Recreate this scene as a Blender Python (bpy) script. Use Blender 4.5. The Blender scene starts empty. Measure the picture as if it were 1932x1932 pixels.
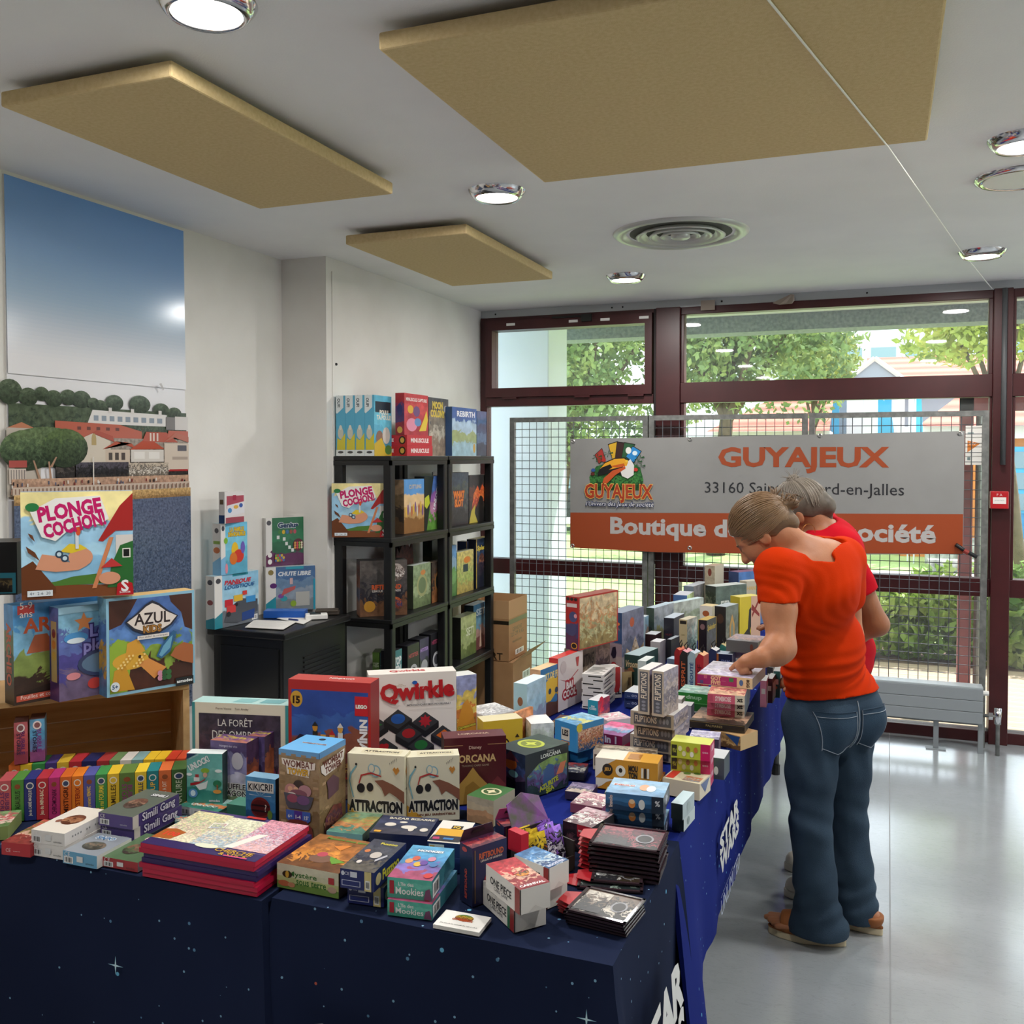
import bpy, bmesh, math, random
import numpy as np
from mathutils import Vector, Matrix
random.seed(7); rng = np.random.default_rng(7)
SC = bpy.context.scene; COL = SC.collection
# ------------------------------------------------------------------ camera
F, CX, CY, YAW, PIT, HC = 1800., 966., 909.4, .3715, .0277, 1.6
cd = bpy.data.cameras.new('camera'); cam = bpy.data.objects.new('camera', cd); COL.objects.link(cam)
cam.location = (0, 0, HC); cam.rotation_euler = (math.pi/2-PIT, 0, YAW)
cd.sensor_width = 36; cd.lens = 36*F/1932; cd.shift_y = -(966-CY)/1932; cd.clip_start = .05; cd.clip_end = 400
SC.camera = cam
# ------------------------------------------------------------------ world, sun, exposure
SC.view_settings.view_transform = 'Standard'; SC.view_settings.look = 'None'
SC.view_settings.gamma = 1; SC.view_settings.use_curve_mapping = False
SC.view_settings.exposure = 0.22
SC.cycles.use_denoising = True; SC.cycles.max_bounces = 8; SC.cycles.diffuse_bounces = 4; SC.cycles.transparent_max_bounces = 12
SC.cycles.sample_clamp_indirect = 6
wd = bpy.data.worlds.new('sky'); SC.world = wd; wd.use_nodes = True
bg = wd.node_tree.nodes['Background']; bg.inputs[0].default_value = (.82, .92, 1.0, 1); bg.inputs[1].default_value = 3.1
sd = bpy.data.lights.new('sun', 'SUN'); sd.energy = 7.0; sd.color = (1, .96, .9); sd.angle = .01
sun = bpy.data.objects.new('sun', sd); COL.objects.link(sun); sun.rotation_euler = (math.radians(-34), 0, math.radians(-28))
LAMP_POWER = 13.5      # watts of each ceiling downlight

# ------------------------------------------------------------------ camera picks (pixel -> point on a real plane)
_fw = np.array([-math.sin(YAW)*math.cos(PIT), math.cos(YAW)*math.cos(PIT), -math.sin(PIT)])
_rt = np.array([math.cos(YAW), math.sin(YAW), 0.]); _up = np.cross(_rt, _fw); _C = np.array([0, 0, HC])
def ray(x, y): return _fw + _rt*(x-CX)/F + _up*(CY-y)/F
def pz(p, h):
    r = ray(*p); return _C + r*(h-HC)/r[2]
def py(p, v):
    r = ray(*p); return _C + r*v/r[1]
def pxw(p, v):
    r = ray(*p); return _C + r*v/r[0]
def rise(A, y):
    a = np.array(A)-_C; s = (CY-y)/F
    return (s*(a@_fw)-a@_up)/(_up[2]-s*_fw[2])

# ------------------------------------------------------------------ colours and materials
def lin(v): return v/12.92 if v <= .04045 else ((v+.055)/1.055)**2.4
def hx(c):
    if not isinstance(c, str): return tuple(c)
    if len(c) == 3: c = ''.join(k*2 for k in c)
    return tuple(lin(int(c[i:i+2], 16)/255) for i in (0, 2, 4))
def new_mat(name):
    m = bpy.data.materials.new(name); m.use_nodes = True
    return m, m.node_tree, m.node_tree.nodes['Principled BSDF']
def MAT(name, col, rough=.5, metal=0., var=None, bump=None, spec=.5, emit=None, coat=0., stretch=None):
    """var=(scale, second colour, [detail]); bump=(scale, strength)"""
    m, t, b = new_mat(name); N = t.nodes; L = t.links
    b.inputs['Base Color'].default_value = (*hx(col), 1); b.inputs['Roughness'].default_value = rough
    b.inputs['Metallic'].default_value = metal; b.inputs['Specular IOR Level'].default_value = spec
    b.inputs['Coat Weight'].default_value = coat
    if emit: b.inputs['Emission Color'].default_value = (*hx(emit[0]), 1); b.inputs['Emission Strength'].default_value = emit[1]
    if var or bump:
        tc = N.new('ShaderNodeTexCoord'); mp = N.new('ShaderNodeMapping'); L.new(tc.outputs['Object'], mp.inputs[0])
        if stretch: mp.inputs['Scale'].default_value = stretch
    if var:
        n = N.new('ShaderNodeTexNoise'); n.inputs['Scale'].default_value = var[0]; n.inputs['Detail'].default_value = 5
        L.new(mp.outputs[0], n.inputs['Vector'])
        r = N.new('ShaderNodeValToRGB'); r.color_ramp.elements[0].position = .35; r.color_ramp.elements[1].position = .68
        r.color_ramp.elements[0].color = (*hx(col), 1); r.color_ramp.elements[1].color = (*hx(var[1]), 1)
        L.new(n.outputs[0], r.inputs[0]); L.new(r.outputs[0], b.inputs['Base Color'])
    if bump:
        n2 = N.new('ShaderNodeTexNoise'); n2.inputs['Scale'].default_value = bump[0]; n2.inputs['Detail'].default_value = 4
        L.new(mp.outputs[0], n2.inputs['Vector']); bp = N.new('ShaderNodeBump'); bp.inputs['Strength'].default_value = bump[1]; bp.inputs['Distance'].default_value = .01
        L.new(n2.outputs[0], bp.inputs['Height']); L.new(bp.outputs[0], b.inputs['Normal'])
    return m
def print_material():
    """ink on card: four ink colours per face laid in drifting bands; flat faces carry one ink"""
    m, t, b = new_mat('printed_card'); N = t.nodes; L = t.links
    def at(n):
        a = N.new('ShaderNodeAttribute'); a.attribute_name = n; return a
    uvm = at('uvm'); uvn = at('uvn'); prm = at('prm')
    sp = N.new('ShaderNodeSeparateXYZ'); L.new(prm.outputs['Vector'], sp.inputs[0])
    su = N.new('ShaderNodeSeparateXYZ'); L.new(uvn.outputs['Vector'], su.inputs[0])
    cv = N.new('ShaderNodeCombineXYZ'); L.new(sp.outputs[2], cv.inputs[2])
    ad = N.new('ShaderNodeVectorMath'); ad.operation = 'ADD'; L.new(uvm.outputs['Vector'], ad.inputs[0]); L.new(cv.outputs[0], ad.inputs[1])
    def mth(op, a, bb, clamp=False):
        q = N.new('ShaderNodeMath'); q.operation = op; q.use_clamp = clamp
        for i, v in enumerate((a, bb)):
            if isinstance(v, (int, float)): q.inputs[i].default_value = v
            else: L.new(v, q.inputs[i])
        return q.outputs[0]
    n = N.new('ShaderNodeTexNoise'); n.inputs['Detail'].default_value = 3.5; n.inputs['Distortion'].default_value = 1.1; n.inputs['Roughness'].default_value = .62
    L.new(ad.outputs[0], n.inputs['Vector']); L.new(mth('MULTIPLY', sp.outputs[1], 1.9), n.inputs['Scale'])
    tt = mth('ADD', su.outputs[1], mth('MULTIPLY', mth('SUBTRACT', n.outputs[0], .5), sp.outputs[0]))
    col = at('c3').outputs['Color']
    for nm, edge in (('c2', .28), ('c1', .5), ('c0', .72)):
        k = mth('MULTIPLY', mth('SUBTRACT', tt, edge-.012), 40, True)
        mx = N.new('ShaderNodeMix'); mx.data_type = 'RGBA'; L.new(k, mx.inputs['Factor']); L.new(col, mx.inputs[6]); L.new(at(nm).outputs['Color'], mx.inputs[7]); col = mx.outputs[2]
    n2 = N.new('ShaderNodeTexNoise'); n2.inputs['Detail'].default_value = 4; L.new(ad.outputs[0], n2.inputs['Vector']); L.new(mth('MULTIPLY', sp.outputs[1], 3.3), n2.inputs['Scale'])
    am = mth('MULTIPLY', sp.outputs[0], 1.1, True)
    fac = mth('ADD', 1.0, mth('MULTIPLY', mth('SUBTRACT', n2.outputs[0], .5), mth('MULTIPLY', am, 1.9)))
    sc = N.new('ShaderNodeVectorMath'); sc.operation = 'SCALE'; L.new(col, sc.inputs[0]); L.new(fac, sc.inputs['Scale'])
    L.new(sc.outputs[0], b.inputs['Base Color'])
    b.inputs['Roughness'].default_value = .34; b.inputs['Specular IOR Level'].default_value = .45
    return m
PRINT = print_material()

# ------------------------------------------------------------------ mesh building
class MB:
    def __init__(s): s.v = []; s.f = []
    def add(s, vs, fs):
        o = len(s.v); s.v += [tuple(map(float, p)) for p in vs]; s.f += [tuple(i+o for i in q) for q in fs]; return s
    def box(s, a, b):
        (x0, y0, z0), (x1, y1, z1) = a, b
        return s.add([(x0,y0,z0),(x1,y0,z0),(x1,y1,z0),(x0,y1,z0),(x0,y0,z1),(x1,y0,z1),(x1,y1,z1),(x0,y1,z1)],
                     [(0,3,2,1),(4,5,6,7),(0,1,5,4),(1,2,6,5),(2,3,7,6),(3,0,4,7)])
    def tube(s, pts, r, n=8, cap=True):
        pts = [np.array(p, float) for p in pts]; rs = r if isinstance(r, (list, tuple)) else [r]*len(pts)
        vs = []; ref = None
        for i, p in enumerate(pts):
            d = pts[min(i+1, len(pts)-1)]-pts[max(i-1, 0)]; d /= np.linalg.norm(d)+1e-9
            if ref is None: ref = np.array([0, 0, 1.]) if abs(d[2]) < .9 else np.array([1., 0, 0])
            u = np.cross(d, ref); u /= np.linalg.norm(u)+1e-9; w = np.cross(u, d); ref = w
            vs += [p+rs[i]*(math.cos(2*math.pi*k/n)*u+math.sin(2*math.pi*k/n)*w) for k in range(n)]
        fs = [(i*n+k, i*n+(k+1) % n, (i+1)*n+(k+1) % n, (i+1)*n+k) for i in range(len(pts)-1) for k in range(n)]
        if cap: fs += [tuple(range(n))[::-1], tuple((len(pts)-1)*n+k for k in range(n))]
        return s.add(vs, fs)
    def lathe(s, prof, c=(0, 0, 0), n=32):
        vs = [(c[0]+r*math.cos(2*math.pi*k/n), c[1]+r*math.sin(2*math.pi*k/n), c[2]+z) for r, z in prof for k in range(n)]
        fs = [(i*n+k, i*n+(k+1) % n, (i+1)*n+(k+1) % n, (i+1)*n+k) for i in range(len(prof)-1) for k in range(n)]
        return s.add(vs, fs)
    def prism(s, pts, dv):
        n = len(pts); dv = np.array(dv, float); P = [np.array(p, float) for p in pts]
        return s.add(P+[p+dv for p in P], [tuple(range(n)), tuple(range(2*n-1, n-1, -1))]+[(k, (k+1) % n, n+(k+1) % n, n+k)[::-1] for k in range(n)])
    def build(s, name, mat, parent=None, smooth=False, bevel=0, loc=None, rz=0):
        me = bpy.data.meshes.new(name); me.from_pydata(s.v, [], s.f); me.update()
        bm = bmesh.new(); bm.from_mesh(me); bmesh.ops.recalc_face_normals(bm, faces=bm.faces[:])
        if bevel: bmesh.ops.bevel(bm, geom=bm.edges[:], offset=bevel, segments=2, affect='EDGES', profile=.5)
        bm.to_mesh(me); bm.free()
        return link(name, me, mat, parent, smooth, loc, rz)
def link(name, me, mat=None, parent=None, smooth=False, loc=None, rz=0):
    o = bpy.data.objects.new(name, me); COL.objects.link(o)
    if mat is not None and not me.materials: me.materials.append(mat)
    if smooth: me.polygons.foreach_set('use_smooth', [True]*len(me.polygons))
    if parent is not None: o.parent = parent
    if loc is not None: o.location = loc
    if rz: o.rotation_euler = (0, 0, rz)
    return o
def tag(o, label=None, cat=None, group=None, kind=None):
    if label: o['label'] = label
    if cat: o['category'] = cat
    if group: o['group'] = group
    if kind: o['kind'] = kind
    return o
def thing(name, label, cat, loc=(0, 0, 0), rz=0, group=None):
    o = bpy.data.objects.new(name, None); COL.objects.link(o); o.location = loc; o.rotation_euler = (0, 0, rz); o.empty_display_size = .05
    return tag(o, label, cat, group)
def B(a, b): return MB().box(a, b)
def copy_tree(o, parent=None):
    c = o.copy(); COL.objects.link(c)
    if parent is not None: c.parent = parent
    for ch in o.children: copy_tree(ch, c)
    return c

# ------------------------------------------------------------------ printed faces
_txt = {}
def text_geo(s, bold=0., shear=0., sp=1.):
    k = (s, bold, shear, sp)
    if k not in _txt:
        c = bpy.data.curves.new('t', 'FONT'); c.body = s; c.resolution_u = 2; c.offset = bold; c.shear = shear; c.space_character = sp; c.space_line = .85; c.align_x = 'CENTER'
        o = bpy.data.objects.new('t', c); m = bpy.data.meshes.new_from_object(o)
        co = np.empty(len(m.vertices)*3); m.vertices.foreach_get('co', co); co = co.reshape(-1, 3)[:, :2]
        fs = [tuple(p.vertices) for p in m.polygons]
        bpy.data.objects.remove(o); bpy.data.curves.remove(c); bpy.data.meshes.remove(m)
        if bold:
            if (s, 0., shear, sp) not in _txt: text_geo(s, 0., shear, sp)
            lo, hi = _txt[(s, 0., shear, sp)][3]; co = np.clip(co, lo-bold*1.3, hi+bold*1.3)
        else: lo, hi = co.min(0), co.max(0)
        _txt[k] = (co-(lo+hi)/2, fs, hi-lo, (lo, hi))
    return _txt[k]
def ink(c, seed=0.):
    """one colour, or (c0, c1, c2, c3, amp, scale) -> four inks and band parameters"""
    if isinstance(c, str) or len(c) == 3: q = hx(c); return (q, q, q, q, (0., 1., 0.))
    return (hx(c[0]), hx(c[1]), hx(c[2]), hx(c[3]), (c[4], c[5], seed))
class Ink:
    def __init__(s): s.v = []; s.f = []; s.um = []; s.un = []; s.k = []
    def add(s, P, faces, um, un, k):
        o = len(s.v); s.v += [tuple(map(float, p)) for p in P]; s.um += um; s.un += un
        for q in faces: s.f.append(tuple(i+o for i in q)); s.k.append(k)
    def build(s, name, parent=None, mat=None):
        me = bpy.data.meshes.new(name); me.from_pydata(s.v, [], s.f)
        li = np.empty(len(me.loops), dtype=np.int32); me.loops.foreach_get('vertex_index', li)
        for nm, src in (('uvm', s.um), ('uvn', s.un)):
            u = me.uv_layers.new(name=nm); u.data.foreach_set('uv', np.array(src, dtype=np.float32)[li].ravel())
        for j in range(4):
            a = me.attributes.new('c%d' % j, 'FLOAT_COLOR', 'FACE'); a.data.foreach_set('color', np.array([(*k[j], 1) for k in s.k], dtype=np.float32).ravel())
        a = me.attributes.new('prm', 'FLOAT_VECTOR', 'FACE'); a.data.foreach_set('vector', np.array([k[4] for k in s.k], dtype=np.float32).ravel())
        me.update(); return link(name, me, mat or PRINT, parent)
class Face:
    """a flat printed face: origin, unit axes u v, size W H; draws ink shapes layer by layer"""
    def __init__(s, ik, O, U, V, W, H, seed=0.):
        s.ik = ik; s.O = np.array(O, float); s.U = np.array(U, float); s.V = np.array(V, float); s.W = W; s.H = H; s.N = np.cross(s.U, s.V); s.z = .0004; s.seed = seed
    def put(s, pts, faces, c, flat=True):
        P = [s.O+s.U*a*s.W+s.V*b*s.H+s.N*s.z for a, b in pts]
        s.ik.add(P, faces, [(a*s.W, b*s.H) for a, b in pts], [(a, b) for a, b in pts] if flat else s._norm(pts), ink(c, s.seed)); s.z += .00012
    def _norm(s, pts):
        a = np.array(pts); lo, hi = a.min(0), a.max(0); return [tuple(q) for q in (a-lo)/(hi-lo+1e-9)]
    def draw(s, op):
        k = op[0]
        if k == 'r': _, x0, y0, x1, y1, c = op; s.put([(x0,y0),(x1,y0),(x1,y1),(x0,y1)], [(0,1,2,3)], c, False)
        elif k == 'p': s.put(op[1], [tuple(range(len(op[1])))], op[2], False)
        elif k == 'e':
            _, x, y, rx, ry, c = op[:6]; n = 20; s.put([(x+rx*math.cos(2*math.pi*i/n), y+ry*math.sin(2*math.pi*i/n)) for i in range(n)], [tuple(range(n))], c, False)
        elif k == 's':
            _, x, y, r, n, c = op[:6]; inner = op[6] if len(op) > 6 else .5; q = s.W/s.H
            pts = [(x+r*(1 if i % 2 == 0 else inner)*math.sin(math.pi*i/n), y+q*r*(1 if i % 2 == 0 else inner)*math.cos(math.pi*i/n)) for i in range(2*n)]
            s.put(pts+[(x, y)], [(i, (i+1) % (2*n), 2*n) for i in range(2*n)], c, False)
        elif k == 'b':                                                    # bar code
            _, x0, y0, x1, y1 = op[:5]; s.draw(('r', x0, y0, x1, y1, 'eee'))
            for i in range(7): a = x0+(x1-x0)*(.1+.12*i); s.draw(('r', a, y0+(y1-y0)*.15, a+(x1-x0)*(.04+.04*(i % 3 == 1)), y1-(y1-y0)*.15, '222'))
        elif k == 't':
            _, txt, x, y, w, c = op[:6]; o = op[6] if len(op) > 6 else {}
            if o.get('out'): s._text(txt, x, y, w, o['out'], dict(o, b=o.get('b', 0)+o.get('ow', .09)), grow=True)
            s._text(txt, x, y, w, c, o)
    def _text(s, txt, x, y, w, c, o, grow=False):
        co, fs = text_geo(txt, o.get('b', 0.), o.get('s', 0.), o.get('sp', 1.))[:2]
        base = text_geo(txt, 0., o.get('s', 0.), o.get('sp', 1.))[2]
        k = w*(s.H if o.get('r') in (90, -90) else s.W)/base[0]; ky = k if not o.get('h') else o['h']*(s.W if o.get('r') in (90, -90) else s.H)/base[1]
        a = math.radians(o.get('r', 0)); ca, sa = math.cos(a), math.sin(a)
        X = co[:, 0]*k; Y = co[:, 1]*ky
        if o.get('arc'): Y = Y - o['arc']*X*X/(w*s.W)
        q = np.stack([(X*ca-Y*sa)/s.W+x, (X*sa+Y*ca)/s.H+y], 1)
        s.put([tuple(p) for p in q], fs, c, False)
_seed = [0.]
def boxfaces(w, d, h):
    a = w/2
    return {'f': ((-a,0,0),(1,0,0),(0,0,1),w,h), 'r': ((a,0,0),(0,1,0),(0,0,1),d,h), 'l': ((-a,d,0),(0,-1,0),(0,0,1),d,h),
            'b': ((a,d,0),(-1,0,0),(0,0,1),w,h), 't': ((-a,0,h),(1,0,0),(0,1,0),w,d), 'u': ((-a,d,0),(1,0,0),(0,-1,0),w,d)}
def art_box(name, w, d, h, faces, ops=(), label=None, cat='game box', group=None, loc=(0,0,0), rz=0, part='cover_print'):
    """a printed carton: six faces with their own inks, and the print (lettering, shapes) as one part"""
    _seed[0] += 3.71; ik = Ink(); default = faces.get('all', faces.get('f', '999')); fr = boxfaces(w, d, h)
    for k, (O, U, V, W, H) in fr.items():
        c = faces.get(k) or ({'b': faces.get('f'), 'l': faces.get('r'), 'r': faces.get('l'), 't': None, 'u': None}.get(k)) or default
        O = np.array(O); U = np.array(U); V = np.array(V)
        ik.add([O, O+U*W, O+U*W+V*H, O+V*H], [(0,1,2,3)], [(0,0),(W,0),(W,H),(0,H)], [(0,0),(1,0),(1,1),(0,1)], ink(c, _seed[0]+hash_face(k)))
    o = ik.build(name); o.location = loc; o.rotation_euler = (0, 0, rz); tag(o, label, cat, group)
    if ops:
        fc = {}
        for op in ops:
            k = op[0]
            if k not in fc: fc[k] = Face(Ink(), *fr[k], seed=_seed[0])
            fc[k].draw(op[1:])
        for k, f_ in fc.items(): f_.ik.build({'f': 'cover_print', 'l': 'spine_print', 'r': 'side_print', 't': 'lid_print', 'b': 'back_print'}[k], o)
    return o
def hash_face(k): return {'f': 0., 'r': .9, 'l': 1.7, 'b': 2.6, 't': 3.3, 'u': 4.1}[k]
class Rec: pass
def gb(label, P0, P1, top, d, z=.745, f='888', ops=(), group=None, name='game_box', cat='game box', **faces):
    """a box whose front bottom edge runs P0->P1 (picked on the plane z); P1 may be (width, degrees); top: pixel row of the top-left corner, or metres"""
    A = pz(P0, z)
    if P1[0] < 5: ang = math.radians(P1[1]); Bp = A+np.array([math.cos(ang), math.sin(ang), 0])*P1[0]
    else: Bp = pz(P1, z)
    w = float(np.linalg.norm(Bp-A)); ang = math.atan2(Bp[1]-A[1], Bp[0]-A[0])
    h = top if top < 5 else float(rise(A, top))
    M = (A+Bp)/2
    faces['f'] = f
    o = art_box(name, w, d, h, faces, ops, label, cat, group, (M[0], M[1], z), ang)
    r = Rec(); r.o = o; r.top = z+h; r.w = w; r.h = h; r.d = d; r.ang = ang; r.A = A
    BOXLOG.append((label, round(w, 3), round(d, 3), round(h, 3), round(math.degrees(ang)), [round(float(v), 2) for v in M]))
    return r
BOXLOG = []
# ------------------------------------------------------------------ room shell
XL, XC, YW, HT, XR, YB = -2.78, -2.525, 5.92, 2.565, 3.4, -2.6
M_wall = MAT('wall_paint', 'e6e4df', .62, var=(3, 'dddad4'), bump=(60, .06))
M_ceil = MAT('ceiling_paint', 'f0efef', .8, var=(2.5, 'eae9ea'), bump=(220, .10))
M_frame = MAT('maroon_lacquer', '47181b', .38, var=(6, '3d1316'))
M_frame2 = MAT('maroon_gasket', '1d0d0e', .6)
M_alu = MAT('aluminium', 'b9bcc0', .35, .6)
M_white = MAT('white_plastic', 'eceae6', .4)
M_black = MAT('black_plastic', '0f1011', .42, bump=(300, .05))
M_galv = MAT('galvanised_steel', '6f706e', .45, .55, var=(30, '8a8b88'))
M_paper = MAT('white_paper', 'e9e6e0', .7)
def floor_material():
    m, t, b = new_mat('grey_linoleum'); N = t.nodes; L = t.links
    tc = N.new('ShaderNodeTexCoord')
    n = N.new('ShaderNodeTexNoise'); n.inputs['Scale'].default_value = 1.6; n.inputs['Detail'].default_value = 8; n.inputs['Roughness'].default_value = .7; L.new(tc.outputs['Object'], n.inputs['Vector'])
    r = N.new('ShaderNodeValToRGB'); r.color_ramp.elements[0].color = (*hx('9aa0a3'), 1); r.color_ramp.elements[1].color = (*hx('a9aeb2'), 1); r.color_ramp.elements[0].position = .3; r.color_ramp.elements[1].position = .7
    L.new(n.outputs[0], r.inputs[0])
    # scuff marks: thin stretched streaks
    mp = N.new('ShaderNodeMapping'); mp.inputs['Scale'].default_value = (3, 16, 1); mp.inputs['Rotation'].default_value = (0, 0, .7); L.new(tc.outputs['Object'], mp.inputs[0])
    v = N.new('ShaderNodeTexNoise'); v.inputs['Scale'].default_value = 2.2; v.inputs['Detail'].default_value = 10; v.inputs['Distortion'].default_value = 2.5; L.new(mp.outputs[0], v.inputs['Vector'])
    r2 = N.new('ShaderNodeValToRGB'); e = r2.color_ramp.elements; e[0].position = .475; e[0].color = (0, 0, 0, 1); e[1].position = .495; e[1].color = (1, 1, 1, 1); e2 = e.new(.515); e2.color = (0, 0, 0, 1)
    L.new(v.outputs[0], r2.inputs[0])
    mm = N.new('ShaderNodeMath'); mm.operation = 'MULTIPLY'; mm.inputs[1].default_value = .22; L.new(r2.outputs[0], mm.inputs[0])
    mx = N.new('ShaderNodeMix'); mx.data_type = 'RGBA'; L.new(mm.outputs[0], mx.inputs['Factor']); L.new(r.outputs[0], mx.inputs[6]); mx.inputs[7].default_value = (*hx('6d6f70'), 1)
    L.new(mx.outputs[2], b.inputs['Base Color'])
    rr = N.new('ShaderNodeMapRange'); rr.inputs['To Min'].default_value = .12; rr.inputs['To Max'].default_value = .28; L.new(n.outputs[0], rr.inputs[0]); L.new(rr.outputs[0], b.inputs['Roughness'])
    bp = N.new('ShaderNodeBump'); bp.inputs['Strength'].default_value = .05; bp.inputs['Distance'].default_value = .01; L.new(n.outputs[0], bp.inputs['Height']); L.new(bp.outputs[0], b.inputs['Normal'])
    b.inputs['Specular IOR Level'].default_value = .8; b.inputs['Coat Weight'].default_value = 1.; b.inputs['Coat Roughness'].default_value = .16; b.inputs['Coat IOR'].default_value = 1.6
    return m
def glass_material():
    m, t, b = new_mat('window_glass'); N = t.nodes; L = t.links; N.remove(b)
    out = N['Material Output']; tr = N.new('ShaderNodeBsdfTransparent'); tr.inputs[0].default_value = (.965, .97, .975, 1)
    gl = N.new('ShaderNodeBsdfGlossy'); gl.inputs['Roughness'].default_value = .02
    df = N.new('ShaderNodeBsdfDiffuse'); df.inputs[0].default_value = (.85, .88, .88, 1)
    fr = N.new('ShaderNodeFresnel'); fr.inputs[0].default_value = 1.4
    tc = N.new('ShaderNodeTexCoord'); n = N.new('ShaderNodeTexNoise'); n.inputs['Scale'].default_value = 3; n.inputs['Detail'].default_value = 6; L.new(tc.outputs['Object'], n.inputs['Vector'])
    mr = N.new('ShaderNodeMapRange'); mr.inputs['To Min'].default_value = .015; mr.inputs['To Max'].default_value = .085; L.new(n.outputs[0], mr.inputs[0])
    a = N.new('ShaderNodeMixShader'); L.new(fr.outputs[0], a.inputs[0]); L.new(tr.outputs[0], a.inputs[1]); L.new(gl.outputs[0], a.inputs[2])
    c = N.new('ShaderNodeMixShader'); L.new(mr.outputs[0], c.inputs[0]); L.new(a.outputs[0], c.inputs[1]); L.new(df.outputs[0], c.inputs[2])
    L.new(c.outputs[0], out.inputs[0]); return m
M_floor = floor_material(); M_glass = glass_material()
def struct(name, mb, m, label=None, cat=None, parent=None, **k):
    o = mb.build(name, m, parent, **k)
    return tag(o, label, cat, None, 'structure') if parent is None else o
fl = struct('floor', B((XL-.1, YB-.1, -.12), (XR+.1, YW+.06, 0)), M_floor, 'shiny pale grey linoleum floor with scuff marks', 'floor')
s0, s1 = pz((1678, 1385), 0), pz((1671, 1900), 0)
struct('joint', MB().prism([(s0[0]-.002, s0[1]+.2, 0), (s0[0]+.002, s0[1]+.2, 0), (s1[0]+.002, s1[1]-3.5, 0), (s1[0]-.002, s1[1]-3.5, 0)], (0, 0, .0006)), MAT('floor_weld', '8f9193', .5), parent=fl)
struct('ceiling', B((XL-.2, YB-.2, HT), (XR+.2, YW+.5, HT+.3)), M_ceil, 'pale grey plaster ceiling above the whole room', 'ceiling')
wl = struct('wall_left', B((XL-.2, YB-.2, 0), (XL, 4.0, HT)), M_wall, 'off-white painted wall carrying the seaside mural', 'wall')
wc = struct('wall_pier', B((XL-.2, 4.0, 0), (XC, YW+.06, HT)), M_wall, 'off-white boxed-out wall behind the black shelf units', 'wall')
# flush inspection hatch on the pier
struct('hatch', B((XC, 4.05, .45), (XC+.004, 4.34, 2.5)), M_wall, parent=wc)
struct('hatch_lock', MB().lathe([(.0, .006), (.006, .006), (.007, 0)], n=12), M_black, parent=wc, loc=(XC+.004, 4.08, 2.05)).rotation_euler = (0, math.pi/2, 0)
struct('wall_back', B((XL-.2, YB-.2, 0), (XR+.2, YB, HT)), MAT('low_bounce_brown', '7a6a58', .6, var=(6, '6c5c4a'), stretch=(1, 1, .2)), 'unseen wall behind the viewer, made brown to cut fill light', 'wall')  # unseen wall, dark brown invented to cut bounce light towards the tables
wr = struct('wall_right', B((XR, YB, 0), (XR+.2, YW+.06, .9)).box((XR, YB, 2.2), (XR+.2, YW+.06, HT)).box((XR, YB, .9), (XR+.2, 3.6, 2.2)).box((XR, 5.5, .9), (XR+.2, YW+.06, 2.2)), M_wall, 'off-white unseen wall with one wide opening cut to let in side light', 'wall')  # unseen opening placed to light the floor and ceiling near the windows
struct('baseboard_left', B((XL, YB, 0), (XL+.012, 4.0, .07)), M_white, 'low white skirting board under the mural wall', 'baseboard')
# trim strip between ceiling and window heads
tr = struct('trim_1', B((XC, YW-.012, 2.515), (XR, YW+.03, HT)), M_alu, 'pale metal trim strip between ceiling and window heads', 'trim')
for x in (-2.42, -1.62, -1.55, -.93, -.1, .74): struct('screw', MB().lathe([(0, .003), (.005, .003), (.006, 0)], n=10), M_black, parent=tr, loc=(x, YW-.012, 2.54)).rotation_euler = (math.pi/2, 0, 0)

# ------------------------------------------------------------------ glazed wall
y0, y1 = YW-.03, YW+.05
def pane(par, x0, x1, z0, z1):
    B((x0, YW+.005, z0), (x1, YW+.013, z1)).build('pane', M_glass, par)
def member(par, n, x0, x1, z0, z1, dy=0., m=None):
    return B((x0, y0-dy, z0), (x1, y1, z1)).build(n, m or M_frame, par, bevel=.003)
def window(n, label, x0, x1):
    o = thing('window_%d' % n, label, 'window', (0, 0, 0)); o['kind'] = 'structure'; return o
w1 = window(1, 'maroon framed window bay with tilting top light beside the pier', -2.5, -1.3)
w2 = window(2, 'wide maroon framed window bay behind the banner', -1.17, .56)
w3 = window(3, 'maroon framed glazed bay next to the fire alarm post', .66, 2.4)
w4 = window(4, 'last maroon glazed bay towards the corner of the room', 2.4, XR)
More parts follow.
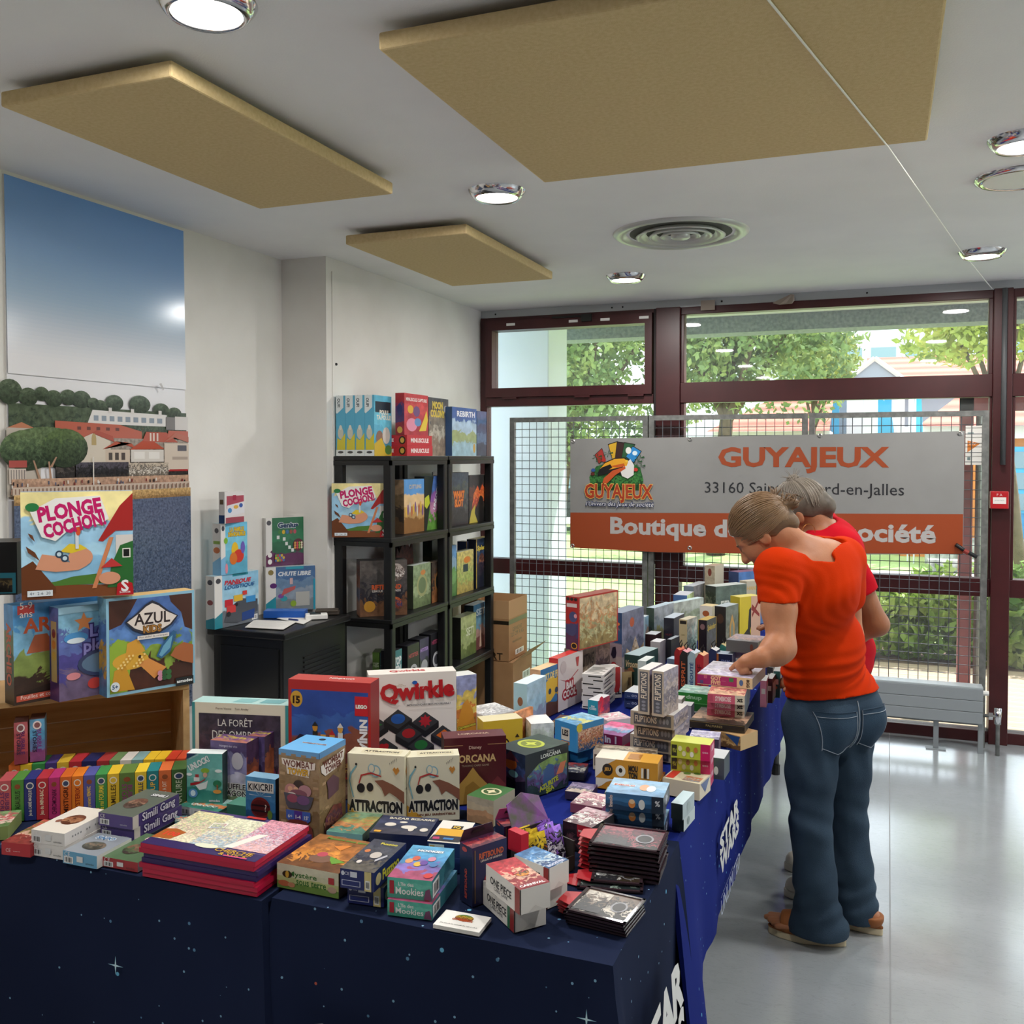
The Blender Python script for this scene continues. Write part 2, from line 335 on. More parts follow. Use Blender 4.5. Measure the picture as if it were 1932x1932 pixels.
# main posts
for par, x0, x1, dy in ((w1, XC+.005, XC+.05, 0), (w1, -1.325, -1.175, .03), (w2, .555, .65, .04), (w3, 2.36, 2.46, .03), (w4, XR-.06, XR-.005, 0)):
    member(par, 'post', x0, x1, 0, 2.515, dy)
member(w1, 'post_gasket', -1.345, -1.326, .92, 2.515, .005, M_frame2)
bays = [(w1, XC+.05, -1.345, True), (w2, -1.175, .555, False), (w3, .65, 2.36, False), (w4, 2.46, XR-.06, False)]
for par, a, b, tilt in bays:
    member(par, 'head', a, b, 2.468 if not tilt else 2.49, 2.515)
    member(par, 'transom', a, b, 1.925, 2.05 if not tilt else 1.985, .012)
    member(par, 'rail', a, b, .815, .915, .008)
    member(par, 'bottom_rail', a, b, 0, .062, .008)
    if tilt:
        t = MB()
        for q in (((a+.005, 1.985), (b-.005, 2.045)), ((a+.005, 2.425), (b-.005, 2.488)), ((a+.005, 2.045), (a+.05, 2.425)), ((b-.05, 2.045), (b-.005, 2.425))):
            t.box((q[0][0], y0-.035, q[0][1]), (q[1][0], y1, q[1][1]))
        sash = t.build('sash', M_frame, par); pane(par, a+.05, b-.05, 2.045, 2.425)
        for x in (-2.29, -1.86, -1.68+.28, -2.02+.37): B((x-.03, y0-.037, 2.452), (x+.03, y0-.035, 2.468)).build('sticker', M_white, sash)
        B((-1.80, y0-.06, 2.452), (-1.735, y0-.035, 2.498)).build('opener', M_black, sash)
        B((-2.0, y0-.05, 2.482), (-1.80, y0-.035, 2.494)).build('opener_arm', M_black, sash)
        for x in (-2.3, -1.8, -1.45): B((x-.05, y0-.04, 1.972), (x+.05, y0-.03, 1.984)).build('hinge', M_frame, sash)
    else:
        pane(par, a, b, 2.05, 2.468)
        for q in ((a, a+.02, 2.05, 2.468), (b-.02, b, 2.05, 2.468), (a, a+.02, .915, 1.925), (b-.012, b, .915, 1.925)): member(par, 'bead', *q)
    pane(par, a, b, .915, 1.925); pane(par, a, b, .062, .815)
# grey cable duct and fire alarm call point on the post
tag(MB().tube([(.605, YW-.095, 1.55), (.605, YW-.095, 2.51)], .014, 8).build('cable_duct', MAT('grey_duct', '4a4b4d', .5), smooth=True), 'thin grey cable duct running up the post to the ceiling', 'duct')
fa = tag(B((.545, YW-.115, 1.31), (.635, YW-.072, 1.405)).build('fire_alarm', MAT('alarm_red', 'b3141d', .4), bevel=.004), 'small red fire alarm call point on the maroon post', 'fire alarm')
ik = Ink(); fc = Face(ik, (.545, YW-.1155, 1.31), (1, 0, 0), (0, 0, 1), .09, .095)
for op in (('r', .14, .28, .86, .66, 'e8e2dc'), ('t', 'press here', .5, .48, .5, '999'), ('t', 'F A', .5, .8, .3, 'e8c0c0')): fc.draw(op)
ik.build('face_print', fa)
# paper clips taped over the trim
for i, (a, b, lb) in enumerate(((-1.05, -.965, 'brown paper tag taped flat above the wide window'), (-.62, -.50, 'curling brown paper tag above the wide window nearer the cord'))):
    if i == 0: q = B((a, y0-.022, 2.485), (b, y0-.018, 2.545))
    else: q = MB().prism([(a, y0-.05, 2.50), (a+.04, y0-.075, 2.485), (b-.01, y0-.06, 2.49), (b, y0-.03, 2.51), (b-.002, y0-.02, 2.545), (b-.02, y0-.02, 2.55)], (0, .003, .004))
    tag(q.build('paper_tag', MAT('kraft', 'a5968a', .7)), lb, 'paper tag')

# ------------------------------------------------------------------ ceiling fittings
M_panel = MAT('beige_felt', 'd4bc8c', .9, var=(90, 'cab07f'), bump=(400, .25))
M_panel_s = MAT('beige_felt_edge', 'c9ae7c', .9, var=(90, 'bfa374'), bump=(400, .25))
for i, (x0, x1, ya, yb, lb) in enumerate(((-2.135, -1.585, 1.84, 2.94, 'beige acoustic ceiling panel above the mural wall'), (-1.055, .107, 1.89, 3.0, 'large square beige acoustic ceiling panel crossed by the white cord'), (-2.15, -1.585, 3.56, 4.64, 'small-looking beige acoustic ceiling panel above the black shelves'))):
    t = thing('acoustic_panel', lb, 'ceiling panel', ((x0+x1)/2, (ya+yb)/2, 2.5), 0, 'acoustic panels on the ceiling')
    a, b = (x1-x0)/2, (yb-ya)/2
    B((-a, -b, 0), (a, b, .04)).build('felt_slab', M_panel, t, bevel=.006)
    for sx in (-1, 1):
        for sy in (-1, 1): B((sx*(a-.12)-.02, sy*(b-.12)-.02, .04), (sx*(a-.12)+.02, sy*(b-.12)+.02, .065)).build('spacer', M_black, t)
M_chrome = MAT('chrome', 'd8d8da', .12, 1.0)
M_lamp = MAT('lamp_diffuser', 'ffffff', .5, emit=('fff8ec', 9.0))
def downlight(x, y, label):
    t = thing('downlight', label, 'ceiling light', (x, y, HT), 0, 'round ceiling downlights')
    MB().lathe([(.075, -.026), (.082, -.030), (.098, -.012), (.104, -.004), (.106, 0)], n=40).build('ring', M_chrome, t, smooth=True)
    MB().lathe([(0, -.024), (.05, -.024), (.077, -.022), (.077, 0)], n=32).build('diffuser', M_lamp, t, smooth=True)
    ld = bpy.data.lights.new('lamp', 'AREA'); ld.shape = 'DISK'; ld.size = .15; ld.energy = LAMP_POWER; ld.color = (1, .975, .94)
    lo = bpy.data.objects.new('lamp', ld); COL.objects.link(lo); lo.parent = t; lo.location = (0, 0, -.034)
for x, y, lb in ((-1.354, 1.684, 'round downlight over the table end at the top edge'), (-1.325, 3.25, 'lit round downlight between the big panel and the small panel'), (-1.3, 5.02, 'lit round downlight nearest the tilting window'),
                 (.424, 5.04, 'lit round downlight by the cord near the window'), (.39, 3.30, 'lit round downlight at the right edge above the plain disc'),
                 (.4, 1.6, 'round downlight over the aisle behind the big panel'), (2.1, 5.04, 'round downlight in the far corner of the room'), (2.1, 3.3, 'round downlight over the middle of the far aisle'), (-1.35, .1, 'unseen fill downlight added behind the viewer over the tables')):  # the last one is added out of view as frontal fill
    downlight(x, y, lb)
dv = thing('air_diffuser', 'large round silver air diffuser with concentric rings', 'air vent', (-.832, 4.15, HT))
M_dif = MAT('diffuser_enamel', 'c9cbc6', .3, .25)
MB().lathe([(.215, .06), (.235, -.006), (.275, -.014), (.29, -.006), (.292, 0)], n=64).build('rim', M_dif, dv, smooth=True)
for r in (.185, .13, .08): MB().lathe([(r*.66, .03), (r*.8, -.002), (r, -.02), (r+.008, -.016), (r*.84, .008), (r*.7, .04)], n=48).build('cone_ring', M_dif, dv, smooth=True)
MB().lathe([(0, -.026), (.03, -.026), (.042, -.02), (.04, .01)], n=32).build('centre_disc', M_dif, dv, smooth=True)
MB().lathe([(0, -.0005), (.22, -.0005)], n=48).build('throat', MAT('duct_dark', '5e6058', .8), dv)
dc = thing('ceiling_disc', 'plain round white cover disc at the right edge of the ceiling', 'air vent', (.43, 3.74, HT))
MB().lathe([(.118, -.010), (.128, -.016), (.143, -.010), (.146, 0)], n=48).build('rim', M_chrome, dc, smooth=True)
MB().lathe([(0, -.012), (.118, -.012)], n=48).build('cover', M_white, dc, smooth=True)
# white cord strung under the ceiling to the window
c0, c1, c2 = pz((1450, 0), 2.495), pz((1675, 276), 2.497), np.array(py((1812, 472), 4.9)); c3 = py((1872, 545), YW-.06)
d = (c1-c0); cord = [c0-d*1.0, c0, c1, c2, c3]
tag(MB().tube(cord, .0028, 6).build('cord', M_white), 'thin white cord strung under the ceiling to the window', 'cord')

# ------------------------------------------------------------------ seaside mural (a printed board on the left wall)
mu = tag(B((0, 0, 0), (.006, .885, 2.02)).build('mural', M_white), 'tall glossy photo mural of a seaside town and water', 'mural')
mu.location = (XL, 2.40, .53)
ik = Ink(); fc = Face(ik, (.0064, 0, 0), (0, 1, 0), (0, 0, 1), .885, 2.02); D = fc.draw
def yv(v): return v
D(('r', 0, 0, 1, 1, 'e6e5e8'))
sky = ['7aa6e2', '7ea8e0', '82aade', '87acdb', '8caed8', '92b2d6', '9ab6d4', 'a4bcd4', 'b4c4d6', 'c8d0dc', 'dadde4', 'e6e5e8']
# mural rows measured in world z -> v
def vz(y, x=180): return float((pxw((x, y), XL)[2]-.53)/2.02)
def uy(x, y=850): return float((pxw((x, y), XL)[1]-2.40)/.885)
tops = np.linspace(1.0, vz(720), len(sky)+1)
for i, c in enumerate(sky):
    for j in range(4):
        a, b = tops[i]+(tops[i+1]-tops[i])*j/4, tops[i]+(tops[i+1]-tops[i])*(j+1)/4
        c0_, c1_ = np.array(hx(c)), np.array(hx(sky[min(i+1, len(sky)-1)])); D(('r', 0, b, 1, a, tuple(c0_+(c1_-c0_)*(j+.5)/4)))
fc.seed = 4.2
D(('r', 0, vz(880), 1, vz(770), ('4d5a45', '3d4a3b', '59563f', '35402f', 1.6, 14)))
for x, y, r in ((15, 745, 24), (50, 752, 18), (75, 745, 14), (98, 752, 17), (125, 748, 16), (150, 750, 18), (185, 762, 15), (212, 752, 17), (260, 752, 20), (300, 760, 15), (325, 765, 13), (172, 756, 12)):
    D(('e', uy(x), vz(y+6), abs(uy(x+r)-uy(x-r))/2, abs(vz(y+r*1.2)-vz(y-r*.6))/2, ('57644e', '46543f', '3f4a38', '34402f', 1.2, 22)))
D(('p', [(uy(160), vz(800)), (uy(310), vz(800)), (uy(310), vz(776)), (uy(170), vz(774))], 'dcd9d6'))
for k in range(9): D(('r', uy(172+k*15), vz(794), uy(181+k*15), vz(784), '8d98a4'))
for x in (203, 245, 297): D(('r', uy(x-3), vz(778), uy(x+3), vz(768), 'd8d4d0'))
D(('r', uy(325), vz(806), uy(349), vz(778), 'cfcac6')); D(('r', uy(308), vz(806), uy(325), vz(780), '7c7876'))
D(('p', [(uy(8), vz(812)), (uy(60), vz(812)), (uy(35), vz(802))], 'b87a5c')); D(('r', uy(6), vz(930), uy(70), vz(812), 'b9b0a4'))
D(('p', [(uy(98), vz(826)), (uy(262), vz(830)), (uy(262), vz(812)), (uy(220), vz(800)), (uy(98), vz(797))], 'b5604c'))
D(('r', uy(98), vz(905), uy(349), vz(826), ('9a8f84', '8a8076', '4a4440', '2c2927', .9, 20)))
for k in range(5): D(('r', uy(140+k*18), vz(812), uy(147+k*18), vz(806), '6a4038'))
D(('p', [(uy(262), vz(832)), (uy(270), vz(812)), (uy(308), vz(812)), (uy(330), vz(832))], 'b05745')); D(('p', [(uy(310), vz(822)), (uy(349), vz(822)), (uy(349), vz(808)), (uy(312), vz(808))], 'b86452'))
for x in (278, 284, 291): D(('r', uy(x-1.5), vz(830), uy(x+1.5), vz(814), 'd8c8bc'))
D(('p', [(uy(142), vz(872)), (uy(142), vz(830)), (uy(168), vz(818)), (uy(202), vz(832)), (uy(202), vz(872))], 'cfc4b4')); D(('p', [(uy(140), vz(832)), (uy(168), vz(817)), (uy(210), vz(834)), (uy(206), vz(822)), (uy(176), vz(812))], 'a85040'))
D(('r', uy(166), vz(840), uy(175), vz(826), 'b09a6a')); D(('e', uy(170.5), vz(826), .012, .008, 'b09a6a'))
D(('p', [(uy(186), vz(848)), (uy(212), vz(832)), (uy(250), vz(846)), (uy(242), vz(836)), (uy(228), vz(833))], 'b1523a')); D(('r', uy(192), vz(885), uy(238), vz(848), 'c9b8a6'))
for k in range(3): D(('r', uy(198+k*12), vz(868), uy(205+k*12), vz(854), '4c4440'))
D(('p', [(uy(238), vz(848)), (uy(262), vz(830)), (uy(285), vz(832)), (uy(304), vz(846))], 'b0492f')); D(('r', uy(240), vz(872), uy(302), vz(848), 'd2ccc4'))
for k in range(2): D(('r', uy(246+k*28), vz(866), uy(266+k*28), vz(852), 'e2ded8'))
D(('r', uy(303), vz(890), uy(349), vz(834), 'cdbfb0')); D(('p', [(uy(300), vz(834)), (uy(322), vz(822)), (uy(349), vz(832)), (uy(349), vz(820)), (uy(325), vz(812))], 'b26a58'))
D(('r', uy(328), vz(850), uy(345), vz(838), '5a5a62')); D(('r', uy(318), vz(868), uy(347), vz(862), 'a89a8e'))
D(('r', uy(135), vz(905), uy(235), vz(872), ('4a4650', '2b2a2e', '201f22', '302c2a', 1.2, 30))); D(('r', uy(235), vz(900), uy(310), vz(874), ('b8ab9a', '5c5650', 'cfc6ba', '6a6258', 2.2, 40)))
D(('p', [(uy(310), vz(892)), (uy(347), vz(892)), (uy(347), vz(888)), (uy(313), vz(888))], 'a02a2a'))
D(('e', uy(82), vz(842), abs(uy(155)-uy(12))/2, abs(vz(875)-vz(808))/2, ('5d6f4c', '4a5c3e', '3d4d34', '2e3b29', 1.5, 26)))
D(('e', uy(45), vz(850), .13, .035, ('62744f', '506244', '405038', '2e3b29', 1.4, 26))); D(('e', uy(115), vz(846), .12, .035, ('55683f', '46573a', '394830', '2a3625', 1.4, 26)))
for a, b in (((70, 912), (55, 868)), ((88, 912), (84, 870)), ((88, 880), (98, 862))):
    D(('p', [(uy(a[0]-2.5), vz(a[1])), (uy(a[0]+2.5), vz(a[1])), (uy(b[0]+1.5), vz(b[1])), (uy(b[0]-1.5), vz(b[1]))], 'a4826a'))
D(('r', uy(8), vz(908), uy(40), vz(882), 'c9bcb0')); D(('r', uy(8), vz(880), uy(42), vz(868), 'a8514a'))
for k in range(6): D(('r', uy(11+k*5), vz(906), uy(13+k*5), vz(884), '8d8580'))
D(('r', 0, vz(925), 1, vz(900), ('b8957c', 'ad8a74', 'a5806c', 'b09078', .8, 20)))
for k in range(34): x = 10+rng.random()*330; yy = 903+rng.random()*9; D(('r', uy(x), vz(yy+6), uy(x+2.5), vz(yy), ('2f2a2c', '7a3030', '5b5f72', 'd8d0c8')[k % 4]))
D(('r', uy(165), vz(915), uy(167), vz(862), 'd8d2ca'))
D(('r', 0, vz(928), 1, vz(914), 'c4b2a2'))
for k in range(46): x = 9+k*7.4; D(('r', uy(x), vz(926), uy(x+2.4), vz(917), '8a6d5e'))
D(('r', 0, vz(945), 1, vz(927), ('c2a06c', 'b5925f', 'a8875a', '8f7048', 1.3, 30)))
fc.seed = 9.; D(('r', 0, 0, 1, vz(945), ('56627a', '48556e', '3d4a62', '6a7388', 2.6, 30)))
D(('p', [(uy(290), vz(714)), (uy(294), vz(712)), (uy(299), vz(724)), (uy(297), vz(727))][::-1], 'b8b2b0'))
ik.build('photo_print', mu, None)
mg = PRINT.copy(); mg.name = 'gloss_print'; mg.node_tree.nodes['Principled BSDF'].inputs['Roughness'].default_value = .16
mu.children[0].data.materials[0] = mg
# ------------------------------------------------------------------ outdoors
M_lawn = MAT('lawn_grass', '93b264', .9, var=(1.2, 'a8bd78'), bump=(60, .5))
M_path = MAT('pale_path', 'd6d0c6', .8, var=(3, 'c9c3b8'))
M_deck = MAT('weathered_deck', 'b39a80', .75, var=(5, 'cbb59c'), stretch=(.4, 6, 1))
M_render = MAT('pale_render', 'c9d2e0', .8, var=(2, 'd3dae6'))
M_white_o = MAT('white_render', 'dfe3e8', .8)
M_bark = MAT('bark', '6b5a48', .9, var=(12, '50432f'))
M_blue_o = MAT('bright_blue_paint', '3fa6d4', .5); M_orange_o = MAT('orange_cladding', 'd2853f', .7, var=(10, 'c2742f'))
M_grey_o = MAT('grey_facade', '98a4b2', .8); M_pane_o = MAT('far_glass', '7f98a6', .15)
M_stone = MAT('gabion_stone', 'b5b4ae', .9, var=(9, '5c5e5a'), bump=(14, 1.0))
M_rust = MAT('rose_steel', '8c4a4f', .6, var=(20, '9c5a5e'))
def roof_material():
    m, t, b = new_mat('clay_roof'); N = t.nodes; L = t.links
    tc = N.new('ShaderNodeTexCoord'); w = N.new('ShaderNodeTexWave'); w.bands_direction = 'Z'; w.inputs['Scale'].default_value = 1.9; w.inputs['Distortion'].default_value = .4; L.new(tc.outputs['Object'], w.inputs['Vector'])
    r = N.new('ShaderNodeValToRGB'); r.color_ramp.elements[0].color = (*hx('bc5340'), 1); r.color_ramp.elements[1].color = (*hx('d97f68'), 1); L.new(w.outputs[0], r.inputs[0]); L.new(r.outputs[0], b.inputs['Base Color']); b.inputs['Roughness'].default_value = .8
    return m
M_roof = roof_material()
def leaf_material(name, a, b_, c):
    m, t, b = new_mat(name); N = t.nodes; L = t.links
    tc = N.new('ShaderNodeTexCoord'); n = N.new('ShaderNodeTexNoise'); n.inputs['Scale'].default_value = 2.2; n.inputs['Detail'].default_value = 6; L.new(tc.outputs['Object'], n.inputs['Vector'])
    r = N.new('ShaderNodeValToRGB'); e = r.color_ramp.elements; e[0].position = .32; e[0].color = (*hx(a), 1); e[1].position = .7; e[1].color = (*hx(c), 1); q = e.new(.5); q.color = (*hx(b_), 1)
    L.new(n.outputs[0], r.inputs[0]); L.new(r.outputs[0], b.inputs['Base Color']); b.inputs['Roughness'].default_value = .6
    tl = N.new('ShaderNodeBsdfTranslucent'); L.new(r.outputs[0], tl.inputs[0]); mx = N.new('ShaderNodeMixShader'); mx.inputs[0].default_value = .35
    L.new(b.outputs[0], mx.inputs[1]); L.new(tl.outputs[0], mx.inputs[2]); L.new(mx.outputs[0], N['Material Output'].inputs[0]); return m
M_leafA = leaf_material('plane_leaf', '4c6a3c', '7f9a5a', 'b3bd6e'); M_leafB = leaf_material('yellow_leaf', '6f8a3c', 'a6b455', 'd2cf6a'); M_hedge = leaf_material('hedge_leaf', '527a36', '8fae4f', 'c7cf8c')
def leaves(n, c, r, size, clumps):
    """n small leaf quads gathered in clumps inside an ellipsoid"""
    cc = rng.normal(size=(clumps, 3)); cc /= np.linalg.norm(cc, axis=1)[:, None]; cc *= rng.random((clumps, 1))**.4*.85
    k = rng.integers(0, clumps, n); d = rng.normal(size=(n, 3)); d /= np.linalg.norm(d, axis=1)[:, None]
    p = cc[k]+d*(.22+.1*rng.random((n, 1))); p = p*np.array(r)+np.array(c)
    u = rng.normal(size=(n, 3)); u /= np.linalg.norm(u, axis=1)[:, None]; w = np.cross(u, d); w /= np.linalg.norm(w, axis=1)[:, None]+1e-6
    s = size*(.6+.8*rng.random((n, 1))); mb = MB()
    v = np.stack([p-u*s, p-w*s*.55, p+u*s, p+w*s*.55], 1).reshape(-1, 3)
    mb.v = [tuple(q) for q in v.tolist()]; mb.f = [(4*i, 4*i+1, 4*i+2, 4*i+3) for i in range(n)]
    return mb
def tree(label, c, r, base, n, size, m, tr=.12, clumps=26, group='trees beyond the window'):
    t = thing('tree', label, 'tree', (base[0], base[1], -.06), 0, group); L0 = np.array([base[0], base[1], -.06]); cl = np.array(c)-L0
    MB().tube([(0, 0, 0), cl*np.array([.3, .3, .35]), cl*np.array([.7, .7, .75]), cl+np.array([0, 0, r[2]*.3])], [tr, tr*.85, tr*.6, tr*.2], 8).build('trunk', M_bark, t, smooth=True)
    for k in range(4):
        a = k*1.6+.4; MB().tube([cl*.6, cl*.85+np.array([math.cos(a)*r[0]*.3, math.sin(a)*r[1]*.3, 0]), cl+np.array([math.cos(a)*r[0]*.6, math.sin(a)*r[1]*.6, r[2]*.25])], [tr*.45, tr*.3, tr*.1], 6).build('branch', M_bark, t)
    tag(leaves(n, cl, r, size, clumps).build('foliage', m, t), kind='stuff')
g = struct('lawn', B((-40, 6.0, -.5), (40, 80, -.06)), M_lawn, 'sunlit green lawn outside the windows', 'lawn')
tag(B((-30, 12.6, -.06), (30, 14.6, -.045)).build('path', M_path), 'pale footpath crossing the lawn', 'path', kind='structure')
tag(B((-30, 22, -.06), (30, 27, -.045)).build('road', M_path), 'pale road in front of the far houses', 'road', kind='structure')
dk = tag(B((-.75, 6.0, -.1), (4, 8.05, -.06)).build('deck', M_bark), 'weathered timber deck just outside the wide window', 'deck', kind='structure')
pk = B((-.75, 0, 0), (4, .133, .03)); q0 = pk.build('plank', M_deck, dk, loc=(0, 6.0, -.06))
for i in range(1, 15): q = q0.copy(); COL.objects.link(q); q.location = (0, 6.0+i*.137, -.06)
hg = thing('hedge', 'low leafy hedge along the edge of the deck', 'hedge', (.9, 8.35, -.06)); tag(leaves(7000, (0, 0, .38), (2.0, .3, .42), .05, 90).build('foliage', M_hedge, hg), kind='stuff')
for k in range(14): MB().tube([(-1.5+k*.22, 0, 0), (-1.5+k*.22+.05*math.sin(k*3), .05*math.cos(k*5), .45)], .008, 5).build('stem', M_bark, hg)
tag(B((-1.2, 8.05, -.06), (3, 8.75, -.03)).build('mulch', MAT('mulch', '7a5f50', .95, var=(20, '4b382f'), bump=(40, 1))), 'brown mulch bed under the hedge', 'mulch', kind='stuff')
tree('broad dense green tree seen through the tilting window', (-4.6, 15, 3.3), (2.0, 1.4, 2.1), (-5.2, 15.2), 13000, .062, M_leafA, .16, 60)
tree('full round green tree behind the left part of the wide window', (-2.3, 16, 3.6), (1.9, 1.3, 1.8), (-2.6, 16), 12000, .062, M_leafA, .16, 60)
tree('yellow-green young tree left of the gabled house', (-1.15, 19, 3.5), (.95, .7, .8), (-1.4, 19), 4500, .06, M_leafB, .08)
tree('yellowing tree branching above the red roof by the alarm post', (1.1, 12, 3.2), (1.05, .8, .85), (1.45, 12), 5000, .048, M_leafB, .09)
tree('dark green tree over the far road behind the pale column', (-9.5, 25, 3.4), (2.4, 1.6, 2.8), (-9.5, 25), 6000, .09, M_leafA, .18)
# pale column, canopy beam and rose steel posts just outside
tag(B((-2.86, 6.85, -.06), (-2.37, 7.3, 3.2)).build('outdoor_column', M_render, bevel=.01), 'broad pale blue-white column outside the tilting window', 'column')
bm_ = thing('canopy_beam', 'grey roughcast canopy edge across the top of the windows', 'canopy', (0, 7.6, 2.56))
B((-6, 0, 0), (6, .25, .13)).build('fascia', MAT('roughcast', '8f97a3', .9, var=(40, '6d7682'), bump=(60, 1)), bm_); B((-6, -1.55, .13), (6, .35, .4)).build('canopy_roof', M_white_o, bm_)  # solid roof added behind the edge to keep direct sun out
ps = thing('steel_frame', 'rose painted steel post and beam outside by the alarm post', 'post', (.505, 6.95, -.03))
B((-.04, -.04, 0), (.04, .04, 2.06)).build('post', M_rust, ps); B((-.04, -.04, 1.92), (1.6, .04, 2.06)).build('beam', M_rust, ps); MB().tube([(.075, 0, 0), (.075, 0, 1.98)], .018, 8).build('drain_pipe', M_galv, ps)
# houses
def prism_roof(par, x0, x1, yf, yb, ze, zr, over=.15):
    MB().add([(x0, yf-over, ze), (x1, yf-over, ze), (x1, (yf+yb)/2, zr), (x0, (yf+yb)/2, zr), (x1, yb+over, ze), (x0, yb+over, ze)], [(0,1,2,3),(3,2,4,5),(0,3,5),(1,4,2)]).build('roof', M_roof, par)
hs = thing('gabled_house', 'grey house with red tiled roof and white-edged gable', 'house', (0, 0, -.06))
B((-1.9, 22, 0), (4.5, 27, 3.15)).build('wall', M_grey_o, hs); prism_roof(hs, -.4, 4.8, 22, 27, 3.1, 4.0)
MB().prism([(-.85, 21.7, 3.17), (.48, 21.7, 3.17), (-.2, 21.7, 3.66)], (0, 1.6, 0)).build('gable', M_grey_o, hs)
for a, b in (((-.95, 3.12), (-.2, 3.72)), ((-.2, 3.72), (.58, 3.10))): MB().tube([(a[0], 21.65, a[1]), (b[0], 21.65, b[1])], .05, 4).build('barge_board', M_white_o, hs)
B((-.75, 21.65, 0), (.4, 22, 3.17)).build('porch_wall', M_white_o, hs)
MB().add([(-3.4, 19.7, 2.15), (-1.0, 19.7, 2.15), (-1.0, 21.5, 2.95), (-2.2, 21.5, 2.95)], [(0,1,2,3)]).build('lean_to_roof', M_roof, hs)
B((-3.3, 19.9, 0), (-1.0, 21.5, 2.15)).build('lean_to_wall', M_white_o, hs)
for x0, x1 in ((-1.05, -.9), (.0, .14)): B((x0, 21.6, .6), (x1, 21.66, 3.0)).build('shutter', M_blue_o, hs)
def flag(label, p, w, m, Y_=18.0):
    b = py(p, Y_); f = thing('beach_flag', label, 'flag', (b[0], Y_, -.06), 0, 'banner flags before the gabled house')
    MB().tube([(0, 0, 0), (0, 0, 2.7)], .012, 6).build('pole', M_white_o, f)
    MB().prism([(0, 0, .6), (w, 0, .7), (w*1.05, 0, 2.1), (w*.8, 0, 2.55), (0, 0, 2.7)], (0, .006, 0)).build('sail', m, f)
flag('white banner flag with faint lettering before the gabled house', (1630, 800), .18, M_white_o); flag('blue banner flag beside the white one', (1655, 800), .26, M_blue_o)
flag('narrow white banner flag nearest the low red roof', (1715, 800), .09, M_white_o, 16.1); flag('narrow blue banner flag nearest the low red roof', (1727, 800), .10, M_blue_o, 15.9)
bh = thing('orange_house', 'low house with orange cladding, blue windows and red roof', 'house', (0, 0, -.06))
B((.25, 17, 0), (6, 21, 2.05)).build('wall', M_orange_o, bh); MB().add([(.5, 16.6, 2.13), (6.3, 16.6, 2.13), (6.3, 19, 2.95), (1.5, 19, 2.95)], [(0,1,2,3)]).build('roof', M_roof, bh)
B((.2, 16.85, 1.93), (6.2, 16.95, 2.13)).build('fascia', M_white_o, bh)
B((1.75, 16.9, .75), (4.2, 17, 1.8)).build('window_frame', M_blue_o, bh); B((1.75, 16.92, .35), (4.2, 17, .75)).build('window_apron', MAT('blue_panel', '2f8fc8', .5), bh)
for i in range(6):
    for j in range(3): B((1.8+i*.4, 16.88, .8+j*.33), (2.13+i*.4, 16.9, 1.06+j*.33)).build('pane', M_pane_o, bh)
for yy, z0, z1, lb in ((15.6, .12, .36, 'upper stone gabion wall below the orange house'), (13.9+.8, -.06, .12, 'lower stone gabion wall nearest the footpath')):
    tag(B((.6, yy, z0-.3 if z0 > 0 else z0), (8, yy+.3, z1)).build('gabion_wall', M_stone), lb, 'stone wall', 'gabion walls')
of = thing('office_building', 'long white office block with a strip of windows', 'building', (0, 0, -.06))
B((-9, 55, 0), (14, 65, 8.6)).build('wall', MAT('office_white', 'd3d9e2', .8), of)
for i in range(9): wf = B((-7.6+i*1.7, 54.9, 6.75), (-6.15+i*1.7, 55, 7.75)).build('window', M_white_o, of); B((-7.5+i*1.7, 54.85, 6.85), (-6.25+i*1.7, 54.9, 7.45)).build('pane', M_pane_o, wf)
tag(B((-60, 70, -.06), (-8, 71, 4)).build('far_wall', M_white_o), 'pale distant building line behind the trees', 'building')
cr = thing('car', 'dark parked car just visible beside the banner', 'car', (-6.3, 20.6, -.045))
MB().prism([(-2, -.8, .3), (2, -.8, .3), (2.05, -.8, .75), (1.3, -.8, .9), (.8, -.8, 1.4), (-1.1, -.8, 1.42), (-1.9, -.8, .95)][::-1], (0, 1.6, 0)).build('body', MAT('car_paint', '23272c', .25), cr)
MB().prism([(.72, -.82, .93), (.55, -.82, 1.33), (-1.0, -.82, 1.35), (-1.4, -.82, .95)], (0, .015, 0)).build('side_window', M_pane_o, cr)
for x in (-1.25, 1.25):
    w_ = MB().tube([(x, -.85, .32), (x, -.6, .32)], .32, 18).build('wheel', M_black, cr); MB().tube([(x, -.87, .32), (x, -.85, .32)], .18, 12).build('hub', M_galv, w_)

# ------------------------------------------------------------------ mesh fence, banner, radiator
def fence_panel(x0, x1, label):
    t = thing('fence_panel', label, 'fence panel', ((x0+x1)/2, 5.78, 0), 0, 'wire mesh display panels'); a = (x1-x0)/2
    for x in (-a+.016, a-.016): B((x-.016, -.016, .0), (x+.016, .016, 1.845)).build('upright', M_galv, t)
    for zz in (.12, 1.815): B((-a+.03, -.014, zz), (a-.03, .014, zz+.03)).build('crossbar', M_galv, t)
    m = MB(); n = 17
    for i in range(1, n): x = -a+.032+(2*a-.064)*i/n; m.tube([(x, -.004, .13), (x, -.004, 1.82)], .0021, 4, False)
    for j in range(1, 33): zz = .14+1.68*j/33; m.tube([(-a+.03, .003, zz), (a-.03, .003, zz)], .0021, 4, False)
    tag(m.build('wire_mesh', MAT('wire', '63656a', .4, .4), t), kind='stuff')
fence_panel(-2.262, -1.352, 'wire mesh panel beside the black shelves'); fence_panel(-1.345, -.412, 'middle wire mesh panel behind the banner'); fence_panel(-.405, .53, 'wire mesh panel next to the alarm post')
